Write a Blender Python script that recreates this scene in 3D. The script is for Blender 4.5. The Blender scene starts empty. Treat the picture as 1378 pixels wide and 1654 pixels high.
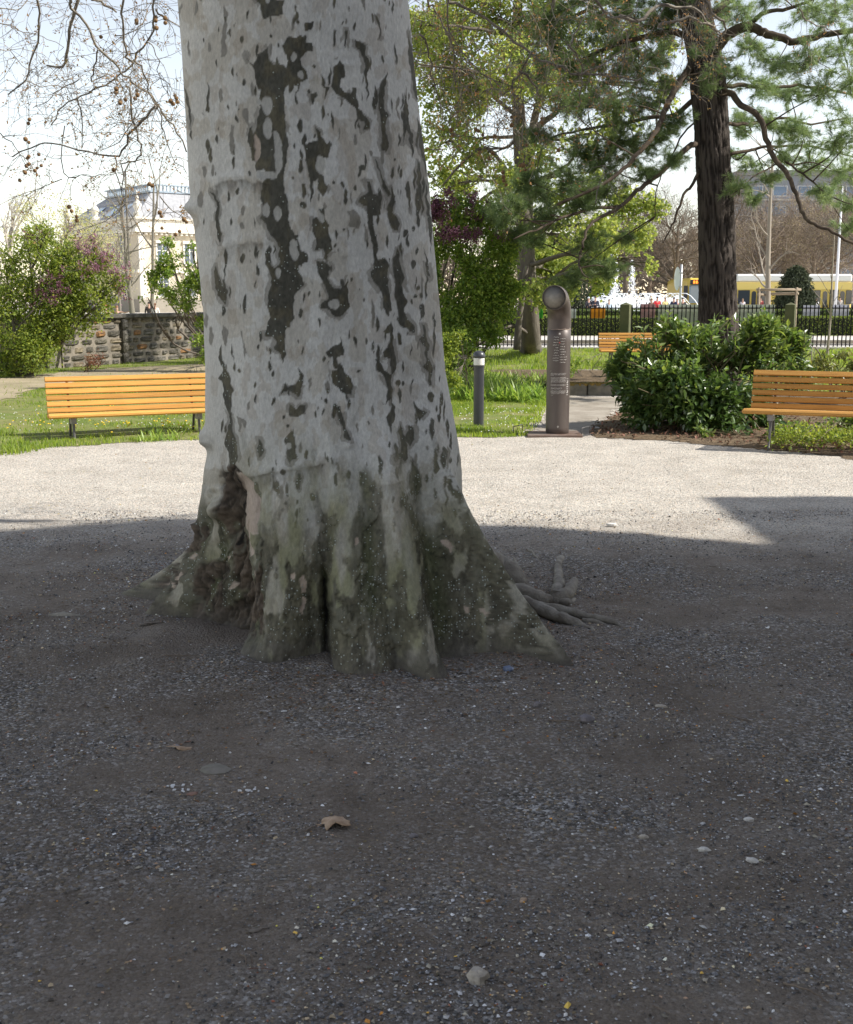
import bpy, math, random
import numpy as np
from mathutils import Vector, Matrix

R = math.radians
rnd = random.Random(7)
rg = np.random.default_rng(11)
S = bpy.context.scene
COL = S.collection

# ------------------------------------------------------------------ camera
F, CX, CY, H = 1900.0, 689.0, 827.0, 1.62
TH = math.atan(345.0 / F)
cam_d = bpy.data.cameras.new('camera')
cam_d.sensor_fit = 'HORIZONTAL'; cam_d.sensor_width = 36.0
cam_d.lens = 36.0 * F / 1378.0
cam_d.clip_start = 0.05; cam_d.clip_end = 3000
cam_d.dof.use_dof = True; cam_d.dof.focus_distance = 8.0; cam_d.dof.aperture_fstop = 18.0
cam = bpy.data.objects.new('camera', cam_d); COL.objects.link(cam)
cam.location = (0, 0, H); cam.rotation_euler = (R(90) - TH, 0, 0)
S.camera = cam

# ------------------------------------------------------------------ light
EL = R(42)
SUN = Vector((math.cos(EL) * 0.9942, -math.cos(EL) * 0.1074, math.sin(EL)))
W = bpy.data.worlds.new('World'); S.world = W; W.use_nodes = True
wn = W.node_tree
for n in list(wn.nodes): wn.nodes.remove(n)
wo = wn.nodes.new('ShaderNodeOutputWorld'); wb = wn.nodes.new('ShaderNodeBackground')
sk = wn.nodes.new('ShaderNodeTexSky'); sk.sky_type = 'NISHITA'; sk.sun_disc = False
sk.sun_elevation = EL; sk.sun_rotation = math.atan2(SUN.x, SUN.y)
sk.air_density = 0.9; sk.dust_density = 0.15; sk.ozone_density = 1.5; sk.altitude = 100
wb.inputs[1].default_value = 0.118
hsv = wn.nodes.new('ShaderNodeHueSaturation'); hsv.inputs['Saturation'].default_value = .74
tin = wn.nodes.new('ShaderNodeMix'); tin.data_type = 'RGBA'; tin.blend_type = 'MULTIPLY'; tin.inputs[0].default_value = 1; tin.inputs[7].default_value = (1.16, 1.0, .85, 1)   # the camera's white balance
wn.links.new(sk.outputs[0], hsv.inputs['Color']); wn.links.new(hsv.outputs[0], tin.inputs[6]); wn.links.new(tin.outputs[2], wb.inputs[0]); wn.links.new(wb.outputs[0], wo.inputs[0])
sd = bpy.data.lights.new('sun', 'SUN'); sd.energy = 3.6; sd.angle = R(0.53); sd.color = (1, .95, .87)
so = bpy.data.objects.new('sun', sd); COL.objects.link(so)
so.rotation_euler = SUN.to_track_quat('Z', 'Y').to_euler(); so.location = (20, -3, 30)
S.view_settings.view_transform = 'Standard'; S.view_settings.look = 'None'
S.view_settings.exposure = 1.08; S.view_settings.gamma = 1.0; S.view_settings.use_curve_mapping = False
S.render.engine = 'CYCLES'
S.cycles.max_bounces = 6; S.cycles.transparent_max_bounces = 8
S.cycles.use_denoising = True

# ------------------------------------------------------------------ geometry of the view (where things seen in the photo stand)
ct, st = math.cos(TH), math.sin(TH)
def ray(x, y):
    a = (x - CX) / F; b = (CY - y) / F
    return (a, ct + b * st, -st + b * ct)
def G(x, y, z=0.0):
    d = ray(x, y); t = (z - H) / d[2]
    return Vector((d[0] * t, d[1] * t, z))
def A(x, y, Y):
    d = ray(x, y); t = Y / d[1]
    return Vector((d[0] * t, Y, H + d[2] * t))
def pix(P):
    P = np.asarray(P, float)
    x, y, z = P[..., 0], P[..., 1], P[..., 2] - H
    dep = y * ct - z * st; up = y * st + z * ct
    return CX + F * x / dep, CY - F * up / dep

# ------------------------------------------------------------------ object helpers
def tag(o, label=None, cat=None, group=None, kind=None):
    if label: o['label'] = label
    if cat: o['category'] = cat
    if group: o['group'] = group
    if kind: o['kind'] = kind
    return o
def thing(name, label, cat, loc=(0, 0, 0), rz=0.0, group=None):
    o = bpy.data.objects.new(name, None); COL.objects.link(o)
    o.location = loc; o.rotation_euler = (0, 0, rz); o.empty_display_size = .1
    return tag(o, label, cat, group)
def link(name, me, parent=None, loc=None, rot=None, scale=None):
    o = bpy.data.objects.new(name, me); COL.objects.link(o)
    if parent is not None: o.parent = parent
    if loc is not None: o.location = loc
    if rot is not None: o.rotation_euler = rot
    if scale is not None: o.scale = scale
    return o
def copy_tree(o, parent=None):
    c = o.copy(); COL.objects.link(c); c.parent = parent
    for ch in list(o.children): copy_tree(ch, c)
    return c
def mesh_np(name, V, F4=None, F3=None, mat=None, smooth=False, attrs=None, mats=None, midx=None):
    V = np.ascontiguousarray(V, dtype=np.float32)
    me = bpy.data.meshes.new(name)
    me.vertices.add(len(V)); me.vertices.foreach_set('co', V.ravel())
    idx = []; tot = []
    if F4 is not None and len(F4): F4 = np.asarray(F4, np.int32); idx.append(F4.ravel()); tot.append(np.full(len(F4), 4, np.int32))
    if F3 is not None and len(F3): F3 = np.asarray(F3, np.int32); idx.append(F3.ravel()); tot.append(np.full(len(F3), 3, np.int32))
    idx = np.concatenate(idx); tot = np.concatenate(tot)
    me.loops.add(len(idx)); me.loops.foreach_set('vertex_index', idx)
    me.polygons.add(len(tot))
    me.polygons.foreach_set('loop_start', np.concatenate([[0], np.cumsum(tot)[:-1]]).astype(np.int32))
    me.polygons.foreach_set('loop_total', tot)
    me.polygons.foreach_set('use_smooth', np.full(len(tot), bool(smooth)))
    me.update(calc_edges=True)
    if attrs:
        for k, a in attrs.items():
            a = np.asarray(a, np.float32)
            if a.ndim == 2:
                at = me.attributes.new(k, 'FLOAT_COLOR', 'POINT')
                if a.shape[1] == 3: a = np.concatenate([a, np.ones((len(a), 1), np.float32)], 1)
                at.data.foreach_set('color', a.ravel())
            else:
                at = me.attributes.new(k, 'FLOAT', 'POINT'); at.data.foreach_set('value', a)
    if mat: me.materials.append(mat)
    return me
class MB:
    def __init__(s): s.V = []; s.Q = []; s.T = []; s.n = 0; s.att = []
    def add(s, V, Q=None, T=None, att=None):
        V = np.asarray(V, float).reshape(-1, 3)
        s.V.append(V)
        if Q is not None and len(Q): s.Q.append(np.asarray(Q) + s.n)
        if T is not None and len(T): s.T.append(np.asarray(T) + s.n)
        s.n += len(V)
        s.att.append(np.full(len(V), 0.5 if att is None else att) if np.ndim(att) == 0 else np.asarray(att))
        return s
    def box(s, lo, hi, M=None, jit=0):
        x0, y0, z0 = lo; x1, y1, z1 = hi
        V = np.array([(x, y, z) for x in (x0, x1) for y in (y0, y1) for z in (z0, z1)], float)
        if jit: V = V + rg.normal(0, jit, V.shape)
        if M is not None: V = xf(M, V)
        return s.add(V, [(0, 1, 3, 2), (4, 6, 7, 5), (0, 4, 5, 1), (2, 3, 7, 6), (0, 2, 6, 4), (1, 5, 7, 3)])
    def bbox(s, lo, hi, b, M=None):
        # box with bevelled edges (24 verts)
        lo = np.array(lo, float); hi = np.array(hi, float); V = []
        ids = {}
        for i in range(8):
            c = [(hi if (i >> a) & 1 else lo)[a] for a in range(3)]
            sg = [-1 if (i >> a) & 1 else 1 for a in range(3)]
            for a in range(3):
                p = [c[k] + (sg[k] * b if k != a else 0) for k in range(3)]
                ids[(i, a)] = len(V); V.append(p)
        Q = []; T = []
        for a in range(3):
            u, v = (a + 1) % 3, (a + 2) % 3
            for sgn in (0, 1):
                q = [ids[((sgn << a) | (x << u) | (y << v), a)] for x, y in ((0, 0), (1, 0), (1, 1), (0, 1))]
                Q.append(q if sgn else q[::-1])
        for a in range(3):
            u, v = (a + 1) % 3, (a + 2) % 3
            for x in (0, 1):
                for y in (0, 1):
                    i0 = (x << u) | (y << v); i1 = i0 | (1 << a)
                    Q.append([ids[(i0, u)], ids[(i0, v)], ids[(i1, v)], ids[(i1, u)]] if x ^ y else [ids[(i0, v)], ids[(i0, u)], ids[(i1, u)], ids[(i1, v)]])
        for i in range(8): T.append([ids[(i, 0)], ids[(i, 1)], ids[(i, 2)]])
        V = np.array(V)
        if M is not None: V = xf(M, V)
        return s.add(V, Q, T)
    def tube(s, pts, rad, n=8, cap=True, flat=1.0):
        P = np.array([tuple(p) for p in pts], float); m = len(P)
        rad = np.full(m, rad) if np.ndim(rad) == 0 else np.asarray(rad, float)
        t = np.gradient(P, axis=0); t /= np.linalg.norm(t, axis=1, keepdims=True) + 1e-12
        ref = np.array([0, 0, 1.0]) if abs(t[0][2]) < .8 else np.array([1.0, 0, 0])
        a = np.cross(t, ref)
        for i in range(m):
            if np.linalg.norm(a[i]) < .15: a[i] = a[i - 1] if i else np.array([0, 1.0, 0])
            elif i and a[i] @ a[i - 1] < 0 and False: a[i] = -a[i]
        # parallel transport
        a0 = a[0] / np.linalg.norm(a[0]); fr = [a0]
        for i in range(1, m):
            v = fr[-1] - t[i] * (fr[-1] @ t[i]); fr.append(v / (np.linalg.norm(v) + 1e-12))
        a = np.array(fr); b = np.cross(t, a)
        th = np.arange(n) * 2 * math.pi / n
        V = P[:, None, :] + rad[:, None, None] * (np.cos(th)[None, :, None] * a[:, None, :] + flat * np.sin(th)[None, :, None] * b[:, None, :])
        i = np.arange(m - 1)[:, None] * n; j = np.arange(n)[None, :]; k = (j + 1) % n
        Q = np.stack([i + j, i + k, i + n + k, i + n + j], -1).reshape(-1, 4)
        T = []
        if cap:
            T = [(0, q + 1, q) for q in range(1, n - 1)] + [((m - 1) * n, (m - 1) * n + q, (m - 1) * n + q + 1) for q in range(1, n - 1)]
        return s.add(V.reshape(-1, 3), Q, T)
    def lathe(s, prof, n=24, c=(0, 0), M=None):
        m = len(prof); th = np.arange(n) * 2 * math.pi / n
        V = np.array([[(c[0] + r * math.cos(q), c[1] + r * math.sin(q), z) for q in th] for r, z in prof]).reshape(-1, 3)
        i = np.arange(m - 1)[:, None] * n; j = np.arange(n)[None, :]; k = (j + 1) % n
        Q = np.stack([i + j, i + k, i + n + k, i + n + j], -1).reshape(-1, 4)
        T = []
        if prof[0][0] > 1e-4: T += [(0, q + 1, q) for q in range(1, n - 1)]
        if prof[-1][0] > 1e-4: T += [((m - 1) * n, (m - 1) * n + q, (m - 1) * n + q + 1) for q in range(1, n - 1)]
        if M is not None: V = xf(M, V)
        return s.add(V, Q, T)
    def mesh(s, name, mat, smooth=False, attr=None):
        V = np.concatenate(s.V)
        me = mesh_np(name, V, np.concatenate(s.Q) if s.Q else None, np.concatenate(s.T) if s.T else None, mat, smooth,
                     {attr: np.concatenate(s.att)} if attr else None)
        return me
    def obj(s, name, mat, parent=None, smooth=False, attr=None, **k):
        return link(name, s.mesh(name, mat, smooth, attr), parent, **k)
def xf(M, V):
    M = np.array(M); return V @ M[:3, :3].T + M[:3, 3]
def edgesplit(o, ang=35):
    o.data.polygons.foreach_set('use_smooth', np.ones(len(o.data.polygons), bool))
    try: o.data.set_sharp_from_angle(angle=R(ang))
    except Exception: pass
    return o

# ------------------------------------------------------------------ noise
def _h(ix, iy, iz, seed):
    h = (ix.astype(np.int64) * 374761393 + iy.astype(np.int64) * 668265263 + iz.astype(np.int64) * 2147483647 + seed * 974634777) & 0xffffffff
    h = ((h ^ (h >> 13)) * 1274126177) & 0xffffffff
    h = ((h ^ (h >> 16)) * 2246822519) & 0xffffffff
    return ((h ^ (h >> 15)) & 0xffffff) / 16777215.0
def vnoise(p, seed=0):
    p = np.asarray(p, float); i = np.floor(p).astype(np.int64); f = p - i; f = f * f * (3 - 2 * f)
    x, y, z = i[..., 0], i[..., 1], i[..., 2]; u, v, w = f[..., 0], f[..., 1], f[..., 2]; r = 0
    for dx in (0, 1):
        for dy in (0, 1):
            for dz in (0, 1):
                r = r + _h(x + dx, y + dy, z + dz, seed) * (u if dx else 1 - u) * (v if dy else 1 - v) * (w if dz else 1 - w)
    return r * 2 - 1
def fbm(p, seed=0, oct=4, g=.5):
    r = 0; a = 1; s = 0
    p = np.asarray(p, float)
    for k in range(oct):
        r = r + a * vnoise(p * 2 ** k + 17.3 * k, seed + k); s += a; a *= g
    return r / s
def sst(a, b, x):
    t = np.clip((x - a) / (b - a), 0, 1); return t * t * (3 - 2 * t)

# ------------------------------------------------------------------ materials
MATS = {}
def mat(name, col=(.5, .5, .5), rough=.7, metal=0, spec=.5, var=0, vscale=8, bump=0, bscale=60, col2=None, attr=None, island=0, trans=0, objvar=0, stretch=(1, 1, 1), emit=None):
    if name in MATS: return MATS[name]
    m = bpy.data.materials.new(name); m.use_nodes = True; nt = m.node_tree; N = nt.nodes; L = nt.links
    for n in list(N): N.remove(n)
    out = N.new('ShaderNodeOutputMaterial'); b = N.new('ShaderNodeBsdfPrincipled')
    b.inputs['Roughness'].default_value = rough; b.inputs['Metallic'].default_value = metal
    b.inputs['Specular IOR Level'].default_value = spec
    tc = N.new('ShaderNodeTexCoord'); mp = N.new('ShaderNodeMapping'); mp.inputs['Scale'].default_value = stretch
    L.new(tc.outputs['Object'], mp.inputs['Vector'])
    if attr:
        at = N.new('ShaderNodeAttribute'); at.attribute_name = attr; c = at.outputs['Color']
    else:
        rgb = N.new('ShaderNodeRGB'); rgb.outputs[0].default_value = (*col, 1); c = rgb.outputs[0]
    if col2 is not None:
        nz = N.new('ShaderNodeTexNoise'); nz.inputs['Scale'].default_value = vscale; nz.inputs['Detail'].default_value = 6
        nz.inputs['Roughness'].default_value = .65
        L.new(mp.outputs[0], nz.inputs['Vector'])
        mr = N.new('ShaderNodeMapRange'); mr.inputs[1].default_value = .38; mr.inputs[2].default_value = .64; L.new(nz.outputs[0], mr.inputs[0])
        mx = N.new('ShaderNodeMix'); mx.data_type = 'RGBA'; L.new(mr.outputs[0], mx.inputs[0]); L.new(c, mx.inputs[6]); mx.inputs[7].default_value = (*col2, 1); c = mx.outputs[2]
    if var or objvar or island:
        hs = N.new('ShaderNodeHueSaturation'); L.new(c, hs.inputs['Color'])
        v = None
        def addv(sock, amt):
            nonlocal v
            ma = N.new('ShaderNodeMath'); ma.operation = 'MULTIPLY_ADD'; L.new(sock, ma.inputs[0]); ma.inputs[1].default_value = amt * 2
            if v is None: ma.inputs[2].default_value = 1 - amt
            else:
                m2 = N.new('ShaderNodeMath'); m2.operation = 'SUBTRACT'; L.new(v, m2.inputs[0]); m2.inputs[1].default_value = amt; L.new(m2.outputs[0], ma.inputs[2])
            v = ma.outputs[0]
        if var:
            nz = N.new('ShaderNodeTexNoise'); nz.inputs['Scale'].default_value = vscale * 1.7; nz.inputs['Detail'].default_value = 5
            L.new(mp.outputs[0], nz.inputs['Vector']); addv(nz.outputs[0], var * 1.6)
        if objvar:
            oi = N.new('ShaderNodeObjectInfo'); addv(oi.outputs['Random'], objvar)
        if island:
            at = N.new('ShaderNodeAttribute'); at.attribute_name = 'v'; addv(at.outputs['Fac'], island)
            ma = N.new('ShaderNodeMath'); ma.operation = 'MULTIPLY_ADD'; L.new(at.outputs['Fac'], ma.inputs[0]); ma.inputs[1].default_value = -.05; ma.inputs[2].default_value = .525
            L.new(ma.outputs[0], hs.inputs['Hue'])
        L.new(v, hs.inputs['Value']); c = hs.outputs[0]
    L.new(c, b.inputs['Base Color'])
    if bump:
        nb = N.new('ShaderNodeTexNoise'); nb.inputs['Scale'].default_value = bscale; nb.inputs['Detail'].default_value = 6; L.new(mp.outputs[0], nb.inputs['Vector'])
        bp = N.new('ShaderNodeBump'); bp.inputs['Strength'].default_value = 1; bp.inputs['Distance'].default_value = bump
        L.new(nb.outputs[0], bp.inputs['Height']); L.new(bp.outputs[0], b.inputs['Normal'])
    sh = b.outputs[0]
    if trans:
        t = N.new('ShaderNodeBsdfTranslucent'); hs2 = N.new('ShaderNodeHueSaturation'); hs2.inputs['Saturation'].default_value = 1.1; hs2.inputs['Value'].default_value = 1.7; hs2.inputs['Hue'].default_value = .49
        L.new(c, hs2.inputs['Color']); L.new(hs2.outputs[0], t.inputs[0])
        ms = N.new('ShaderNodeMixShader'); ms.inputs[0].default_value = trans; L.new(sh, ms.inputs[1]); L.new(t.outputs[0], ms.inputs[2]); sh = ms.outputs[0]
    if emit:
        b.inputs['Emission Color'].default_value = (*emit[:3], 1); b.inputs['Emission Strength'].default_value = emit[3]
    L.new(sh, out.inputs[0]); MATS[name] = m
    return m
def leafmat(name, col=(.1,.1,.1), rough=.55, trans=.4, isl=.35, spec=.4): return mat(name, col, rough, spec=spec, island=isl, trans=trans)

# ------------------------------------------------------------------ foliage helpers
def rand_unit(n):
    v = rg.normal(size=(n, 3)); return v / np.linalg.norm(v, axis=1, keepdims=True)
def leaf_mesh(name, P, size, m, up=.5, aspect=.5, fold=.25, dirs=None, var=None, droop=0.0):
    """many small folded leaves, four corners each"""
    n = len(P); P = np.asarray(P, float)
    d = rand_unit(n) if dirs is None else dirs
    d = d.copy(); d[:, 2] -= droop; d /= np.linalg.norm(d, axis=1, keepdims=True)
    nr = rand_unit(n) + np.array([0, 0, up * 2]); s = np.cross(d, nr); s /= np.linalg.norm(s, axis=1, keepdims=True) + 1e-9
    nn = np.cross(s, d)
    L = (size * rg.uniform(.65, 1.3, n))[:, None]
    w = L * aspect
    V = np.stack([P, P + d * L * .45 + s * w * .5 + nn * w * fold, P + d * L, P + d * L * .45 - s * w * .5 + nn * w * fold], 1).reshape(-1, 3)
    Q = np.arange(n * 4).reshape(n, 4)
    v = rg.uniform(0, 1, n) if var is None else var
    return mesh_np(name, V, Q, None, m, False, {'v': np.repeat(v, 4)})
def grow(tubes, tips, p, d, L, r, lev, cfg, rng):
    """a limb with side limbs; cfg[lev] = (segments, wander, children, child length, child radius, upward pull)"""
    seg, wan, nch, cl, cr, pull, ang = cfg[lev]
    pts = [np.array(p, float)]; dd = np.array(d, float); dd /= np.linalg.norm(dd); dirs = [dd]
    for i in range(seg):
        dd = dd + rng.normal(0, wan, 3) + np.array([0, 0, pull]); dd /= np.linalg.norm(dd)
        pts.append(pts[-1] + dd * L / seg); dirs.append(dd)
    rad = r * np.linspace(1, .35 if lev < len(cfg) - 1 else .3, seg + 1)
    tubes.append((pts, rad, lev))
    if lev == len(cfg) - 1:
        for q, dq in zip(pts[1:], dirs[1:]): tips.append((q, dq))
        return
    for k in range(nch):
        t = rng.uniform(.25, 1.0) if k else 1.0
        f = t * seg; i = min(int(f), seg - 1); q = pts[i] + (pts[i + 1] - pts[i]) * (f - i)
        side = rng.normal(0, 1, 3); side -= dirs[i] * (side @ dirs[i]); side /= np.linalg.norm(side)
        a = ang * rng.uniform(.6, 1.3)
        nd = dirs[i] * math.cos(a) + side * math.sin(a)
        grow(tubes, tips, q, nd, L * cl * rng.uniform(.7, 1.2) * (1.15 - .45 * t), max(r * cr * (1 - .5 * t), r * .1), lev + 1, cfg, rng)
def tubes_mb(tubes, sides=(8, 6, 4, 3, 3)):
    mb = MB()
    for pts, rad, lev in tubes: mb.tube(pts, rad, sides[min(lev, 4)], cap=False)
    return mb
def PL(pp, Y):
    """points seen at pixels, at distances Y"""
    Y = [Y] * len(pp) if np.ndim(Y) == 0 else np.linspace(Y[0], Y[1], len(pp))
    return [np.array(A(x, y, q)) for (x, y), q in zip(pp, Y)]
def smooth_pl(P, k=4):
    P = np.array(P); n = len(P)
    if n < 3: return P
    out = []
    Q = np.vstack([2 * P[0] - P[1], P, 2 * P[-1] - P[-2]])
    for i in range(1, n):
        p0, p1, p2, p3 = Q[i - 1], Q[i], Q[i + 1], Q[i + 2]
        for t in np.arange(k) / k:
            out.append(.5 * (2 * p1 + (p2 - p0) * t + (2 * p0 - 5 * p1 + 4 * p2 - p3) * t * t + (3 * p1 - p0 - 3 * p2 + p3) * t ** 3))
    out.append(P[-1]); return np.array(out)

# ================================================================== GROUND
def axis(segs):
    a = []
    for x0, x1, n in segs: a += list(np.linspace(x0, x1, n, endpoint=False))
    return np.array(a + [segs[-1][1]])
def ground_h(x, y):
    """small unevenness of the trodden court"""
    p = np.stack([x, y, 0 * x], -1)
    near = 1 - sst(12, 16, y)
    h = .018 * fbm(p * .9, 3, 3) + .010 * fbm(p * 4, 9, 4) * near
    d = np.hypot(x + .475, y - 5.85)
    h = h * (1 - sst(13, 18, y)) + .03 * np.exp(-((d - 1.0) / .6) ** 2)   # soil banked up round the trunk
    h = h + near * (.022 * np.exp(-((d - .95) / .45) ** 2)) * fbm(p * 7, 13, 3)
    return h
xs = axis([(-900, -60, 8), (-60, -12, 16), (-12, -4, 50), (-4, 5, 260), (5, 14, 40), (14, 60, 16), (60, 900, 9)])
ys = axis([(-300, -10, 8), (-10, 1.8, 14), (1.8, 9, 230), (9, 15, 110), (15, 60, 40), (60, 900, 12)])
Xg, Yg = np.meshgrid(xs, ys); nx, ny = len(xs), len(ys)
Zg = ground_h(Xg, Yg)
i = np.arange(ny - 1)[:, None] * nx + np.arange(nx - 1)[None, :]
gq = np.stack([i, i + 1, i + nx + 1, i + nx], -1).reshape(-1, 4)

def gravel_mat():
    m = bpy.data.materials.new('gravel_court'); m.use_nodes = True; nt = m.node_tree; N = nt.nodes; L = nt.links
    b = N['Principled BSDF']; b.inputs['Roughness'].default_value = .95; b.inputs['Specular IOR Level'].default_value = .2
    tc = N.new('ShaderNodeTexCoord')
    def noise(sc, det=5, ro=.6):
        n = N.new('ShaderNodeTexNoise'); n.inputs['Scale'].default_value = sc; n.inputs['Detail'].default_value = det; n.inputs['Roughness'].default_value = ro
        L.new(tc.outputs['Object'], n.inputs['Vector']); return n.outputs[0]
    def ramp(s, stops, interp='LINEAR'):
        r = N.new('ShaderNodeValToRGB'); r.color_ramp.interpolation = interp
        e = r.color_ramp.elements
        while len(e) < len(stops): e.new(.5)
        for q, (p, c) in zip(e, stops): q.position = p; q.color = (*c, 1)
        L.new(s, r.inputs[0]); return r.outputs[0]
    def mix(f, a, bb, mode='MIX'):
        x = N.new('ShaderNodeMix'); x.data_type = 'RGBA'; x.blend_type = mode
        if isinstance(f, float): x.inputs[0].default_value = f
        else: L.new(f, x.inputs[0])
        for s, k in ((a, 6), (bb, 7)):
            if isinstance(s, tuple): x.inputs[k].default_value = (*s, 1)
            else: L.new(s, x.inputs[k])
        return x.outputs[2]
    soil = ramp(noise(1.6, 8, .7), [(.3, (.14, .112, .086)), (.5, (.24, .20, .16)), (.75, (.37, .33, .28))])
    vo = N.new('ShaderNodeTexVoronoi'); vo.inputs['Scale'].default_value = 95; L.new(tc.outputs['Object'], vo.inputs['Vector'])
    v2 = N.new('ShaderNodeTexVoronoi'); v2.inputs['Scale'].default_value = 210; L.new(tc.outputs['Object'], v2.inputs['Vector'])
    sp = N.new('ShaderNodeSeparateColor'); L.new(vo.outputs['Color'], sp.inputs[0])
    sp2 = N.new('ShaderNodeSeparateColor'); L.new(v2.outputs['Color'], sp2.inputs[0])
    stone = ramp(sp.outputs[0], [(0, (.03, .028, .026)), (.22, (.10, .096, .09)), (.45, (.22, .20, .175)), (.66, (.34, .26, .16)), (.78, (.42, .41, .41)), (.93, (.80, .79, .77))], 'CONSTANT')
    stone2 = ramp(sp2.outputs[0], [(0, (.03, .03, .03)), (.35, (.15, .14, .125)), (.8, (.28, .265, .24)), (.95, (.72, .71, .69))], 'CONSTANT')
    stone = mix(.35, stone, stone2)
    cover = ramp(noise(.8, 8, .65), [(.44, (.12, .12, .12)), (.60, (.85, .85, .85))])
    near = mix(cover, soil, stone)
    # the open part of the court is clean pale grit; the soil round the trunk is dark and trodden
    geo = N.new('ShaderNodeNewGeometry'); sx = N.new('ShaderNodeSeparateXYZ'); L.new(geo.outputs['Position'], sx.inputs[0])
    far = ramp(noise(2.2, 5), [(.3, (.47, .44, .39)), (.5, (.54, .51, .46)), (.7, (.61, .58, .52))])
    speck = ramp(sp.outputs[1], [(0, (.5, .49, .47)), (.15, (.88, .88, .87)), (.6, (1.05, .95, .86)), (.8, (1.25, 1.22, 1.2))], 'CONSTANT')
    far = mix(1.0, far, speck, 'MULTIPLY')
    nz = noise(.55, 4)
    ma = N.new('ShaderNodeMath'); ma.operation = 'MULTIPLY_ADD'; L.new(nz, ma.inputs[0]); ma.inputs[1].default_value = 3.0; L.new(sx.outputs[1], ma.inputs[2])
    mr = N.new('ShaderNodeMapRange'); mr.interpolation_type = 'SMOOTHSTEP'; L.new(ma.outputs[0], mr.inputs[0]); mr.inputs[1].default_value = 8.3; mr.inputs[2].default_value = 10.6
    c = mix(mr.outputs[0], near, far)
    L.new(c, b.inputs['Base Color'])
    bn = N.new('ShaderNodeBump'); bn.inputs['Distance'].default_value = .010
    L.new(vo.outputs['Distance'], bn.inputs['Height']); bn.invert = True
    bn2 = N.new('ShaderNodeBump'); bn2.inputs['Distance'].default_value = .012; L.new(noise(22, 8, .7), bn2.inputs['Height']); L.new(bn.outputs[0], bn2.inputs['Normal'])
    L.new(bn2.outputs[0], b.inputs['Normal'])
    return m
M_GR = gravel_mat()
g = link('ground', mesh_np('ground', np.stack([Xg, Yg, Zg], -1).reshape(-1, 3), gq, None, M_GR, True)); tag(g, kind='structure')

# loose grit lying on the court: angular little stones, one mesh
def stones(n, X, Y, size, zoff, seed):
    base = np.array([(1, 0, 0), (-1, 0, 0), (0, 1, 0), (0, -1, 0), (0, 0, 1), (0, 0, -.6)], float)
    T = np.array([(0, 2, 4), (2, 1, 4), (1, 3, 4), (3, 0, 4), (2, 0, 5), (1, 2, 5), (3, 1, 5), (0, 3, 5)])
    r = np.random.default_rng(seed)
    V = base[None] * r.uniform(.55, 1.2, (n, 6, 1)) + r.normal(0, .16, (n, 6, 3))
    V *= np.stack([np.ones(n), r.uniform(.55, 1, n), r.uniform(.35, .75, n)], -1)[:, None, :]
    a = r.uniform(0, 6.283, n); c, s = np.cos(a), np.sin(a)
    V = np.stack([V[..., 0] * c[:, None] - V[..., 1] * s[:, None], V[..., 0] * s[:, None] + V[..., 1] * c[:, None], V[..., 2]], -1)
    V = V * size[:, None, None] * .5
    V += np.stack([X, Y, ground_h(X, Y) + zoff * size], -1)[:, None, :]
    F = (np.arange(n)[:, None, None] * 6 + T[None]).reshape(-1, 3)
    return V.reshape(-1, 3), F
def scatter(n, y0, y1, xm=.42, xoff=.35, bias=1.6):
    Y = y0 + (y1 - y0) * rg.uniform(0, 1, n) ** bias
    X = rg.uniform(-1, 1, n) * (Y * xm + xoff)
    return X, Y
X, Y = scatter(190000, 2.1, 9.0, bias=1.25)
den = fbm(np.stack([X, Y, 0 * X], -1) * np.array([1.3, 1.8, 1]), 21, 4) + .25 * fbm(np.stack([X, Y, 0 * X], -1) * 7, 22, 2)
keep = rg.uniform(0, 1, len(X)) < (.14 + .85 * sst(-.12, .38, den))
keep &= np.hypot(X + .475, Y - 5.85) > .75
X, Y = X[keep][:120000], Y[keep][:120000]
sz = rg.lognormal(math.log(.0060), .42, len(X)).clip(.003, .019) * (1 + .05 * Y)
V, Tt = stones(len(X), X, Y, sz, .2, 5)
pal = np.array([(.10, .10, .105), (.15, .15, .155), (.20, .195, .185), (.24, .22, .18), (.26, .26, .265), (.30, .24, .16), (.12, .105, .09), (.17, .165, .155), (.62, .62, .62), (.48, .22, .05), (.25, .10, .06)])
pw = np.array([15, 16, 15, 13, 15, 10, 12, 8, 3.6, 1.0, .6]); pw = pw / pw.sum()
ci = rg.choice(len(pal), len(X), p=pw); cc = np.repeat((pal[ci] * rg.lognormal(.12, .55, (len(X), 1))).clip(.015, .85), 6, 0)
M_ST = mat('grit', attr='c', rough=.85, spec=.3)
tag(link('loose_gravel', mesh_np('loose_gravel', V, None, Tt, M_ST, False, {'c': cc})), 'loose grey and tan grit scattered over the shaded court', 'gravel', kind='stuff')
# pale grit of the sunlit part, with fallen bud scales
X, Y = scatter(14000, 7.4, 13.6, bias=1.1)
sz = rg.lognormal(math.log(.010), .35, len(X)).clip(.005, .028)
V, Tt = stones(len(X), X, Y, sz, .1, 8)
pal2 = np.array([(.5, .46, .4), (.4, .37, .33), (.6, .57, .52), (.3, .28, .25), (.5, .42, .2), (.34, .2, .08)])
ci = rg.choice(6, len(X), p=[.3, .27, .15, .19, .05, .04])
tag(link('pale_gravel', mesh_np('pale_gravel', V, None, Tt, M_ST, False, {'c': np.repeat(pal2[ci], 6, 0)})), 'pale grit on the sunlit part of the court', 'gravel', kind='stuff')

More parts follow.
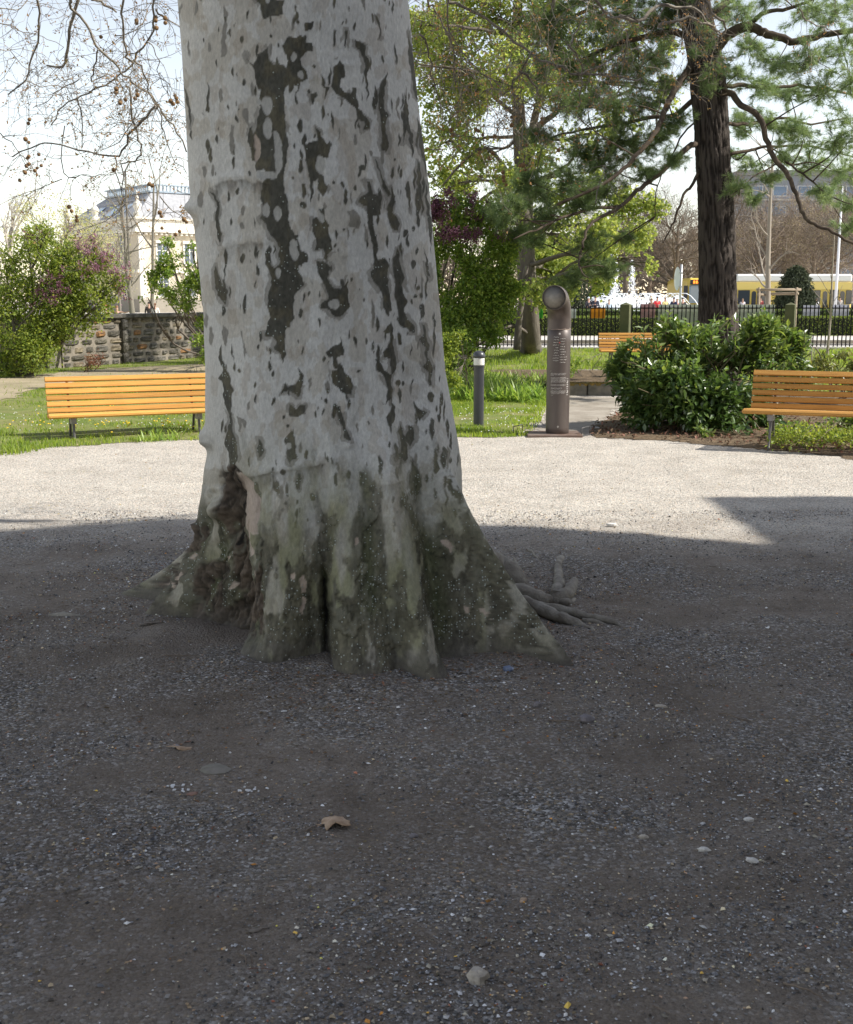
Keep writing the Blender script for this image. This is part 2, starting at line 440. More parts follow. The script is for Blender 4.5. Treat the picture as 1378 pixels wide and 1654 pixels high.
# ------------------------------------------------------------------ lawns (sheets a little above the court)
def poly_in(px, py, poly):
    ins = np.zeros(px.shape, bool); dist = np.full(px.shape, 1e9)
    n = len(poly)
    for k in range(n):
        x1, y1 = poly[k]; x2, y2 = poly[(k + 1) % n]
        dy = y2 - y1
        if dy != 0:
            c = (y1 > py) != (y2 > py)
            ins ^= c & (px < (x2 - x1) * (py - y1) / dy + x1)
        dx = x2 - x1; l2 = dx * dx + dy * dy + 1e-12
        t = np.clip(((px - x1) * dx + (py - y1) * dy) / l2, 0, 1)
        dist = np.minimum(dist, np.hypot(px - x1 - t * dx, py - y1 - t * dy))
    return ins, dist
def sheet(name, pixpoly, z, m, step=.12, edge=.05, hfun=None, world=False):
    P = [tuple(p) for p in pixpoly] if world else [tuple(G(*p)[:2]) for p in pixpoly]
    P = np.array(P); x0, y0 = P.min(0) - .2; x1, y1 = P.max(0) + .2
    ax = np.arange(x0, x1 + step, step); ay = np.arange(y0, y1 + step, step)
    X, Y = np.meshgrid(ax, ay)
    X = X + rg.uniform(-.3, .3, X.shape) * step; Y = Y + rg.uniform(-.3, .3, X.shape) * step
    ins, d = poly_in(X, Y, P)
    sd_ = np.where(ins, d, -d) + edge * fbm(np.stack([X, Y, 0 * X], -1) * 3, 5, 3) * 2
    ok = sd_ > 0
    Z = z + ground_h(X, Y) + .025 * sst(0, .4, sd_) * (1 if hfun is None else hfun)
    nx = X.shape[1]; i = np.arange(X.shape[0] - 1)[:, None] * nx + np.arange(nx - 1)[None, :]
    q = np.stack([i, i + 1, i + nx + 1, i + nx], -1).reshape(-1, 4)
    q = q[ok.ravel()[q].sum(1) >= 3]
    us = np.unique(q); mp = np.zeros(X.size, int); mp[us] = np.arange(len(us))
    V = np.stack([X, Y, Z], -1).reshape(-1, 3)[us]
    o = link(name, mesh_np(name, V, mp[q], None, m, True)); tag(o, kind='structure')
    return o, P
M_LAWN = mat('lawn_soil', (.13, .17, .045), .95, spec=.1, col2=(.22, .21, .09), vscale=1.6, var=.2, bump=.02, bscale=40)
M_PATH = mat('trodden_earth', (.36, .30, .21), .95, spec=.1, col2=(.27, .235, .15), vscale=1.1, var=.15, bump=.01, bscale=50)
M_BED = mat('leaf_litter', (.10, .075, .05), .95, spec=.1, col2=(.19, .14, .09), vscale=9, var=.2, bump=.03, bscale=35)
EDGE_L = [(-260, 775), (-60, 748), (0, 737), (80, 723), (200, 715), (330, 711), (540, 708), (740, 708), (800, 707), (846, 704)]
lawn_left, PLl = sheet('lawn', [(x, y) for x, y in EDGE_L[:7]] + [(560, 640), (560, 560), (100, 560), (-300, 575)], .004, M_LAWN)
path_l, _ = sheet('dirt_path', [(-260, 690), (-120, 668), (0, 652), (60, 632), (130, 618), (330, 612), (520, 615), (520, 588), (330, 590), (230, 594), (90, 604), (0, 614), (-120, 630), (-260, 640)], .035, M_PATH, step=.15, edge=.15, hfun=0)
lawn_mid, PLm = sheet('lawn', [(x, y) for x, y in EDGE_L[6:]] + [(862, 690), (874, 665), (886, 645), (896, 628), (800, 615), (560, 615), (540, 640)], .004, M_LAWN)
lawn_back, PLb = sheet('lawn', [(560, 612), (898, 612), (900, 598), (985, 597), (1000, 618), (1060, 640), (1400, 640), (1500, 600), (1500, 566), (560, 566)], .004, M_LAWN, step=.25)
garden_path, _ = sheet('garden_path', [(852, 701), (868, 684), (880, 662), (890, 646), (897, 640), (1012, 642), (1005, 655), (984, 676), (958, 694), (950, 702)], .004, mat('path_earth_shaded', (.36, .325, .275), .95, spec=.1, col2=(.25, .22, .18), vscale=2.2, var=.15, bump=.01, bscale=50), step=.1, hfun=0)  # brown earth, with the pine and laurel shade also put into its colour
bed_r, PLr = sheet('soil_bed', [(948, 706), (1010, 711), (1100, 714), (1200, 723), (1300, 731), (1400, 744), (1560, 770), (1560, 640), (1240, 628), (1040, 636), (1010, 650), (985, 672), (960, 690)], .004, M_BED, step=.1)
far_lawn, _ = sheet('lawn', [(-40, 52.5), (70, 52.5), (70, 66), (-40, 66)], .004, mat('far_lawn', (.16, .22, .05), .9, col2=(.22, .27, .07), vscale=.6), step=1.5, world=True)
M_PAVE = mat('pale_paving', (.52, .49, .45), .9, var=.12, vscale=1.5)
sheet('pavement', [(-12, 39.4), (80, 39.4), (80, 52), (-12, 52)], .006, M_PAVE, step=1.2, edge=.0, world=True, hfun=0)
sheet('plaza', [(-90, 66.5), (120, 66.5), (120, 92), (-90, 92)], .006, M_PAVE, step=3, edge=0, world=True, hfun=0)
M_ASPH = mat('asphalt', (.09, .09, .09), .9, var=.15, vscale=1)
sheet('road', [(-120, 92.5), (160, 92.5), (160, 118), (-120, 118)], .004, M_ASPH, step=3, edge=0, world=True, hfun=0)

def blades(name, label, P, n, hgt, wid, col, seed, avoid=None, lean=.5, cat='grass', y_bias=1.0, mask=None):
    r = np.random.default_rng(seed); P = np.array(P); x0, y0 = P.min(0); x1, y1 = P.max(0)
    X = r.uniform(x0, x1, n * 3); Y = y0 + (y1 - y0) * r.uniform(0, 1, n * 3) ** y_bias
    ins, d = poly_in(X, Y, P)
    den = fbm(np.stack([X, Y, 0 * X], -1) * 1.6, seed, 3)
    k = (ins | (d < .07 + .06 * den)) & (r.uniform(0, 1, len(X)) < .75 + 1.0 * den)
    if mask is not None: k &= mask(X, Y)
    X, Y, den = X[k][:n], Y[k][:n], den[k][:n]; n = len(X)
    h = hgt * r.uniform(.5, 1.25, n) * (1 + .9 * np.clip(den, -.5, 1)); w = wid * r.uniform(.7, 1.3, n)
    a = r.uniform(0, 6.283, n); side = np.stack([np.cos(a), np.sin(a), 0 * a], -1); b = r.uniform(0, 6.283, n)
    ln = np.stack([np.cos(b), np.sin(b), 0 * b], -1) * (h * lean * r.uniform(.2, 1.2, n))[:, None]
    base = np.stack([X, Y, ground_h(X, Y) + .004], -1); up = np.array([0, 0, 1.0])
    v0 = base - side * w[:, None] / 2; v1 = base + side * w[:, None] / 2
    m1 = base + up * (h * .6)[:, None] + ln * .4
    v2 = m1 + side * w[:, None] * .4; v3 = m1 - side * w[:, None] * .4; v4 = base + up * h[:, None] + ln
    V = np.stack([v0, v1, v2, v3, v4], 1).reshape(-1, 3); i = np.arange(n)[:, None] * 5
    me = mesh_np(name, V, i + np.array([0, 1, 2, 3]), i + np.array([3, 2, 4]), col, False, {'v': np.repeat(np.clip(r.uniform(0, 1, n) * .7 + .15 - .3 * den, 0, 1), 5)})
    return tag(link(name, me), label, cat, kind='stuff')
M_GRASS = leafmat('grass_blades', (.22, .30, .05), .5, .5, .4)
def off_path(X, Y):
    pth = np.array([tuple(G(*p)[:2]) for p in [(-260, 690), (-120, 668), (0, 652), (60, 632), (130, 618), (330, 612), (520, 615), (520, 588), (330, 590), (230, 594), (90, 604), (0, 614), (-120, 630), (-260, 640)]])
    i, d = poly_in(X, Y, pth); return ~i | (rg.uniform(0, 1, len(X)) < .12)
blades('grass', 'bright green mown grass of the left lawn behind the bench', PLl, 85000, .055, .012, M_GRASS, 31, y_bias=1.9, mask=off_path)
blades('grass', 'short sunlit grass round the black bollard', PLm, 34000, .055, .011, M_GRASS, 32)
blades('grass', 'longer grass in front of the iron fence', PLb, 30000, .11, .016, M_GRASS, 33)

# ================================================================== PLANE TREE
tree = thing('plane_tree', 'huge plane tree in the centre with mottled grey bark and flared roots', 'tree', (-.475, 5.85, 0))
TC = np.array([-.475, 5.85])
def zrow(y, Y=5.85): return H - Y * math.tan(math.atan((y - 827) / F) + TH)
sil = [(-400, 226, 597), (-200, 258, 629), (0, 285, 659), (100, 294, 669), (200, 300, 680), (300, 305, 694), (400, 317, 703), (500, 327, 713), (600, 331, 722), (700, 333, 738), (760, 334, 747)]
zt, ctr, rad0 = [], [], []
for y, xl, xr in sil:
    z = zrow(y); dep = 5.85 * ct - (z - H) * st
    zt.append(z); ctr.append(((xl + xr) / 2 - CX) / F * dep); rad0.append((xr - xl) / 2 / F * dep * .994)
zt = np.array(zt[::-1]); ctr = np.array(ctr[::-1]); rad0 = np.array(rad0[::-1])
base_pts = [(160, 1.36), (168, .98), (176, .88), (182, 1.0), (188, .82), (196, .62), (210, .56), (224, .57), (234, .66), (239, .78), (244, .84), (252, .84), (260, .80), (267, .70), (271, .66), (274, .96), (280, 1.05), (285, 1.06), (290, 1.02), (294, 1.2), (298, 1.17), (303, .97), (309, .96), (315, 1.02), (320, 1.18), (323, 1.42), (327, 1.17), (335, .9), (350, .78), (360, .80), (375, .88), (388, 1.22), (396, .95), (410, .85), (425, .8), (435, 1.1), (447, .85), (462, .85), (475, 1.15), (487, .85), (503, .9), (512, 1.02), (520, 1.36)]
ba = np.array([a for a, _ in base_pts], float); br = np.array([r for _, r in base_pts])
def base_r(phi):
    d = (np.degrees(phi) - 160) % 360 + 160
    # monotone cubic between the contact points
    k = np.clip(np.searchsorted(ba, d, 'right') - 1, 0, len(ba) - 2)
    h = ba[k + 1] - ba[k]; t = (d - ba[k]) / h
    sl = np.diff(br) / np.diff(ba); m = np.zeros(len(ba))
    m[1:-1] = np.where(sl[:-1] * sl[1:] > 0, 2 * sl[:-1] * sl[1:] / (sl[:-1] + sl[1:] + 1e-12), 0)
    return (2 * t ** 3 - 3 * t ** 2 + 1) * br[k] + (t ** 3 - 2 * t ** 2 + t) * h * m[k] + (-2 * t ** 3 + 3 * t ** 2) * br[k + 1] + (t ** 3 - t ** 2) * h * m[k + 1]
phi = np.concatenate([np.linspace(R(-188), R(8), 470, endpoint=False), np.linspace(R(8), R(172), 110, endpoint=False)])
zz = np.concatenate([np.linspace(-.10, 1.1, 250, endpoint=False), np.linspace(1.1, 3.05, 330, endpoint=False), np.linspace(3.05, 7.2, 50)])
PH, ZZ = np.meshgrid(phi, zz)
cz = np.interp(ZZ, zt, ctr); rz = np.interp(ZZ, zt, rad0)
hi = ZZ > zt[-1]; cz = np.where(hi, ctr[-1] - .06 * (ZZ - zt[-1]), cz); rz = np.where(hi, rad0[-1] - .035 * (ZZ - zt[-1]), rz)
cy = 5.85 + .02 * ZZ
BR = base_r(PH)
zc = np.clip(ZZ, 0, 1.15)
dg = (np.degrees(PH) - 140) % 360 + 140
pw_ = np.interp(dg, [140, 155, 185, 205, 235, 300, 314, 322, 332, 345, 360, 500], [3.4, 3.6, 3.2, 1.9, 1.6, 1.7, 1.75, 1.6, 2.1, 4.0, 5.0, 3.6])
gfall = (1 - zc / 1.15) ** pw_
def circ(y): return y
# ridges of the roots run on up the trunk as soft flutes
flute = np.zeros_like(PH)
RR = rz + (BR - rz * 1.0) * gfall
RR = RR + np.where(ZZ < 0, (-ZZ) * .5, 0)
P3 = np.stack([np.cos(PH) * .6, np.sin(PH) * .6, ZZ * .16], -1)
RR += .011 * fbm(P3 * 5.5, 40, 3) * sst(3.2, .3, ZZ * .6 + .3) + .010 * fbm(P3 * np.array([3, 3, 9]), 44, 3)
RR += (.012 * fbm(np.stack([np.cos(PH) * 4, np.sin(PH) * 4, ZZ * 2.5], -1), 47, 4)) * sst(1.0, .2, ZZ)
RR += (.020 * fbm(np.stack([np.cos(PH) * 9, np.sin(PH) * 9, ZZ * 3], -1), 48, 3)) * sst(.5, .1, ZZ)
X0 = cz + RR * np.cos(PH); Y0 = cy + RR * np.sin(PH)
# where each point of the front shows in the photo -> the bark's map
px, py = pix(np.stack([X0, Y0, ZZ], -1))
front = (np.sin(PH) < np.where(ZZ < .75, .50, .12))
wn2 = np.stack([px / 26, py / 26, px * 0], -1)
wx = px + 3.0 * fbm(wn2, 60, 3) + 2.4 * fbm(wn2 * 3.1, 62, 2); wy = py + 3.0 * fbm(wn2, 70, 3) + 3.4 * fbm(wn2 * 2.6, 72, 2)
disp = np.zeros_like(px)
def pline(pts, x, y):
    d = np.full(x.shape, 1e9); s = np.zeros(x.shape)
    tot = 0; segs = []
    for (x1, y1), (x2, y2) in zip(pts[:-1], pts[1:]):
        dx, dy = x2 - x1, y2 - y1; l = math.hypot(dx, dy); t = np.clip(((x - x1) * dx + (y - y1) * dy) / (l * l), 0, 1)
        q = np.hypot(x - x1 - t * dx, y - y1 - t * dy); b = q < d; d = np.where(b, q, d); s = np.where(b, tot + t * l, s); tot += l
    return d, s / tot
grooves = [([(523, 905), (525, 985), (526, 1075)], 4.5, .05), ([(577, 640), (583, 760), (592, 860), (600, 985)], 16, .022), ([(668, 560), (672, 700), (690, 830), (705, 930), (722, 1060)], 17, .04),
           ([(640, 430), (650, 620), (655, 760)], 12, .014), ([(540, 520), (545, 650), (556, 760)], 14, .010), ([(372, 755), (372, 850), (390, 960), (400, 1030)], 20, .075), ([(352, 860), (345, 930), (305, 1000)], 12, .035),
           ([(418, 770), (416, 880), (420, 980)], 5, .012), ([(505, 0), (500, 150), (512, 300), (520, 420)], 16, .008), ([(600, 60), (612, 260), (640, 430)], 14, .009), ([(297, 930), (330, 860), (345, 800)], 8, .03)]
fm = front.astype(float)
groove_m = np.zeros_like(px)
for pts, w, dep in grooves:
    sel = front & (px > min(p[0] for p in pts) - 4 * w) & (px < max(p[0] for p in pts) + 4 * w) & (py > min(p[1] for p in pts) - 60) & (py < max(p[1] for p in pts) + 60)
    d, s = pline(pts, wx[sel], wy[sel]); e = np.exp(-(d / w) ** 2) * sst(0, .18, s + .02)
    disp[sel] -= dep * e; groove_m[sel] = np.maximum(groove_m[sel], e)
ridges = [([(500, 760), (505, 880), (470, 960), (440, 1060)], 32, .025), ([(560, 800), (560, 900), (568, 1095)], 30, .02), ([(625, 700), (632, 850), (665, 1000), (700, 1100)], 24, .03), ([(350, 780), (352, 830)], 12, .03)]
for pts, w, dep in ridges:
    sel = front & (px > 300) & (px < 760) & (py > 640)
    d, s = pline(pts, wx[sel], wy[sel]); disp[sel] += dep * np.exp(-(d / w) ** 2) * sst(0, .3, s + .01)
scars = [([(340, 300), (375, 290), (400, 293), (440, 296)], 1.0), ([(355, 400), (400, 392), (450, 388)], .8), ([(520, 418), (548, 410), (568, 412)], .5), ([(368, 762), (385, 772), (430, 765), (470, 758), (525, 748), (550, 745)], 1.3),
         ([(598, 783), (630, 780), (658, 773)], .8), ([(600, 835), (640, 830), (650, 828)], .4), ([(700, 815), (735, 808), (752, 806)], .7), ([(538, 328), (552, 326)], .3), ([(555, 800), (575, 803)], .5), ([(300, 345), (312, 352)], .3)]
scar_m = np.zeros_like(px)
strk = .6 * vnoise(np.stack([px / 3.4, py / 22, px * 0], -1), 77) + .5 * vnoise(np.stack([px / 11, py / 30, px * 0], -1), 78)
for pts, k in scars:
    xs_ = [p[0] for p in pts]; ys_ = [p[1] for p in pts]
    sel = front & (px > xs_[0] - 6) & (px < xs_[-1] + 6) & (py > min(ys_) - 40) & (py < max(ys_) + 40)
    x = px[sel]; t = wy[sel] - np.interp(x, xs_, ys_); w = sst(xs_[0] - 6, xs_[0] + 8, x) * (1 - sst(xs_[-1] - 14, xs_[-1] + 6, x))
    disp[sel] += k * w * (.75 + .3 * strk[sel]) * (.009 * np.exp(-((t + 5) / 8) ** 2) * (t < 0) + .009 * np.exp(-(5 / 8) ** 2) * np.exp(-(t / 3) ** 2) * (t >= 0))
    scar_m[sel] = np.maximum(scar_m[sel], w * k * sst(-1, 2, t) * (1 - sst(4, 30 * (1 + .6 * strk[sel]), t)) * (.8 + .8 * strk[sel]))
for bx, by, sx, sy, a in [(302, 336, 14, 11, .05), (324, 703, 11, 12, .045), (330, 716, 8, 7, .02), (338, 735, 10, 20, -.02), (352, 822, 14, 16, .05), (560, 105, 14, 6, .006), (545, 80, 12, 6, -.004), (640, 110, 9, 8, .008), (633, 100, 9, 8, .006), (575, 350, 10, 12, .01), (566, 718, 8, 6, .01), (590, 920, 8, 8, .012), (715, 880, 10, 14, .01)]:
    sel = front & (abs(px - bx) < 4 * sx) & (abs(py - by) < 4 * sy)
    disp[sel] += a * np.exp(-((px[sel] - bx) / sx) ** 2 - ((py[sel] - by) / sy) ** 2)

# ---- bark plates, traced: (origin, scale, list of outlines); D dark old bark, M half-weathered, K pink fresh, L pale window
ZA = (270, 0, 3.062); ZB = (290, 380, 2.871); ZC = (170, 740, 3.062); ZD = (550, 740, 2.756)
POLY = [
 (ZA, 'D', '430,0 455,30 470,75 480,98 515,85 555,78 575,60 580,0'),
 (ZA, 'M', '275,30 300,60 292,150 290,275 265,285 268,180 278,110'),
 (ZA, 'D', '388,275 400,310 425,335 440,400 445,440 460,440 455,480 445,500 460,530 448,560 445,640 430,668 415,620 402,630 405,720 420,800 440,800 445,855 480,840 500,870 470,910 465,1000 480,1040 465,1085 490,1110 510,1165 545,1190 552,1225 552,1240 655,1240 650,1190 610,1110 600,1010 585,950 580,880 590,780 595,680 583,560 580,430 600,420 640,420 640,480 650,430 660,400 690,385 690,350 665,330 660,285 680,258 718,252 720,215 690,208 670,170 640,185 605,185 590,200 570,222 590,270 595,300 585,330 555,308 520,318 505,300 495,240 450,265 435,300 425,320 405,310'),
 (ZB, 'D', '455,-10 460,50 455,80 462,130 440,150 400,100 410,150 425,200 410,290 420,380 390,450 395,468 430,465 445,490 440,530 470,550 485,585 495,550 490,440 510,410 530,390 525,320 540,260 575,230 575,200 550,170 550,145 570,130 595,130 598,95 560,70 550,80 552,-10'),
 (ZB, 'D', '638,-5 635,50 665,60 680,90 715,65 705,35 690,-5'),
 (ZB, 'D', '640,120 640,170 665,215 680,250 690,290 655,310 655,340 690,350 720,385 745,390 765,360 785,335 780,200 765,235 740,248 710,240 685,200 705,150 695,130 670,118'),
 (ZB, 'D', '750,475 755,500 720,520 683,535 690,570 715,570 720,620 735,620 735,575 760,550 768,515'),
 (ZB, 'D', '710,630 708,680 730,700 745,725 800,740 808,695 795,660 765,635 750,590 745,628'),
 (ZB, 'D', '490,678 465,738 510,712 530,730 550,752 575,680 575,645 550,615 555,655 540,690 510,705'),
 (ZB, 'D', '508,790 505,830 535,838 580,835 583,790 560,790 540,805'),
 (ZB, 'D', '725,790 745,870 765,910 765,940 800,960 800,945 770,890 760,840 740,795'),
 (ZB, 'D', '520,905 490,940 490,960 500,1000 498,1040 515,1058 545,1020 540,940'),
 (ZB, 'D', '370,945 360,985 375,1030 393,1000 385,960'),
 (ZB, 'D', '890,0 895,50 905,110 905,150 880,175 890,210 920,240 940,290 955,350 965,375 990,350 992,320 975,260 965,200 970,140 955,105 920,110 915,0'),
 (ZB, 'D', '1020,60 1000,100 995,150 1005,260 1025,330 1020,400 1040,430 1085,450 1090,420 1060,400 1045,350 1060,310 1035,240 1048,190 1028,140 1025,80'),
 (ZB, 'D', '985,405 945,445 955,460 985,450 985,490 945,545 950,570 980,570 985,640 1010,625 1015,590 1000,520 1005,440'),
 (ZB, 'D', '908,575 915,620 950,655 965,690 960,760 955,790 980,760 985,800 960,845 975,895 1005,850 1005,800 985,780 990,680 985,640 950,630 935,595'),
 (ZB, 'D', '1125,410 1130,450 1110,475 1140,520 1145,590 1130,610 1155,635 1160,695 1170,690 1170,610 1150,560 1160,520 1140,460 1140,415'),
 (ZB, 'D', '1045,880 1020,910 1035,940 1030,1000 985,1030 985,1050 1030,1040 1060,1060 1075,1040 1075,960 1095,985 1115,950 1110,890 1095,880 1075,930 1060,925'),
 (ZB, 'D', '1090,1040 1105,1080 1075,1120 1065,1170 1080,1206 1130,1206 1145,1160 1130,1080'),
 (ZB, 'M', '205,420 195,450 200,500 215,520 222,440'),
 (ZB, 'D', '190,500 185,560 195,640 180,665 200,690 205,760 220,790 230,880 215,930 205,975 225,1020 240,1090 270,1040 275,990 245,900 240,820 245,720 225,640 210,620 205,560'),
 (ZB, 'D', '165,140 165,200 170,250 180,280 215,320 222,260 205,230'),
 (ZB, 'M', '280,435 290,520 300,585 305,550 318,575 290,490 292,440'),
 (ZB, 'D', '240,500 248,590 252,540'),
 (ZB, 'D', '1130,60 1145,180 1165,200 1150,130'),
 (ZB, 'D', '1110,770 1130,860 1155,820 1130,795'),
 (ZB, 'M', '265,835 275,900 285,910 285,870 300,895 312,870 290,850'),
 (ZA, 'D', '735,625 745,690 695,715 680,705 685,830 705,900 710,1015 722,960 720,890 745,880 745,940 770,975 790,920 775,870 735,840 735,800 775,780 800,780 808,690 785,710 765,665'),
 (ZA, 'D', '855,290 820,325 812,430 840,470 890,500 930,530 940,590 975,600 970,645 1000,630 1005,600 980,570 945,530 940,470 940,440 920,430 915,460 870,450 850,425 855,400 880,385 875,320'),
 (ZA, 'D', '935,195 930,230 955,250 980,310 975,370 985,430 990,500 998,440 990,360 1010,325 985,270 985,225 950,205'),
 (ZA, 'D', '1090,360 1065,410 1045,470 1050,540 1065,620 1065,740 1085,745 1100,710 1085,660 1085,620 1095,570 1075,530 1085,450 1092,380'),
 (ZA, 'D', '1020,470 1012,520 1035,550 1045,500'),
 (ZA, 'D', '885,150 875,230 885,235 900,155'), (ZA, 'D', '1030,75 1040,130 1053,190 1050,120 1040,75'),
 (ZA, 'D', '680,110 685,145 715,145 725,100'), (ZA, 'D', '710,460 708,490 720,515 735,480 752,470 745,455'),
 (ZA, 'D', '755,360 765,420 785,440 785,490 810,440 780,420 768,375'),
 (ZA, 'D', '985,895 990,950 940,1000 985,1020 990,1070 1005,1170 1015,1225 1035,1225 1025,1150 1015,1070 1060,1065 1062,975 1020,960 1005,905'),
 (ZA, 'D', '1110,925 1105,1010 1090,1060 1110,1120 1145,1140 1145,1100 1120,1050 1128,980'),
 (ZA, 'D', '1185,895 1170,930 1185,990 1200,1050 1200,970 1195,900'),
 (ZA, 'D', '1235,790 1230,880 1245,960 1260,1070 1270,1040 1255,920 1250,840'),
 (ZA, 'D', '720,1080 720,1140 740,1180 735,1230 820,1230 800,1170 805,1110 780,1075 778,1030 750,1040 770,1060 760,1100 740,1070'),
 (ZA, 'D', '1175,450 1170,560 1165,640 1175,700 1185,640 1210,720 1225,700 1200,620 1195,540 1180,470'),
 (ZA, 'D', '1190,150 1195,280 1225,470 1240,490 1225,330 1203,200'), (ZA, 'D', '1245,600 1255,750 1280,870 1283,800 1265,640'), (ZA, 'D', '1275,900 1285,1080 1310,1220 1316,1150 1295,1000'),
 (ZA, 'D', '1030,790 1060,860 1070,930 1095,975 1105,960 1080,900 1045,800'),
 (ZA, 'M', '1140,470 1130,500 1140,560 1155,605 1158,570 1145,540 1150,480'),
 (ZA, 'D', '200,400 195,500 188,550 205,555 207,450'), (ZA, 'M', '260,435 250,470 260,515 275,470 275,440'),
 (ZA, 'D', '215,940 245,1000 240,1060 262,1200 275,1190 262,1080 258,1000 235,950'), (ZA, 'D', '90,425 95,520 115,630 118,600 108,500 98,440'),
 (ZA, 'M', '312,615 305,680 312,765 325,770 330,700 332,620'), (ZA, 'M', '375,545 380,590 398,630 408,560 400,535'),
 (ZA, 'M', '920,1030 890,1040 905,1090 900,1120 945,1130 960,1100 950,1060'), (ZA, 'K', '430,672 428,740 433,795 445,800 462,760 455,700 442,668'),
 (ZA, 'L', '527,650 525,690 530,800 540,850 555,855 570,820 568,720 555,660 540,640'),
 (ZA, 'L', '447,840 470,858 520,840 560,850 545,875 505,880 480,900 462,890 440,870'),
 (ZC, 'K', '640,65 640,200 660,250 690,390 685,430 715,495 735,465 700,410 705,375 750,385 745,330 755,290 760,200 735,150 740,120 700,90'),
 (ZC, 'D', '720,110 740,160 755,140 765,170 760,260 750,250 748,170 725,150'), (ZC, 'D', '835,90 835,150 865,190 870,160 845,120'), (ZC, 'D', '950,75 945,110 962,155 968,100'),
 (ZC, 'K', '400,500 425,462 430,475 412,505'), (ZC, 'K', '350,600 375,558 382,575 365,605'), (ZC, 'K', '325,640 335,605 348,610 340,640'), (ZC, 'K', '590,650 600,610 615,625 605,648'), (ZC, 'K', '682,540 698,535 700,575 685,595'),
 (ZC, 'K', '965,590 975,660 995,655 998,600 985,560'), (ZC, 'K', '970,760 978,680 995,690 985,775'), (ZC, 'L', '1010,350 1000,400 985,470 1010,540 1025,500 1025,440 1045,380 1030,340'),
 (ZD, 'K', '445,370 460,400 485,418 495,395 470,365'), (ZD, 'K', '610,670 640,690 675,722 660,690 640,665'), (ZD, 'K', '550,660 552,690 570,685 572,665'), (ZD, 'L', '413,455 415,510 425,518 425,470'),
 (ZD, 'M', '600,500 610,550 650,580 690,620 700,600 690,540 660,510 640,490'), (ZD, 'M', '700,780 720,830 760,835 780,800 740,750 710,730'), (ZD, 'L', '85,470 80,505 110,525 130,500 110,470'),
 (ZD, 'L', '90,650 95,700 115,705 118,680 105,645'), (ZD, 'L', '318,370 315,420 335,435 345,400 335,370'), (ZD, 'L', '545,440 548,480 562,490 562,450'), (ZD, 'M', '405,610 410,640 430,645 425,615'),
 (ZD, 'D', '265,140 270,200 300,240 330,330 360,320 365,290 335,270 325,210 290,195 280,150'), (ZD, 'D', '360,345 375,400 395,405 390,365'), (ZD, 'D', '232,410 235,460 250,475 248,415'), (ZD, 'D', '475,95 490,160 520,190 540,185 540,160 510,140 500,95'), (ZD, 'D', '540,290 545,330 560,350 558,300'), (ZD, 'D', '560,235 560,270 578,275'),
]
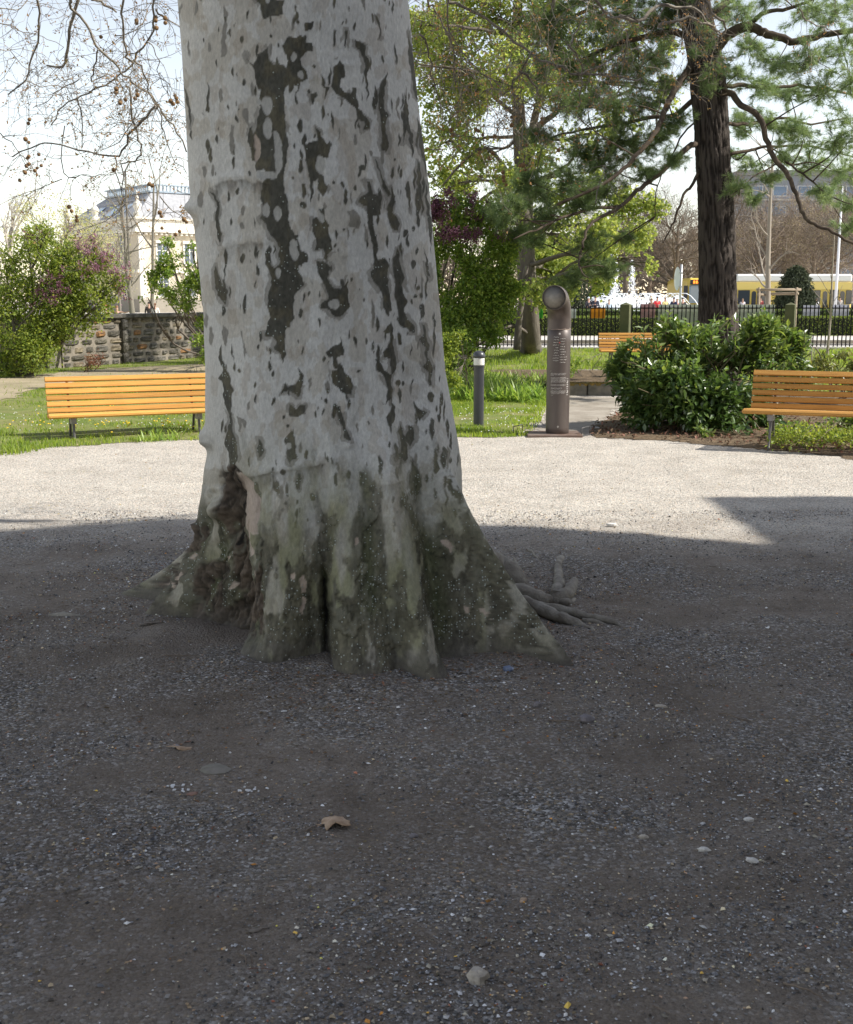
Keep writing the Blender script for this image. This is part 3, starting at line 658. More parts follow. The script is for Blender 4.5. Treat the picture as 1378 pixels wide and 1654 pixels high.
ELL = [(ZA, 'L', 497, 8, 16, 18), (ZA, 'L', 492, 520, 28, 52), (ZA, 'L', 455, 500, 14, 20), (ZA, 'L', 500, 635, 24, 50), (ZA, 'L', 628, 275, 14, 22), (ZA, 'L', 655, 367, 16, 22), (ZA, 'L', 492, 1037, 20, 35), (ZA, 'L', 547, 1055, 20, 42), (ZB, 'L', 530, 72, 22, 44), (ZB, 'L', 453, 172, 13, 24), (ZB, 'L', 715, 320, 26, 25), (ZB, 'L', 508, 980, 14, 18),
 (ZA, 'L', 757, 815, 25, 45), (ZA, 'L', 765, 1080, 12, 25), (ZA, 'L', 625, 1205, 22, 20), (ZA, 'D', 377, 408, 9, 20), (ZA, 'D', 325, 360, 6, 22), (ZA, 'D', 355, 548, 4, 7), (ZA, 'D', 297, 535, 6, 14), (ZA, 'D', 512, 180, 9, 10), (ZA, 'D', 650, 110, 7, 14), (ZA, 'D', 640, 35, 5, 10), (ZA, 'D', 800, 565, 4, 8), (ZA, 'D', 670, 1020, 15, 18), (ZA, 'M', 935, 690, 12, 30), (ZA, 'D', 965, 830, 17, 14), (ZA, 'D', 955, 850, 8, 22), (ZA, 'D', 932, 932, 8, 18), (ZA, 'D', 880, 975, 11, 42), (ZA, 'D', 727, 320, 12, 8), (ZA, 'D', 825, 900, 8, 9), (ZA, 'D', 1155, 855, 8, 22), (ZA, 'D', 1150, 690, 6, 28), (ZA, 'D', 1130, 255, 5, 14), (ZA, 'D', 1240, 1090, 10, 30), (ZA, 'D', 1180, 1150, 12, 20), (ZA, 'D', 1215, 1130, 8, 16), (ZA, 'D', 875, 1135, 10, 8), (ZA, 'D', 200, 720, 12, 35), (ZA, 'D', 215, 770, 10, 35), (ZA, 'D', 410, 858, 6, 14), (ZA, 'D', 325, 828, 5, 14), (ZA, 'D', 240, 865, 4, 12), (ZA, 'D', 320, 1095, 5, 18), (ZA, 'M', 372, 1115, 12, 20), (ZA, 'D', 437, 1095, 3, 24), (ZA, 'M', 185, 855, 12, 32), (ZA, 'M', 170, 980, 12, 40), (ZA, 'M', 112, 240, 6, 40), (ZA, 'M', 65, 60, 7, 50), (ZA, 'M', 140, 40, 9, 40), (ZA, 'D', 178, 195, 4, 12), (ZA, 'M', 205, 230, 10, 25),
 (ZB, 'D', 288, 105, 11, 25), (ZB, 'D', 303, 320, 8, 45), (ZB, 'D', 360, 160, 7, 25), (ZB, 'D', 364, 90, 7, 18), (ZB, 'D', 213, 170, 5, 30), (ZB, 'D', 205, 350, 9, 22), (ZB, 'D', 212, 230, 5, 25), (ZB, 'D', 233, 265, 4, 28), (ZB, 'D', 561, 362, 9, 20), (ZB, 'D', 818, 482, 9, 20), (ZB, 'D', 420, 540, 7, 18), (ZB, 'D', 362, 520, 7, 10), (ZB, 'D', 432, 640, 6, 16), (ZB, 'D', 276, 630, 7, 12), (ZB, 'D', 257, 610, 5, 16), (ZB, 'D', 355, 690, 6, 14), (ZB, 'D', 353, 755, 5, 22), (ZB, 'D', 686, 720, 6, 15), (ZB, 'D', 678, 765, 7, 12), (ZB, 'D', 632, 830, 5, 20), (ZB, 'D', 478, 840, 6, 12), (ZB, 'D', 500, 885, 9, 9), (ZB, 'D', 587, 1012, 9, 22), (ZB, 'D', 828, 630, 9, 8), (ZB, 'D', 1088, 132, 12, 24), (ZB, 'D', 1128, 345, 14, 32), (ZB, 'D', 1107, 240, 6, 12), (ZB, 'D', 1095, 280, 8, 12), (ZB, 'D', 1120, 275, 10, 12), (ZB, 'D', 1078, 305, 6, 12), (ZB, 'D', 1180, 400, 6, 30), (ZB, 'D', 1205, 850, 10, 15), (ZB, 'D', 1165, 750, 12, 24), (ZB, 'D', 1172, 890, 10, 42), (ZB, 'D', 1188, 1040, 9, 60), (ZB, 'D', 1190, 805, 6, 18), (ZB, 'D', 1105, 75, 6, 20), (ZB, 'D', 1062, 25, 6, 28), (ZB, 'D', 970, 25, 8, 28), (ZB, 'D', 1035, 495, 8, 14), (ZB, 'D', 1030, 690, 16, 16), (ZB, 'D', 1033, 740, 12, 30), (ZB, 'D', 1058, 690, 7, 14), (ZB, 'D', 1240, 900, 8, 50), (ZB, 'D', 1256, 960, 7, 40), (ZB, 'D', 1218, 760, 6, 30), (ZB, 'D', 1225, 1020, 14, 40), (ZB, 'D', 1255, 1140, 14, 10), (ZB, 'D', 1100, 680, 4, 12), (ZB, 'D', 1045, 600, 5, 18), (ZB, 'M', 145, 470, 12, 40), (ZB, 'M', 125, 400, 10, 40), (ZB, 'M', 320, 790, 7, 22), (ZB, 'D', 325, 1050, 5, 22), (ZB, 'D', 550, 1140, 9, 36), (ZB, 'D', 455, 1165, 10, 26), (ZB, 'D', 725, 1130, 8, 30), (ZB, 'D', 785, 1110, 10, 26), (ZB, 'D', 355, 1165, 16, 26), (ZB, 'L', 1080, 1030, 9, 46),
 (ZC, 'D', 893, 215, 6, 14), (ZC, 'D', 955, 215, 6, 12), (ZC, 'D', 1075, 300, 6, 14), (ZC, 'D', 1028, 190, 12, 20), (ZC, 'D', 1138, 105, 10, 22), (ZC, 'D', 845, 580, 10, 20), (ZC, 'K', 937, 575, 10, 20), (ZC, 'K', 1240, 410, 12, 20), (ZC, 'L', 1150, 720, 15, 20), (ZC, 'L', 1280, 550, 25, 25), (ZC, 'L', 1275, 745, 16, 30), (ZC, 'K', 727, 572, 4, 16), (ZC, 'K', 572, 500, 8, 12),
 (ZD, 'D', 243, 60, 10, 26), (ZD, 'D', 222, 180, 5, 14), (ZD, 'D', 240, 430, 7, 30), (ZD, 'D', 430, 40, 12, 30), (ZD, 'D', 503, 250, 7, 18), (ZD, 'D', 460, 15, 10, 30)]
er = np.random.default_rng(3)
for k in range(340):   # the many small flecks, thicker towards the right
    u = er.uniform(0, 1) ** .62; yy = er.uniform(-10, 850); t = (yy) / 760
    xl = np.interp(yy, [s[0] for s in sil], [s[1] for s in sil]); xr = np.interp(yy, [s[0] for s in sil], [s[2] for s in sil])
    s = er.lognormal(0, .45); e = .35 + .65 * math.sin(math.acos(max(-1, min(1, 2 * u - 1))))
    ELL.append(((0, 0, 1), 'D' if er.uniform() < .72 else 'M', xl + (xr - xl) * u, yy, 1.9 * s * e, er.uniform(3.2, 8.5 if u < .6 else 13) * s))
segs_ = []
val = {'D': 0, 'M': 1, 'K': 2, 'L': 3}
lay = [np.zeros_like(px) for _ in range(4)]
def paint(sel, kind, m):
    if kind == 'L':
        for q in (0, 1): lay[q][sel] = np.minimum(lay[q][sel], 1 - m)
        lay[3][sel] = np.maximum(lay[3][sel], m)
    else:
        if kind == 'K': lay[0][sel] = np.minimum(lay[0][sel], 1 - m)
        lay[val[kind]][sel] = np.maximum(lay[val[kind]][sel], m)
hn = fbm(np.stack([px / 11, py / 16, px * 0], -1), 301, 3); hn2 = fbm(np.stack([px / 26, py / 40, px * 0], -1), 305, 3)
for pas in (0, 1):
    for (ox, oy, sc), kind, s in POLY:
        if (kind in 'LK') != bool(pas): continue
        P = [(float(a.split(',')[0]) / sc + ox, float(a.split(',')[1]) / sc + oy) for a in s.split()]
        xx = [p[0] for p in P]; yy = [p[1] for p in P]
        sel = np.where(front & (px > min(xx) - 6) & (px < max(xx) + 6) & (py > min(yy) - 6) & (py < max(yy) + 6))
        ins, d = poly_in(wx[sel], wy[sel], P); sd2 = np.where(ins, d, -d)
        paint(sel, kind, sst(-.2, 1.0, sd2 + .3))
        if kind == 'D': lay[1][sel] = np.maximum(lay[1][sel], .75 * sst(-5.2, -4.4, sd2 + 4.5 * hn[sel]) * (hn2[sel] > .04))
    for (ox, oy, sc), kind, x, y, a, b in ELL:
        if (kind in 'LK') != bool(pas): continue
        x, y, a, b = x / sc + ox, y / sc + oy, a / sc, b / sc
        sel = np.where(front & (abs(px - x) < a + 5) & (abs(py - y) < b + 5))
        d = (1 - np.hypot((wx[sel] - x) / a, (wy[sel] - y) / b)) * min(a, b) * 1.3
        paint(sel, kind, sst(-.5, .9, d))
# the far side of the trunk and all above the frame get the same kind of pattern
un = np.stack([np.cos(PH) * 2.6, np.sin(PH) * 2.6, ZZ * 1.6], -1)
bn = fbm(un, 90, 4); bk = sst(.20, .23, bn)
lay[0] = np.where(front & (py > -15), lay[0], bk)
seen = (front & (py > -15)).astype(float)
# foot of the tree: old dark bark with moss and lichen between the pale ridges
lowz = sst(1.0, .36, ZZ + .13 * fbm(np.stack([px / 22, py / 60, px * 0], -1), 101, 4) * 3.0)
pat = fbm(np.stack([px / 17, py / 48, px * 0], -1), 111, 4)
ridge_pale = np.zeros_like(px)
for pts, w in [([(500, 760), (480, 860), (440, 930), (415, 1040)], 26), ([(545, 760), (552, 870), (560, 950)], 18), ([(630, 760), (640, 880), (665, 990), (690, 1060)], 25), ([(752, 790), (797, 900), (857, 1010), (905, 1062)], 7), ([(355, 830), (335, 920), (245, 990)], 13), ([(195, 962), (262, 922), (296, 893)], 8), ([(420, 780), (440, 860), (455, 930)], 22), ([(700, 780), (720, 840)], 14), ([(395, 790), (410, 870)], 14), ([(345, 760), (350, 810)], 16)]:
    d, s = pline(pts, wx, wy); ridge_pale = np.maximum(ridge_pale, np.exp(-(d / w) ** 2))
darkf = lowz * sst(.05, .22, pat + .50 * lowz - .50 * ridge_pale + .0 + .45 * groove_m) * seen
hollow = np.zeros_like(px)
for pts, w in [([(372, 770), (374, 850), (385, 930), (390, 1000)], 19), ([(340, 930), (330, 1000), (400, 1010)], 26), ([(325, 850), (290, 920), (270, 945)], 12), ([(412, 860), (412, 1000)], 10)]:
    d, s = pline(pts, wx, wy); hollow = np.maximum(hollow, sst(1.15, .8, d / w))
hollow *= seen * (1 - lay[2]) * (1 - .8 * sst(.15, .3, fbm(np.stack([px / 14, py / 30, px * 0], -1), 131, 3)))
lay[2] *= 1.0
d, s = pline([(350, 858), (352, 895)], wx, wy); mossw = np.exp(-(d / 12) ** 2)
# colours
def C3(*c): return np.array(c, float)
fine = fbm(np.stack([px / 3.2, py / 5.5, px * 0], -1), 141, 3)[..., None]; med = fbm(np.stack([px / 30, py / 70, px * 0], -1), 151, 4)[..., None]
col = C3(.60, .595, .56) * (1 + .13 * med + .08 * fine)
warm = sst(.6, .0, (px - 280) / 400)[..., None] * seen[..., None]  # bounce from the sunlit ground put into the colour of the left side
col = col * (1 - warm * np.array([0, .025, .07]))
mid = sst(.19, .22, fbm(np.stack([px / 34, py / 52, px * 0], -1), 161, 4))[..., None]
col = col * (1 - .16 * mid * np.array([.75, .95, 1.25]))
mid2 = sst(.24, .26, fbm(np.stack([wx / 15, wy / 30, px * 0], -1), 163, 3))[..., None]; col = col * (1 - .16 * mid2 * np.array([.8, 1, 1.2]))
def over(c, m): 
    global col
    m = m[..., None] if m.ndim == 2 else m; col = col * (1 - m) + c * m
over(C3(.26, .245, .21) * (1 + .15 * fine), lay[1])
dkn = fbm(np.stack([px / 12, py / 22, px * 0], -1), 155, 4)[..., None]; over((C3(.088, .085, .067) + C3(.035, .026, .008) * sst(-.1, .4, dkn)) * (1 + .4 * fine + .3 * med), lay[0])
over(C3(.45, .44, .40) * (1 + .06 * fine), lay[3])
over(C3(.055, .05, .04), np.clip(scar_m, 0, 1) * .55 * (.45 + .55 * sst(-.3, .3, med[..., 0])))
over(C3(.29, .265, .19) * (1 + .25 * fine + .35 * med + .3 * strk[..., None]), np.clip(lowz * .68 + .22 * sst(640, 860, py), 0, .75) * seen)
# green algae bloom under the upper scar and round the foot
gr = sst(640, 900, py) * sst(.0, .45, fbm(np.stack([px / 30, py / 110, px * 0], -1), 171, 3) + .25) * (.35 + .5 * lowz) * seen * (1 - .4 * sst(.7, 1, (px - 280) / 420))
over(C3(.20, .205, .09) * (1 + .2 * fine), np.clip(gr, 0, .62) * (1 - lay[2]))
over(C3(.115, .106, .072) * (1 + .5 * fine + .4 * med + .5 * strk[..., None]), darkf * .93 * (1 - lay[2]) * (1 - lay[3] * .9))
over(C3(.07, .09, .03) * (1 + .4 * fine), np.clip(groove_m, 0, 1) * darkf * .5)
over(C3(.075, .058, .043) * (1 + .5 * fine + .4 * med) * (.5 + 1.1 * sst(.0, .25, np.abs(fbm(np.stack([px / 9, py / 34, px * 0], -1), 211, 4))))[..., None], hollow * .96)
plate = fbm(np.stack([px / 22, py / 40, px * 0], -1), 205, 4); over(C3(.035, .034, .024), darkf * .7 * np.exp(-(plate / .02) ** 2)); over(C3(.19, .185, .14), darkf * .5 * sst(.12, .16, plate) * (1 - sst(.3, .34, plate)))
over(C3(.50, .40, .32) * (1 + .1 * fine), lay[2] * .85)
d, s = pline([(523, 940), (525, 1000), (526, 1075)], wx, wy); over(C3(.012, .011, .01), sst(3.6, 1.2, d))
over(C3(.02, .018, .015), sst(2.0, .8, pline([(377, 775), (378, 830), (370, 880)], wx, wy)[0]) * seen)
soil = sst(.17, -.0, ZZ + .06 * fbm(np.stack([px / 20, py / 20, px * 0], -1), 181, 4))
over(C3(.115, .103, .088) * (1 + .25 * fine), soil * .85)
# outlines of the plates catch dirt
edge = (lay[0] * (1 - lay[0]) * 4) * seen; over(C3(.06, .058, .048), edge * .35)
lich = np.clip(darkf + .75 * lay[0] * sst(0, 700, py), 0, 1) * (1 - hollow) * (1 - soil) * sst(-.5, .25, fbm(np.stack([px / 40, py / 60, px * 0], -1), 191, 3))
d, s = pline([(602, 955), (605, 1010), (618, 1070)], wx, wy); lich = np.clip(lich * 1.25 + 1.5 * np.exp(-(d / 9) ** 2), 0, 2)
disp += .0035 * (lay[0] * .5 - lay[3] * .3 - lay[2] * 1.2) + .012 * darkf * fbm(np.stack([px / 9, py / 14, px * 0], -1), 201, 4) + .007 * darkf * sst(.0, .06, fbm(np.stack([px / 22, py / 40, px * 0], -1), 205, 4)) + .026 * hollow * (np.abs(fbm(np.stack([px / 9, py / 34, px * 0], -1), 211, 4)) * 2 - .5)
disp += .0014 * fbm(np.stack([px / 8, py / 16, px * 0], -1), 221, 4)
disp *= seen
RR = RR + disp
X0 = cz + RR * np.cos(PH) - TC[0]; Y0 = cy + RR * np.sin(PH) - TC[1]
nph = len(phi)
i = np.arange(len(zz) - 1)[:, None] * nph; j = np.arange(nph)[None, :]; k = (j + 1) % nph
tq = np.stack([i + j, i + k, i + nph + k, i + nph + j], -1).reshape(-1, 4)
def bark_mat():
    m = bpy.data.materials.new('plane_bark'); m.use_nodes = True; nt = m.node_tree; N = nt.nodes; L = nt.links; b = N['Principled BSDF']
    b.inputs['Roughness'].default_value = .82; b.inputs['Specular IOR Level'].default_value = .25
    at = N.new('ShaderNodeAttribute'); at.attribute_name = 'c'; li = N.new('ShaderNodeAttribute'); li.attribute_name = 'lichen'
    tc = N.new('ShaderNodeTexCoord')
    mp = N.new('ShaderNodeMapping'); mp.inputs['Scale'].default_value = (1, 1, .45); L.new(tc.outputs['Object'], mp.inputs[0])
    n1 = N.new('ShaderNodeTexNoise'); n1.inputs['Scale'].default_value = 90; n1.inputs['Detail'].default_value = 7; n1.inputs['Roughness'].default_value = .7; L.new(mp.outputs[0], n1.inputs['Vector'])
    hs = N.new('ShaderNodeHueSaturation'); mr = N.new('ShaderNodeMapRange'); mr.inputs[1].default_value = .3; mr.inputs[2].default_value = .7; mr.inputs[3].default_value = .8; mr.inputs[4].default_value = 1.18
    L.new(n1.outputs[0], mr.inputs[0]); L.new(mr.outputs[0], hs.inputs['Value']); L.new(at.outputs['Color'], hs.inputs['Color'])
    # lichen: tiny grey-white discs
    vo = N.new('ShaderNodeTexVoronoi'); vo.inputs['Scale'].default_value = 85; L.new(tc.outputs['Object'], vo.inputs['Vector'])
    sp = N.new('ShaderNodeSeparateColor'); L.new(vo.outputs['Color'], sp.inputs[0])
    a1 = N.new('ShaderNodeMath'); a1.operation = 'MULTIPLY'; L.new(li.outputs['Fac'], a1.inputs[0]); a1.inputs[1].default_value = .30
    a2 = N.new('ShaderNodeMath'); a2.operation = 'LESS_THAN'; L.new(sp.outputs[0], a2.inputs[0]); L.new(a1.outputs[0], a2.inputs[1])
    a3 = N.new('ShaderNodeMath'); a3.operation = 'LESS_THAN'; L.new(vo.outputs['Distance'], a3.inputs[0]); a3.inputs[1].default_value = .30
    a4 = N.new('ShaderNodeMath'); a4.operation = 'MULTIPLY'; L.new(a2.outputs[0], a4.inputs[0]); L.new(a3.outputs[0], a4.inputs[1])
    mx = N.new('ShaderNodeMix'); mx.data_type = 'RGBA'; L.new(a4.outputs[0], mx.inputs[0]); L.new(hs.outputs[0], mx.inputs[6]); mx.inputs[7].default_value = (.36, .39, .35, 1)
    L.new(mx.outputs[2], b.inputs['Base Color'])
    bp = N.new('ShaderNodeBump'); bp.inputs['Distance'].default_value = .007; L.new(n1.outputs[0], bp.inputs['Height'])
    L.new(bp.outputs[0], b.inputs['Normal']); return m
M_BARK = bark_mat()
trunk = link('trunk', mesh_np('trunk', np.stack([X0, Y0, ZZ], -1).reshape(-1, 3), tq, None, M_BARK, True, {'c': np.clip(col, .005, .8).reshape(-1, 3), 'lichen': lich.ravel()}), tree)
del P3, un, wn2, fine, med

# roots running out on the right
def root(pp, z0, rads, label=None, k=4, n=10, col_=(.23, .22, .195), bend=.012):
    P = smooth_pl([np.array(G(x, y, z)) for (x, y), z in zip(pp, z0)], k)
    rr = np.interp(np.linspace(0, 1, len(P)), np.linspace(0, 1, len(rads)), rads)
    P = P + .35 * bend * rg.normal(size=P.shape)
    mb = MB(); mb.tube(P, rr * (1 + .10 * rg.normal(size=len(P))), n, flat=1.0)
    V = mb.V[0]; mb.V[0] = V + .010 * np.stack([fbm(V * 22, 5 + q, 3) for q in range(3)], -1) - np.array([*TC, 0])
    o = mb.obj('root', mat('root_bark', (.30, .28, .24), .9, col2=(.16, .14, .115), vscale=9, bump=.006, bscale=90, spec=.2), tree, True)
    if label: o['label'] = label
root([(760, 905), (800, 912), (840, 945), (868, 966)], [.26, .17, .07, -.01], [.10, .075, .05, .03])
root([(775, 945), (830, 958), (872, 968), (888, 972)], [.10, .065, .055, .03], [.075, .06, .045, .03])
root([(904, 902), (902, 930), (900, 952), (898, 968)], [.0, .035, .05, .04], [.024, .028, .032, .038], 'stub of root pointing away with peeling bark')
root([(885, 972), (905, 968), (922, 950), (930, 938)], [.02, .04, .06, .07], [.035, .045, .03, .02])
root([(890, 965), (915, 975), (930, 968)], [.02, .03, .01], [.03, .03, .015])
root([(800, 968), (850, 975), (900, 995), (945, 1015), (968, 1030)], [.10, .06, .05, .02, -.01], [.045, .035, .03, .022, .012], k=5)
root([(855, 975), (905, 985), (960, 998), (1000, 1010), (1010, 1026)], [.05, .04, .03, .015, -.005], [.022, .022, .017, .012, .006], k=5)
root([(940, 1003), (975, 1008), (990, 1020), (1002, 1028)], [.02, .015, .01, -.005], [.015, .013, .01, .006])
root([(905, 992), (935, 1012), (955, 1028), (962, 1034)], [.03, .015, .0, -.01], [.016, .014, .01, .006])
root([(868, 1012), (910, 1014), (960, 1024), (985, 1030)], [.01, .014, .008, -.004], [.014, .013, .01, .006])
root([(870, 905), (862, 893), (852, 888)], [.0, .02, .0], [.008, .008, .005])
root([(830, 925), (834, 912), (833, 900)], [.0, .03, .05], [.012, .01, .006])
root([(840, 920), (862, 916)], [.015, .015], [.012, .008], k=2)
root([(80, 996), (110, 994), (150, 1000)], [.0, .012, -.005], [.014, .018, .01])

# ---------------- limbs above the frame and the twigs that hang into it
twc = mat('twig_bark', (.28, .25, .20), .8, col2=(.14, .12, .10), vscale=14, spec=.2)
M_LIMB = mat('limb_bark', (.46, .45, .40), .8, col2=(.20, .19, .15), vscale=3, bump=.004, spec=.2)
top = np.array([ctr[-1] - .06 * (7.1 - zt[-1]), 5.99, 7.05])
limb_ends = []
for dx, dy, L, up, r in [(-1, .35, 6.5, .25, .22), (1, .45, 7, .3, .24), (-.5, -1, 6, .4, .2), (.6, -.9, 6, .45, .2), (.1, .9, 6.5, .8, .26), (-.2, .1, 6, 2.5, .26)]:
    d = np.array([dx, dy, up]); d /= np.linalg.norm(d); pts = [top - np.array([0, 0, .25])]
    for q in range(9):
        d = d + rg.normal(0, .09, 3) + np.array([0, 0, -.015 * q]); d /= np.linalg.norm(d); pts.append(pts[-1] + d * L / 9)
    MB().tube(np.array(pts) - np.array([*TC, 0]), np.linspace(r, r * .22, 10), 12).obj('branch', M_LIMB, tree, True)
    limb_ends.append(pts)
    tb, tp = [], []
    for q in (4, 6, 8):
        grow(tb, tp, pts[q], d + rg.normal(0, .6, 3), 2.6, .05, 0, [(6, .12, 6, .55, .5, .0, .8), (5, .15, 6, .5, .5, .0, .8), (3, .2, 0, 0, 0, 0, 0)], rg)
    # only what stays above the frame
    tb = [t for t in tb if min(p[2] for p in t[0]) > 3.4 + .33 * max(p[1] for p in t[0]) - 0]
    mb = MB()
    for p, r2, lv in tb: mb.tube(np.array(p) - np.array([*TC, 0]), r2, 4 if lv else 6, cap=False)
    if mb.n: tag(mb.obj('twig', M_LIMB, tree), kind='stuff')
TW = []
zl = 3.937
def tz(s, sc=zl, ox=0, oy=0): return [(float(a.split(',')[0]) / sc + ox, float(a.split(',')[1]) / sc + oy) for a in s.split()]
main = [  # outline in the photo, distance, thickness there in m
 (tz('445,-120 450,0 455,40 540,150 620,290 700,370 770,460 830,520 950,600 1010,680 1100,800 1190,960'), 7.6, .0085),
 (tz('770,-160 785,0 785,130 800,300 830,380 880,400 930,500 950,580 1000,680'), 7.2, .0075),
 (tz('950,-100 970,0 985,150 940,260 850,380 770,470 600,560 490,620 400,670 330,790'), 7.9, .0075),
 (tz('200,-110 230,0 250,80 240,220 200,370 160,510 50,600'), 8.4, .0085),
 (tz('520,-90 480,60 440,190 420,330 415,400 380,425 300,415'), 8.0, .0125),
 (tz('1000,680 900,780 820,860 750,990 560,970 380,930 240,920 80,990'), 7.5, .0075),
 (tz('830,560 840,720 880,850 900,960 860,1020 780,1050 785,1180'), 7.5, .0065),
 (tz('490,620 520,720 520,940'), 7.9, .005), (tz('990,70 1050,110 1140,155'), 7.9, .006),
 (tz('620,300 600,420 580,520 680,480 760,520 800,640'), 7.6, .005), (tz('560,-30 640,20 735,75'), 8.3, .011),
 (tz('-40,310 60,330 170,440 240,470'), 8.2, .003), (tz('-30,135 60,160 150,200 260,230 400,300'), 8.6, .0035), (tz('-30,50 100,60 170,10 200,-60'), 8.5, .004),
 (tz('0,850 60,900 170,1020 240,1100'), 8, .0035), (tz('400,790 405,1100 520,1120 700,1110 830,1080'), 8, .0035),
 (tz('870,700 760,900 640,960'), 7.5, .0035), (tz('940,260 1000,350 1020,500 1080,630'), 7.8, .0035), (tz('730,240 860,190 930,100 920,-50'), 8.0, .0035),
 (tz('160,510 260,550 400,520 470,480'), 8.4, .0035), (tz('1010,680 1050,850 1100,1000 1190,1100'), 7.6, .004), (tz('500,500 380,570 300,640 200,690'), 8.2, .0035),
 ([(188, 255), (190, 290), (205, 330), (213, 365)], 7.8, .004), ([(205, 330), (180, 348), (135, 372)], 7.8, .003), ([(188, 295), (205, 300)], 7.8, .003),
 ([(100, 290), (60, 305), (0, 330)], 8.1, .003), ([(258, 318), (280, 342), (305, 350)], 7.4, .0035), ([(325, 300), (310, 325), (288, 352)], 7.2, .003),
 (tz('170,-60 180,0 350,80 500,180 650,300 800,395 900,425 1000,470 1150,480 1300,490 1400,515', ox=680), 7.3, .0095),
 (tz('165,-80 170,0 180,180 260,330 340,420 450,500 580,540', ox=680), 7.0, .0055),
 (tz('20,-60 40,0 90,70 170,220 210,380 215,550', ox=680), 7.2, .0075), (tz('-10,210 50,320 60,420 100,560 130,720', ox=680), 6.9, .0055),
 (tz('700,320 640,450 580,540 600,680 650,750 630,900 655,960', ox=680), 7.2, .006), (tz('650,450 720,530 775,615', ox=680), 7.2, .008),
 (tz('940,290 1000,370 1030,460 1015,580 1010,680', ox=680), 7.6, .006), (tz('990,470 1100,430 1250,340 1290,300', ox=680), 7.5, .005), (tz('600,590 700,660 790,700', ox=680), 7.1, .0035),
 (tz('1080,-40 1160,60 1210,110 1378,115', ox=680), 7.6, .009), (tz('930,300 1000,180 1060,60 1080,-60', ox=680), 7.8, .005), (tz('1310,200 1310,280 1270,480 1240,630', ox=680), 7.6, .0045),
 (tz('300,540 260,600 230,660 170,710', ox=680), 7.1, .004), (tz('580,545 520,600 450,560 300,640', ox=680), 7.1, .004),
 ([(1000, 28), (1035, 32), (1055, 12), (1090, 12), (1125, 14), (1140, 36), (1155, 42)], 8.2, .013), ([(1062, 40), (1085, 36), (1112, 30), (1140, 38), (1165, 52)], 8.2, .012), ([(1120, -20), (1150, 20), (1168, 35), (1172, 55)], 8.2, .01),
 ([(1292, 15), (1300, 30), (1330, 44), (1350, 52)], 8.4, .005), ([(690, 280), (700, 290), (722, 320)], 6.8, .004),
 ([(1070, 15), (1045, 60), (1020, 80)], 8, .004), ([(960, 330), (975, 270), (970, 275)], 7.6, .003)]
rt = np.random.default_rng(77)
twn, twk, buds, budd = MB(), MB(), [], []
main_ext = []
lim_all = np.array([p for l in limb_ends for p in l])
for pp, Y, r in main:
    if pp[0][1] < 0:   # comes down from a limb above the frame
        a = np.array(A(*pp[0], Y)); q = lim_all[np.argmin(np.linalg.norm(lim_all - a, axis=1))]
        mid_ = (a * .6 + q * .4) + rt.normal(0, .12, 3)
        twk.tube(smooth_pl([q, mid_, a], 3) - np.array([*TC, 0]), np.linspace(r * 2.4, r, 7), 5)
    P = smooth_pl(PL(pp, (Y - .15, Y + .25)), 3); P = P + rt.normal(0, .006, P.shape)
    twk.tube(P - np.array([*TC, 0]), np.linspace(r * 1.05, r * .55, len(P)), 6)
    n = int(len(P) * .95)
    for _ in range(n):
        i0 = rt.integers(1, len(P)); p = P[i0]; L = rt.uniform(.10, .5)
        tb, tp = [], []
        grow(tb, tp, p, rt.normal(0, 1, 3) * np.array([1, .7, .8]) + np.array([0, 0, -.35]), L, .0022, 0, [(6, .28, 3, .5, .7, -.10, .9), (4, .35, 0, 0, 0, -.1, 0)], rt)
        for p2, r2, lv in tb:
            twn.tube(np.array(p2) - np.array([*TC, 0]), np.maximum(r2, .0011), 3, cap=False)
            for q in p2[1:]:
                if rt.uniform() < .22: buds.append(q); budd.append(rt.normal(0, 1, 3))
tag(twk.obj('hanging_branch', twc, tree, True), kind='stuff')
tag(twn.obj('twig', twc, tree), kind='stuff')
# extra thin spray at the upper right, where the twigs are dense
tws = MB()
for _ in range(95):
    x = rt.uniform(668, 900) if rt.uniform() < .8 else rt.uniform(900, 1100); y = rt.uniform(-30, 260 - max(0, x - 760) * .5); Y = rt.uniform(6.8, 9)
    tb, tp = [], []
    grow(tb, tp, A(x, y, Y), rt.normal(0, 1, 3) + np.array([0, 0, -.5]), rt.uniform(.3, .6), .0028, 0, [(6, .25, 4, .6, .7, -.08, .8), (4, .3, 0, 0, 0, -.1, 0)], rt)
    for p2, r2, lv in tb:
        tws.tube(np.array(p2) - np.array([*TC, 0]), np.maximum(r2, .0011), 3, cap=False)
        for q in p2[1:]:
            if rt.uniform() < .33: buds.append(q); budd.append(rt.normal(0, 1, 3))
tag(tws.obj('twig', twc, tree), kind='stuff')
B = np.array(buds) - np.array([*TC, 0]); D = np.array(budd); D /= np.linalg.norm(D, axis=1, keepdims=True)
BB = np.repeat(B, 2, 0) + rt.normal(0, .006, (len(B) * 2, 3)); DD = rand_unit(len(BB))
tag(link('bud', leaf_mesh('bud', BB, .018, leafmat('bud_scales', (.33, .22, .08), .6, .3, .5), aspect=.55, dirs=DD), tree), kind='stuff')
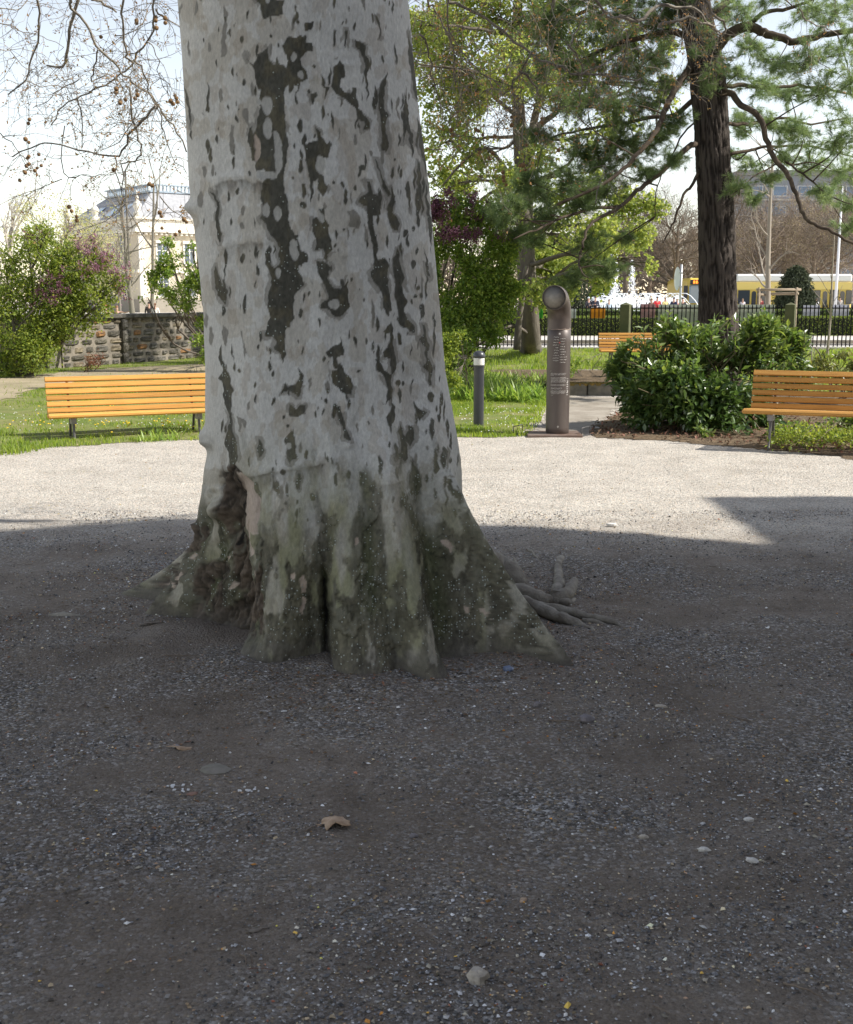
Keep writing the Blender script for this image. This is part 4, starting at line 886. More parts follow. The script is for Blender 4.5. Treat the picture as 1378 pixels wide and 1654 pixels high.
# hanging seed balls
def ball_mesh():
    n = 220; ga = math.pi * (3 - math.sqrt(5)); mb = MB()
    th = np.arange(12) * 2 * math.pi / 12
    prof = [(max(1e-5, math.sin(a)), -math.cos(a)) for a in np.linspace(0, math.pi, 9)]
    mb.lathe(prof, 12)
    V = mb.V[0]; V *= (1 + .07 * rg.normal(size=(len(V), 1)))
    kk = np.arange(90); z = 1 - 2 * (kk + .5) / 90; a = kk * ga; D = np.stack([np.sqrt(1 - z * z) * np.cos(a), np.sqrt(1 - z * z) * np.sin(a), z], -1)
    s = np.cross(D, rand_unit(90)); s /= np.linalg.norm(s, axis=1, keepdims=True)
    mb.add(np.stack([D * .9 - s * .12, D * .9 + s * .12, D * 1.2], 1).reshape(-1, 3), None, np.arange(270).reshape(90, 3))
    return mb.mesh('seed_ball', mat('seed_ball', (.20, .12, .06), .9, col2=(.32, .2, .1), vscale=3, spec=.2), True)
BM = ball_mesh()
bl = tz('868,130 868,147 990,130 995,178 990,110 1050,115 1052,145 642,235 740,565 738,588 870,577 875,603 860,625 765,645 765,655 798,632 1112,607 1085,643 1100,660 1128,648 1122,626 187,760 180,785 162,885 183,905 247,983 183,995 175,1005 168,1055 183,1043 262,1053 237,1068 222,1085 160,1097 722,1080 950,1170 125,1147')
bl += tz('253,266 273,299 893,85 915,97 975,311 987,340 992,436 1168,368 1188,387 1132,461 1102,486 312,343 316,375', 4.921, 60, 280)
bl += tz('193,825 207,858 235,710 470,867 455,972 373,970 350,825 365,833 393,858 578,795 580,745 773,755 770,780 732,850 670,922 650,1050 663,1078 522,1095 525,1125 528,1148 542,1175 875,955 1195,908 1095,410', zl, 680, 0)
bl += [(1076, 170), (840, 268), (790, 256)]
strings = MB()
for i, (x, y) in enumerate(bl):
    Y = 7.4 + .5 * math.sin(i * 2.1); p = A(x, y, Y)
    o = link('seed_ball', BM, tree, p - Vector((*TC, 0)), (rnd.uniform(0, 6), rnd.uniform(0, 6), 0)); s = rnd.uniform(.010, .0135); o.scale = (s, s, s)
    q = p + Vector((rnd.uniform(-.02, .02), 0, rnd.uniform(.10, .2)))
    strings.tube(smooth_pl([p, (p + q) / 2 + Vector((.006, 0, 0)), q], 2) - np.array([*TC, 0]), .0010, 3, cap=False)
tag(strings.obj('stalk', twc, tree), kind='stuff')

# ================================================================== BUILDINGS
def wall_box(name, lo, hi, m, parent): 
    return MB().box(lo, hi).obj(name, m, parent)
M_PLAST = mat('museum_plaster', (.30, .27, .22), .9, col2=(.25, .22, .18), vscale=.8, var=.1)
M_SLATE = mat('slate_roof', (.07, .075, .085), .6, var=.2, vscale=3)
mus = thing('museum_building', 'long plastered museum wing on the right of the court, out of frame', 'building', (13, 0, 0))  # unseen building inferred from its shadow; its form is set to cast it
def mbx(n, lo, hi, m=M_PLAST): return wall_box(n, (lo[0] - 13, lo[1], lo[2]), (hi[0] - 13, hi[1], hi[2]), m, mus)
mbx('wall', (13.02, -40, 0), (26, 8.2, 8.78)); mbx('cornice', (12.6, -40.3, 8.8), (26, 8.53, 9.33))
pf = [(-39.9, 9.35), (6.45, 9.35), (6.49, 10.1), (6.74, 10.9), (7.0, 11.7), (7.03, 13.9), (6.6, 14.5), (6.25, 15.2), (-39.9, 15.2)]  # outline of a thin slab, shaped so its shadow edge bulges on the court
mg = MB(); mg.add([(.3, y, z) for y, z in pf] + [(.55, y, z) for y, z in pf], [(i, (i + 1) % 9, (i + 1) % 9 + 9, i + 9) for i in range(9)], [(0, i + 1, i) for i in range(1, 8)] + [(9, 9 + i, 10 + i) for i in range(1, 8)]); mg.obj('shadow_profile', M_PLAST, mus)
mbx('wall', (13.57, -39.8, 9.36), (26, 4.6, 15.1)); mbx('roof', (13.6, -39.8, 15.22), (25.8, 4.2, 19), M_SLATE)
for k in range(9):
    for z in (1.2, 5.4):
        y = 5.6 - k * 4.2
        w = mbx('window', (12.97, y - .7, z), (13.01, y + .7, z + 2.4), mat('dark_glass', (.03, .035, .04), .1))

# palace beyond the wall on the left
M_SAND = mat('sandstone', (.66, .59, .46), .85, col2=(.56, .49, .37), vscale=.7, var=.1)
M_TRIM = mat('pale_stone_trim', (.74, .70, .61), .8, var=.1, vscale=1)
M_PGL = mat('window_glass', (.12, .15, .18), .08, spec=.8)
M_WHITE = mat('white_paint', (.75, .75, .72), .5)
M_ZINC = mat('zinc', (.30, .36, .42), .5, metal=.3)
M_ROOF = mat('palace_slates', (.33, .335, .35), .85, var=.2, vscale=1.5)
pal_c = A(228, 482, 140)     # the near corner
pal = thing('palace', 'sandstone palace with slate mansard roof and balustrade beyond the garden wall', 'building', (pal_c.x, 140, 0), R(40))
def pb(n, lo, hi, m=M_SAND, par=None): return MB().box(lo, hi).obj(n, m, par or pal)
# local frame: x runs right along the lit front, y runs back along the shaded flank
PW, PD, PH_ = 40, 21, 9.2
pb('wall', (0, .3, 0), (PW, PD, PH_))
pb('plinth', (-.25, -.05, 0), (PW, PD + .2, 1.5), mat('plinth_stone', (.30, .27, .22), .9, var=.15, vscale=1))
pb('cornice', (-.55, -.35, PH_ + .02), (PW, PD + .5, PH_ + .45), M_TRIM); pb('attic', (-.1, .15, PH_ + .47), (PW, PD, PH_ + 1.5), M_TRIM); pb('cornice', (-.35, -.12, PH_ + 1.52), (PW, PD + .3, PH_ + 1.75), M_TRIM)
pb('string_course', (-.2, .08, 4.6), (PW, PD + .1, 4.95), M_TRIM)
dn = MB()
for k in range(60): dn.box((.1 + k * .66, -.2, PH_ - .25), (.4 + k * .66, .28, PH_ - .02))
for k in range(30): dn.box((-.4, .6 + k * .66, PH_ - .25), (-.02, .9 + k * .66, PH_ - .02))
tag(dn.obj('dentil', M_TRIM, pal), kind='stuff')
z0, z1 = PH_ + 1.77, PH_ + 5.0
rf = MB(); rf.add([(.1, .5, z0), (PW, .5, z0), (PW, PD, z0), (.1, PD, z0), (4.2, 4.6, z1), (PW, 4.6, z1), (PW, PD - 4, z1), (4.2, PD - 4, z1)], [(0, 1, 5, 4), (3, 0, 4, 7), (4, 5, 6, 7), (2, 3, 7, 6)])
roof = rf.obj('roof', M_ROOF, pal)
bal = MB(); bal.box((4.0, 4.4, z1 + .02), (PW, 4.8, z1 + .22)); bal.box((4.0, 4.4, z1 + .85), (PW, 4.75, z1 + 1.0)); bal.box((4.0, 4.8, z1 + .02), (4.4, PD - 4, z1 + .22)); bal.box((4.0, 4.8, z1 + .85), (4.35, PD - 4, z1 + 1.0))
for k in range(70): bal.box((4.2 + k * .5, 4.5, z1 + .23), (4.36 + k * .5, 4.66, z1 + .84))
for k in range(23): bal.box((4.1, 5.3 + k * .5, z1 + .23), (4.26, 5.46 + k * .5, z1 + .84))
tag(bal.obj('balustrade', M_ZINC, pal), kind='stuff')
for x, y in ((.3, .6), (10.4, .6), (.3, 12), (20, .6), (.3, 20.2)):
    MB().lathe([(.5, 0), (.5, .5), (.3, .6), (.38, .9), (.55, 1.3), (.35, 1.7), (.16, 1.9), (.22, 2.15), (.1, 2.4), (.05, 2.9), (1e-5, 3.0)], 10, (x, y), Matrix.Translation((0, 0, PH_ + 1.77))).obj('finial', M_TRIM, pal, True)
for y, w in ((5.2, 1.6), (8.2, 1.6), (13, 1.6)):   # skylights on the flank
    a = np.array([.1, y, z0]); t0, t1 = .12, .55
    sl = lambda t, yy: (.1 + 4.1 * t - .08, yy, z0 + (z1 - z0) * t + .1)
    MB().add([sl(t0, y), sl(t0, y + w), sl(t1, y + w), sl(t1, y)], [(0, 3, 2, 1)]).obj('skylight', mat('skylight_glass', (.35, .45, .55), .08, spec=1), pal)
def pwin(x, z, w=1.3, h=2.3, flank=False):
    def bx(lo, hi): return (lo, hi) if not flank else ((lo[1] - .3, lo[0], lo[2]), (hi[1] - .3, hi[0], hi[2]))
    f = MB(); f.box(*bx((x - w / 2 - .22, .12, z - .25), (x + w / 2 + .22, .30, z))); f.box(*bx((x - w / 2 - .28, .05, z + h + .05), (x + w / 2 + .28, .30, z + h + .35)))
    f.box(*bx((x - w / 2 - .2, .2, z), (x - w / 2, .30, z + h + .04))); f.box(*bx((x + w / 2, .2, z), (x + w / 2 + .2, .30, z + h + .04)))
    o = f.obj('window', M_TRIM, pal)
    MB().box(*bx((x - w / 2, .26, z), (x + w / 2, .30, z + h))).obj('pane', M_PGL, o)
    s = MB(); s.box(*bx((x - .05, .22, z), (x + .05, .25, z + h))); s.box(*bx((x - w / 2, .22, z + h * .62), (x - .055, .25, z + h * .62 + .09))); s.box(*bx((x + .055, .22, z + h * .62), (x + w / 2, .25, z + h * .62 + .09)))
    s.obj('sash', M_WHITE, o)
for k in range(9):
    for z in (1.9, 5.7): pwin(3.1 + k * 3.6, z)
for k in range(5):
    for z in (1.9, 5.7): pwin(3.2 + k * 3.7, z, flank=True)
for x in (.0, 9.7, 19.4):
    MB().box((x + (.02 if x else .0), .02, 1.52), (x + .8, .28, PH_ - .3)).obj('pilaster', M_TRIM, pal)
MB().tube([(-.12, 4.4, 1.5), (-.12, 4.4, PH_)], .09, 8).obj('downpipe', M_ZINC, pal)

# grey block of flats behind the trees on the right
flt = thing('apartment_block', 'grey concrete block of flats behind bare trees on the far right', 'building', (A(1360, 482, 190).x, 190, 0))
M_CONC = mat('grey_concrete', (.26, .28, .32), .8, var=.1, vscale=.4)
MB().box((-17, 0, 0), (30, 14, 20.5)).obj('wall', M_CONC, flt); MB().box((-17.4, -.4, 20.52), (30.2, 14.2, 21.3)).obj('roof', mat('dark_roof', (.2, .2, .22), .8), flt)
for r in range(6):
    for c in range(12):
        x = -15.6 + c * 3.8; z = 1.6 + r * 3.15
        w = MB().box((x, -.06, z), (x + 2.2, -.01, z + 1.6)).obj('window', M_WHITE, flt); MB().box((x + .12, -.12, z + .1), (x + 2.08, -.07, z + 1.5)).obj('pane', mat('flat_glass', (.10, .16, .26), .08, spec=.8), w)
    MB().box((-16.9, -.9, .9 + r * 3.15), (29.9, -.13, 1.15 + r * 3.15)).obj('balcony', mat('balcony_slab', (.42, .42, .43), .8), flt)

# ================================================================== GARDEN WALL
wa, wb_ = G(103, 597), G(345, 578)
wdir = Vector((wb_.x - wa.x, wb_.y - wa.y, 0)); wlen = wdir.length + 2.6; wrz = math.atan2(wdir.y, wdir.x)
gw = thing('garden_wall', 'old sandstone garden wall of blackened blocks between the lilac and the trunk', 'wall', (wa.x, wa.y, 0), wrz)
HW = 1.14
M_MORT = mat('lime_mortar', (.24, .21, .17), .95, col2=(.11, .098, .08), vscale=2.5, bump=.01, bscale=30)
MB().box((.04, .05, 0), (wlen, .55, HW)).obj('core', M_MORT, gw)
rockm = []
for q in range(7):
    mb = MB(); gx, gz = np.meshgrid(np.linspace(0, 1, 6), np.linspace(0, 1, 5)); e = np.minimum(np.minimum(gx, 1 - gx) * 5, np.minimum(gz, 1 - gz) * 4).clip(0, 1); e = np.where(e > 0, .6 + .4 * e, 0)
    Xr = gx + rg.normal(0, .016, gx.shape); Zr = gz + rg.normal(0, .03, gx.shape); cr = (gx - .5) * (gz - .5); Xr = .5 + (Xr - .5) * (1 - .06 * np.abs(cr) * 4 * rg.uniform(.3, 1)); Zr = .5 + (Zr - .5) * (1 - .08 * np.abs(cr) * 4 * rg.uniform(.3, 1))
    Yr = .45 - .30 * e ** .5 - e * rg.uniform(0, .20, gx.shape)
    fr_ = np.stack([Xr, Yr, Zr], -1).reshape(-1, 3); bk_ = fr_.copy(); bk_[:, 1] = 1.0; i = np.arange(4)[:, None] * 6 + np.arange(5)[None]
    qf = np.stack([i, i + 1, i + 7, i + 6], -1).reshape(-1, 4); bd = list(range(6)) + [11, 17, 23] + list(range(29, 23, -1)) + [18, 12, 6]; bd = np.array(bd)
    mb.add(np.concatenate([fr_, bk_]), np.concatenate([qf, qf[:, ::-1] + 30, np.stack([bd, bd + 30, np.roll(bd, -1) + 30, np.roll(bd, -1)], -1)])); rockm.append(mb)
ST = [mat('wall_stone_black', (.055, .050, .042), .95, col2=(.15, .135, .10), vscale=5, var=.2, bump=.02, bscale=18, objvar=.35), mat('wall_stone_grey', (.14, .13, .11), .95, col2=(.06, .055, .045), vscale=4, bump=.02, bscale=18, objvar=.3),
      mat('wall_stone_tan', (.24, .20, .135), .95, col2=(.09, .075, .055), vscale=4, bump=.02, bscale=18, objvar=.25), mat('wall_stone_rust', (.30, .15, .05), .95, col2=(.11, .075, .05), vscale=4, bump=.02, bscale=18, objvar=.2)]
srm = {}
for a in range(7):
    for b in range(4): srm[a, b] = rockm[a].mesh('stone', ST[b])
rw = random.Random(12)
zc_ = .0
hs_ = [.17, .15, .20, .16, .19, .14, .12]
for ci_, h in enumerate(hs_):
    x = .02 + rw.uniform(0, .05)
    if zc_ + h > HW: break
    while x < wlen - .1:
        w = rw.choice([.26, .34, .42, .5, .56, .3]) * rw.uniform(.85, 1.15)
        mtl = rw.choices([0, 1, 2, 3], [5, 3.2, 2.2, .5] if x > 1.0 else [2, 2.4, 4, 0])[0]
        if ci_ == len(hs_) - 1: mtl = rw.choices([0, 1, 2, 3], [1, 2, 4, 1.2])[0]
        o = link('stone', srm[rw.randrange(7), mtl], gw, (x, .05 - rw.uniform(.028, .055), zc_ + .008), None, (w - .022, .16, h - .018))
        x += w
    zc_ += h
cb = 0.0
while cb < wlen - .1:
    w = rw.uniform(.9, 1.5); o = MB().bbox((0, 0, 0), (min(w, wlen - cb) - .012, .66, .10), .015).obj('coping_stone', ST[1], gw, loc=(cb - .02, -.07, HW + .004)); cb += w
for x in (2.12,):
    z = 0
    for h in (.30, .26, .3, .27): link('pier_stone', srm[rw.randrange(7), 0 if rw.random() < .6 else 1], gw, (x, -.10, z + .005), None, (.17, .12, h - .02)); z += h
# flank of the wall going back at the corner, lighter and brown
gw2 = thing('garden_wall', 'short return of the garden wall, a brown stone corner pier by the lilac', 'wall', (wa.x, wa.y, 0), wrz + R(90))
MB().box((.06, .0, 0), (5, .40, HW)).obj('core', M_MORT, gw2)
for k, h in enumerate([.3, .28, .3, .24]):
    z = sum([.3, .28, .3, .24][:k]); x = .02
    while x < 4.6:
        w = rw.uniform(.35, .7); link('stone', srm[rw.randrange(7), rw.choice([2, 2, 1, 0])], gw2, (x, .38, z + .01), None, (w - .03, .09, h - .03)); x += w
x = .7
while x < 4.8: MB().bbox((0, 0, 0), (.98, .62, .10), .015).obj('coping_stone', ST[1], gw2, loc=(x, -.08, HW + .004)); x += 1.0

# ================================================================== BENCHES
M_WOOD = mat('oiled_wood', (.58, .31, .085), .75, col2=(.44, .22, .06), vscale=2.2, stretch=(1.0, 45, 45), spec=.15, objvar=.2, var=.18)
M_WOODR = mat('oiled_wood_shaded', (.52, .28, .08), .75, col2=(.38, .19, .055), vscale=2.2, stretch=(1.0, 45, 45), spec=.15, objvar=.2, var=.18)  # darker copy: shade on the bench turned from the sun, put into the colour
M_IRON = mat('grey_iron', (.12, .115, .115), .5, metal=.5, var=.15)
def bench(label, loc, rz, L=1.85, wood=M_WOOD, legs=True):
    t = thing('bench', label, 'bench', loc, rz, 'slatted park benches')
    sm = MB(); sm.bbox((0, -.0285, -.0155), (L, .0285, .0155), .004)
    me = sm.mesh('slat', wood)
    fm_ = MB(); fm_.bbox((-.025, -.05, -.026), (L + .01, .045, .026), .016); mf = fm_.mesh('slat', wood)
    o = link('slat', mf, t, (0, -.235, .405))
    for k in range(4): link('slat', me, t, (0.01, -.15 + k * .078, .412 - k * .006), (R(-4), 0, 0))
    for k in range(5): link('slat', me, t, (0.02, .165 + k * .019, .436 + k * .0715), (R(75), 0, 0))
    link('slat', me, t, (0.02, .165 + 5 * .019 + .006, .436 + 5 * .0715 - .002), (R(62), 0, 0))
    for x in (.27, L - .27):
        lg = MB()
        P = smooth_pl([(x, -.14, .37), (x, -.15, .27), (x, -.17, .14), (x, -.215, .02), (x, -.25, .0)], 3); lg.tube(P, np.linspace(.024, .020, len(P)), 8, flat=.7)
        P = smooth_pl([(x, .10, .37), (x, .14, .25), (x, .19, .12), (x, .25, .01), (x, .275, .0)], 3); l2 = MB(); l2.tube(P, np.linspace(.024, .020, len(P)), 8, flat=.7)
        lg.obj('leg', M_IRON, t, True); l2.obj('leg', M_IRON, t, True)
        MB().bbox((x - .032, -.20, .30), (x + .032, -.08, .375), .006).obj('bracket', mat('bracket_iron', (.25, .24, .24), .5, metal=.4), t)
        s = MB(); s.bbox((x - .018, -.2, .371), (x + .018, .16, .388), .004); s.tube([(x, .15, .38), (x, .192, .45), (x, .285, .785)], .016, 6); s.obj('support', M_IRON, t, True)
    return t
bl_ = A(80, 673, 13.35)
bench('golden slatted bench on the left lawn beside the plane trunk', (bl_.x - .095, 13.35 + .215, bl_.z - .405), R(24), 2.0)
br_ = A(1203, 664, 12.75)
bench('brown slatted bench at the right edge in front of the laurel', (br_.x + .09, 12.75 + .23, max(-.02, br_.z - .405)), R(-22), 1.9, M_WOODR)
bb_ = A(968, 571, 28.5)
bench('small slatted bench far back before the iron fence, half behind the laurel', (bb_.x, 28.5, .0 - .02), R(2), 1.85)

# ================================================================== BOLLARD LAMP
p = G(773, 691)
bo = thing('bollard_lamp', 'black bollard lamp with a white ribbed glass band on the grass', 'lamp', (p.x, p.y, 0))
M_BLK = mat('anthracite_paint', (.045, .048, .055), .35, spec=.5, var=.1)
MB().lathe([(.076, 0), (.076, .03), (.066, .035), (.066, .772), (.072, .775), (.072, .79), (.06, .792)], 28).obj('post', M_BLK, bo, True)
edgesplit(bo.children[-1])
MB().lathe([(.064, .792)] + [(.072 - .006 * (k % 2), .795 + k * .0105) for k in range(9)] + [(.06, .886)], 28).obj('diffuser', mat('opal_glass', (.72, .72, .68), .3), bo, True)
MB().lathe([(.06, .886), (.078, .888), (.078, .905)] + [(.078 * math.cos(a), .905 + .072 * math.sin(a)) for a in np.linspace(.1, 1.5, 8)] + [(1e-5, .977)], 28).obj('cap', M_BLK, bo, True)
edgesplit(bo.children[-1]); MB().bbox((-.09, -.09, -.01), (.09, .09, .012), .003).obj('base_plate', M_BLK, bo)

# ================================================================== STEEL PIPE COLUMN
p = G(900, 703); pc = thing('pipe_column', 'brown steel pipe column bent over at the top with white lettering', 'monument', (p.x, p.y, 0))
def rust():
    m = mat('brown_steel', (.085, .068, .062), .45, metal=.3, col2=(.12, .10, .09), vscale=3, stretch=(1, 1, .35), bump=.0008, bscale=60); return m
M_RUST = rust(); RP = .139; ZJ = 1.262
MB().lathe([(RP - .012, .02), (RP, .022)] + [(RP, z) for z in np.linspace(.1, ZJ - .004, 9)] + [(RP - .003, ZJ - .002)], 48).obj('pipe', M_RUST, pc, True)
av = np.array([-.30, -.95, 0]); av /= np.linalg.norm(av); RB = .27; ZB_ = 1.36
P = [(0, 0, ZJ + .002)] + [tuple(av * RB * (1 - math.cos(a)) + np.array([0, 0, ZB_ + RB * math.sin(a)])) for a in np.linspace(0, math.pi / 2, 14)] + [tuple(av * (RB + .07) + np.array([0, 0, ZB_ + RB]))]
eb = MB(); eb.tube(P, RP, 48, cap=False); eo = eb.obj('elbow', mat('brown_steel_elbow', (.07, .055, .05), .42, metal=.3, col2=(.11, .088, .08), vscale=3, bump=.0008, bscale=60), pc, True)
wm = MB(); th_ = np.linspace(0, 2 * math.pi, 61); wm.tube([((RP + .001) * math.cos(t), (RP + .001) * math.sin(t), ZJ + .003 * math.sin(9 * t)) for t in th_], .004, 6, cap=False); wm.obj('weld_seam', mat('weld', (.28, .22, .18), .6, metal=.4), pc, True)
ec = np.array(P[-1]); M0 = Matrix.Translation(ec) @ Vector(av).to_track_quat('Z', 'Y').to_matrix().to_4x4()
MB().lathe([(RP + .001, -.02), (RP + .001, .0), (RP - .007, .002), (RP - .007, -.03)], 48, (0, 0), M0).obj('rim', M_RUST, pc, True); edgesplit(pc.children[-1])
MB().lathe([(RP - .007, -.004), (1e-5, -.0035)], 48, (0, 0), M0).obj('end_glass', mat('dusty_glass', (.20, .19, .17), .45, spec=.5, col2=(.27, .25, .22), vscale=14), pc, True)
mbt = MB()
def on_pipe(u, z, r=RP + .0012): # u metres round from the facing line
    a = -math.pi / 2 - .06 + u / RP; return (r * math.cos(a), r * math.sin(a), z)
def glyph(mb, u0, z0, w, h, kind):
    t = h * .17
    def q(a, b, c, d): # u range, z range
        mb.add([on_pipe(u0 + a * w, z0 + b * h), on_pipe(u0 + c * w, z0 + b * h), on_pipe(u0 + c * w, z0 + d * h), on_pipe(u0 + a * w, z0 + d * h)], [(0, 1, 2, 3)])
    if kind == 0: q(0, 0, .25, 1); q(.25, .8, 1, 1)
    elif kind == 1: q(0, 0, .25, .7); q(.7, 0, .95, .7); q(.25, .5, .7, .7)
    elif kind == 2: q(.3, 0, .6, 1)
    elif kind == 3: q(0, 0, .9, .2); q(0, .2, .25, .7); q(.25, .5, .9, .7)
    else: q(0, .1, .25, .7); q(.25, 0, .9, .2); q(.7, .2, .95, .95)
rt2 = random.Random(4)
def textline(z, u0, u1, h, mb, gap=.12):
    u = u0
    while u < u1:
        w = h * rt2.uniform(.55, .8)
        if rt2.random() > gap: glyph(mb, u, z, w * .85, h, rt2.randrange(5))
        u += w
for k in range(10):
    L = rt2.uniform(.048, .072) if k else .06
    if k == 4: L = .035
    textline(1.168 - k * .0305, -.012 - L, -.010, .0095, mbt)
    L = [.062, .058, .05, .056, .06, .078, .055, .088, .082, .065][k]
    textline(1.150 - k * .0305, .006, .006 + L, .0095, mbt)
for (zt_, zb_, ul, ur) in [(.772, .766, -.105, -.08), (.748, .738, -.105, .092), (.736, .728, -.105, .088), (.722, .718, -.105, -.05), (.700, .640, -.100, .088), (.634, .630, -.1, -.06), (.616, .596, -.1, .086), (.576, .560, -.1, .042), (.542, .512, -.1, .086), (.505, .500, -.1, .02), (.488, .484, -.1, -.055)]:
    z = zt_
    while z > zb_ - .001: textline(z, ul, ur if z - .007 > zb_ else ur - .015, .0042, mbt, .14); z -= .0072
for k, h in enumerate([.012, .012, .022, .02, .02, .012, .020, .022, .012]):
    z = .68 - k * .0235
    for q in range(2): glyph(mbt, .105 + q * .014, z, .013, h * .8, (k * 2 + q) % 5)
mbt.obj('lettering', mat('white_print', (.72, .70, .66), .6), pc)
def disc(name, u, z, r, m):
    mb = MB(); mb.add([on_pipe(u, z, RP + .002)] + [on_pipe(u + r * math.cos(a), z + r * math.sin(a), RP + .002) for a in np.linspace(0, 2 * math.pi, 13)[:-1]], None, [(0, 1 + k, 1 + (k + 1) % 12) for k in range(12)]); mb.obj(name, m, pc)
disc('emblem', 0, 1.212, .011, MATS['white_print']); disc('red_dot', 0, 1.108, .0065, mat('red_print', (.75, .03, .01), .5)); disc('screw', 0, .118, .012, mat('screw_steel', (.4, .38, .36), .3, metal=.8)); disc('screw', .135, 1.275, .007, mat('screw_steel'))
bp = MB(); bp.bbox((-.375, -.26, -.02), (.275, .24, .03), .004); bp.obj('base_plate', mat('rusty_plate', (.20, .155, .13), .6, metal=.2, col2=(.15, .09, .065), vscale=5, bump=.001), pc)
for x, yy in ((.34, -.02), (-.46, .16)):
    hp = thing('ground_hoop', 'small iron hoop at the %s edge of the pipe plate' % ('right' if x > 0 else 'left'), 'hoop', (p.x + x, p.y + yy, 0), R(60), 'iron hoops beside the pipe plate')
    MB().tube([(-.13, 0, -.02), (-.13, 0, .09), (-.12, 0, .10), (.12, 0, .10), (.13, 0, .09), (.13, 0, -.02)], .006, 6).obj('rod', M_IRON, hp, True); MB().bbox((-.16, -.02, -.005), (.16, .02, .008), .002).obj('foot', M_IRON, hp)

# ================================================================== STEP AND RAISED BED
p0, p1 = G(894, 639), G(1010, 641); sh = .20
stp = thing('stone_step', 'two mossy stone blocks edging the raised bed across the path', 'step', (p0.x, p0.y, 0))
wS = (p1.x - p0.x)
M_BLOCK = mat('mossy_block', (.27, .24, .19), .95, col2=(.14, .13, .10), vscale=5, bump=.01)
for k in range(2):
    MB().bbox((.0 + k * wS / 2, 0, -.02), (wS / 2 - .02 + k * wS / 2, .25, sh), .02).obj('block', M_BLOCK, stp)
ms = MB()
for _ in range(420):
    x = rg.uniform(0, wS - .05); y = rg.uniform(-.015, .16)
    if fbm(np.array([[x * 3, y * 3, 0]]), 4, 2)[0] < -.1: continue
    ms.box((x, y, sh - .03), (x + .035, y + .04, sh + rg.uniform(.002, .016)), jit=.006)
tag(ms.obj('moss', mat('orange_moss', (.30, .19, .04), .95, col2=(.14, .12, .04), vscale=12), stp), kind='stuff')
sheet('soil_bed', [(p0.x - .6, p0.y + .24), (p1.x + .8, p1.y + .24), (p1.x + 1.6, p1.y + 4.4), (p0.x - .9, p0.y + 4.6)], sh - .03, M_BED, step=.12, edge=.08, world=True)

# ================================================================== IRON FENCE
FY = 38.0
M_FE = mat('black_iron', (.010, .010, .011), .8, spec=.1)
fx0, fx1 = A(560, 560, FY).x, A(1400, 560, FY).x
fe = thing('iron_fence', 'black iron railing with square stone pillars in front of the hedges', 'fence', (0, FY, 0))
M_PIL = mat('greened_sandstone', (.07, .08, .035), .95, col2=(.12, .12, .06), vscale=2)
pil_x = [A(x, 540, FY).x for x in (745, 1010, 1275)]
for x in pil_x:
    mb = MB(); mb.box((x - .15, -.15, 0), (x + .15, .15, 1.42)); mb.add([(x - .15, -.15, 1.42), (x + .15, -.15, 1.42), (x + .15, .15, 1.42), (x - .15, .15, 1.42), (x, 0, 1.50)], None, [(0, 1, 4), (1, 2, 4), (2, 3, 4), (3, 0, 4)])
    for V in mb.V: V -= [x, 0, 0]
    mb.obj('pillar', M_PIL, fe, loc=(x, 0, 0), rot=(0, 0, R(-26)))
bm = MB(); bm.box((-.015, -.012, .10), (.015, .012, 1.40)); bm.add([(-.011, -.011, 1.40), (.011, -.011, 1.40), (.011, .011, 1.40), (-.011, .011, 1.40), (0, 0, 1.46)], None, [(0, 1, 4), (1, 2, 4), (2, 3, 4), (3, 0, 4)]); bmm = bm.mesh('bar', M_FE)
x = fx0
while x < fx1:
    if all(abs(x - q) > .2 for q in pil_x): link('bar', bmm, fe, (x, 0, 0))
    x += .132
xs_ = [fx0] + pil_x + [fx1]
for a, b in zip(xs_[:-1], xs_[1:]):
    for z in (.14, 1.30): MB().box((a + .15, .015, z), (b - .15, .035, z + .035)).obj('rail', M_FE, fe)
    MB().box((a + .15, -.12, -.02), (b - .15, .14, .075)).obj('sill', mat('sill_stone', (.30, .29, .27), .9, var=.2), fe)
def banner(x0, x1, y0, y1, col, label, col2=None):
    a, b = A(x0, y1, FY + .06), A(x1, y0, FY + .06)
    o = MB().box((0, 0, 0), (b.x - a.x, .012, b.z - a.z)).obj('banner', mat('banner_' + label.split()[0], col, .6, col2=col2, vscale=1.2), None); o.location = (a.x, FY + .05, a.z); tag(o, label, 'banner')
banner(953, 978, 497, 514, (.80, .30, .01), 'orange square banner hung on the iron fence')
banner(919, 931, 497, 514, (.62, .66, .70), 'grey white banner on the fence just right of the pipe column')
banner(871, 877, 498, 514, (.05, .55, .03), 'green strip of banner on the fence left of the pipe column')
banner(1034, 1059, 491, 513, (.45, .30, .32), 'reddish picture banner on the fence right of a stone pillar', (.25, .06, .05))
banner(1062, 1128, 492, 545, (.40, .44, .34), 'pale greenish tall banner on the fence left of the pine trunk', (.5, .52, .47))
banner(1186, 1252, 492, 540, (.42, .46, .38), 'pale green banner on the fence right of the pine trunk', (.5, .52, .46))
banner(1297, 1325, 493, 510, (.60, .60, .72), 'lilac white banner on the fence, left of the thin sapling pair')
banner(1345, 1372, 492, 510, (.64, .64, .76), 'lavender banner at the far right end of the fence')

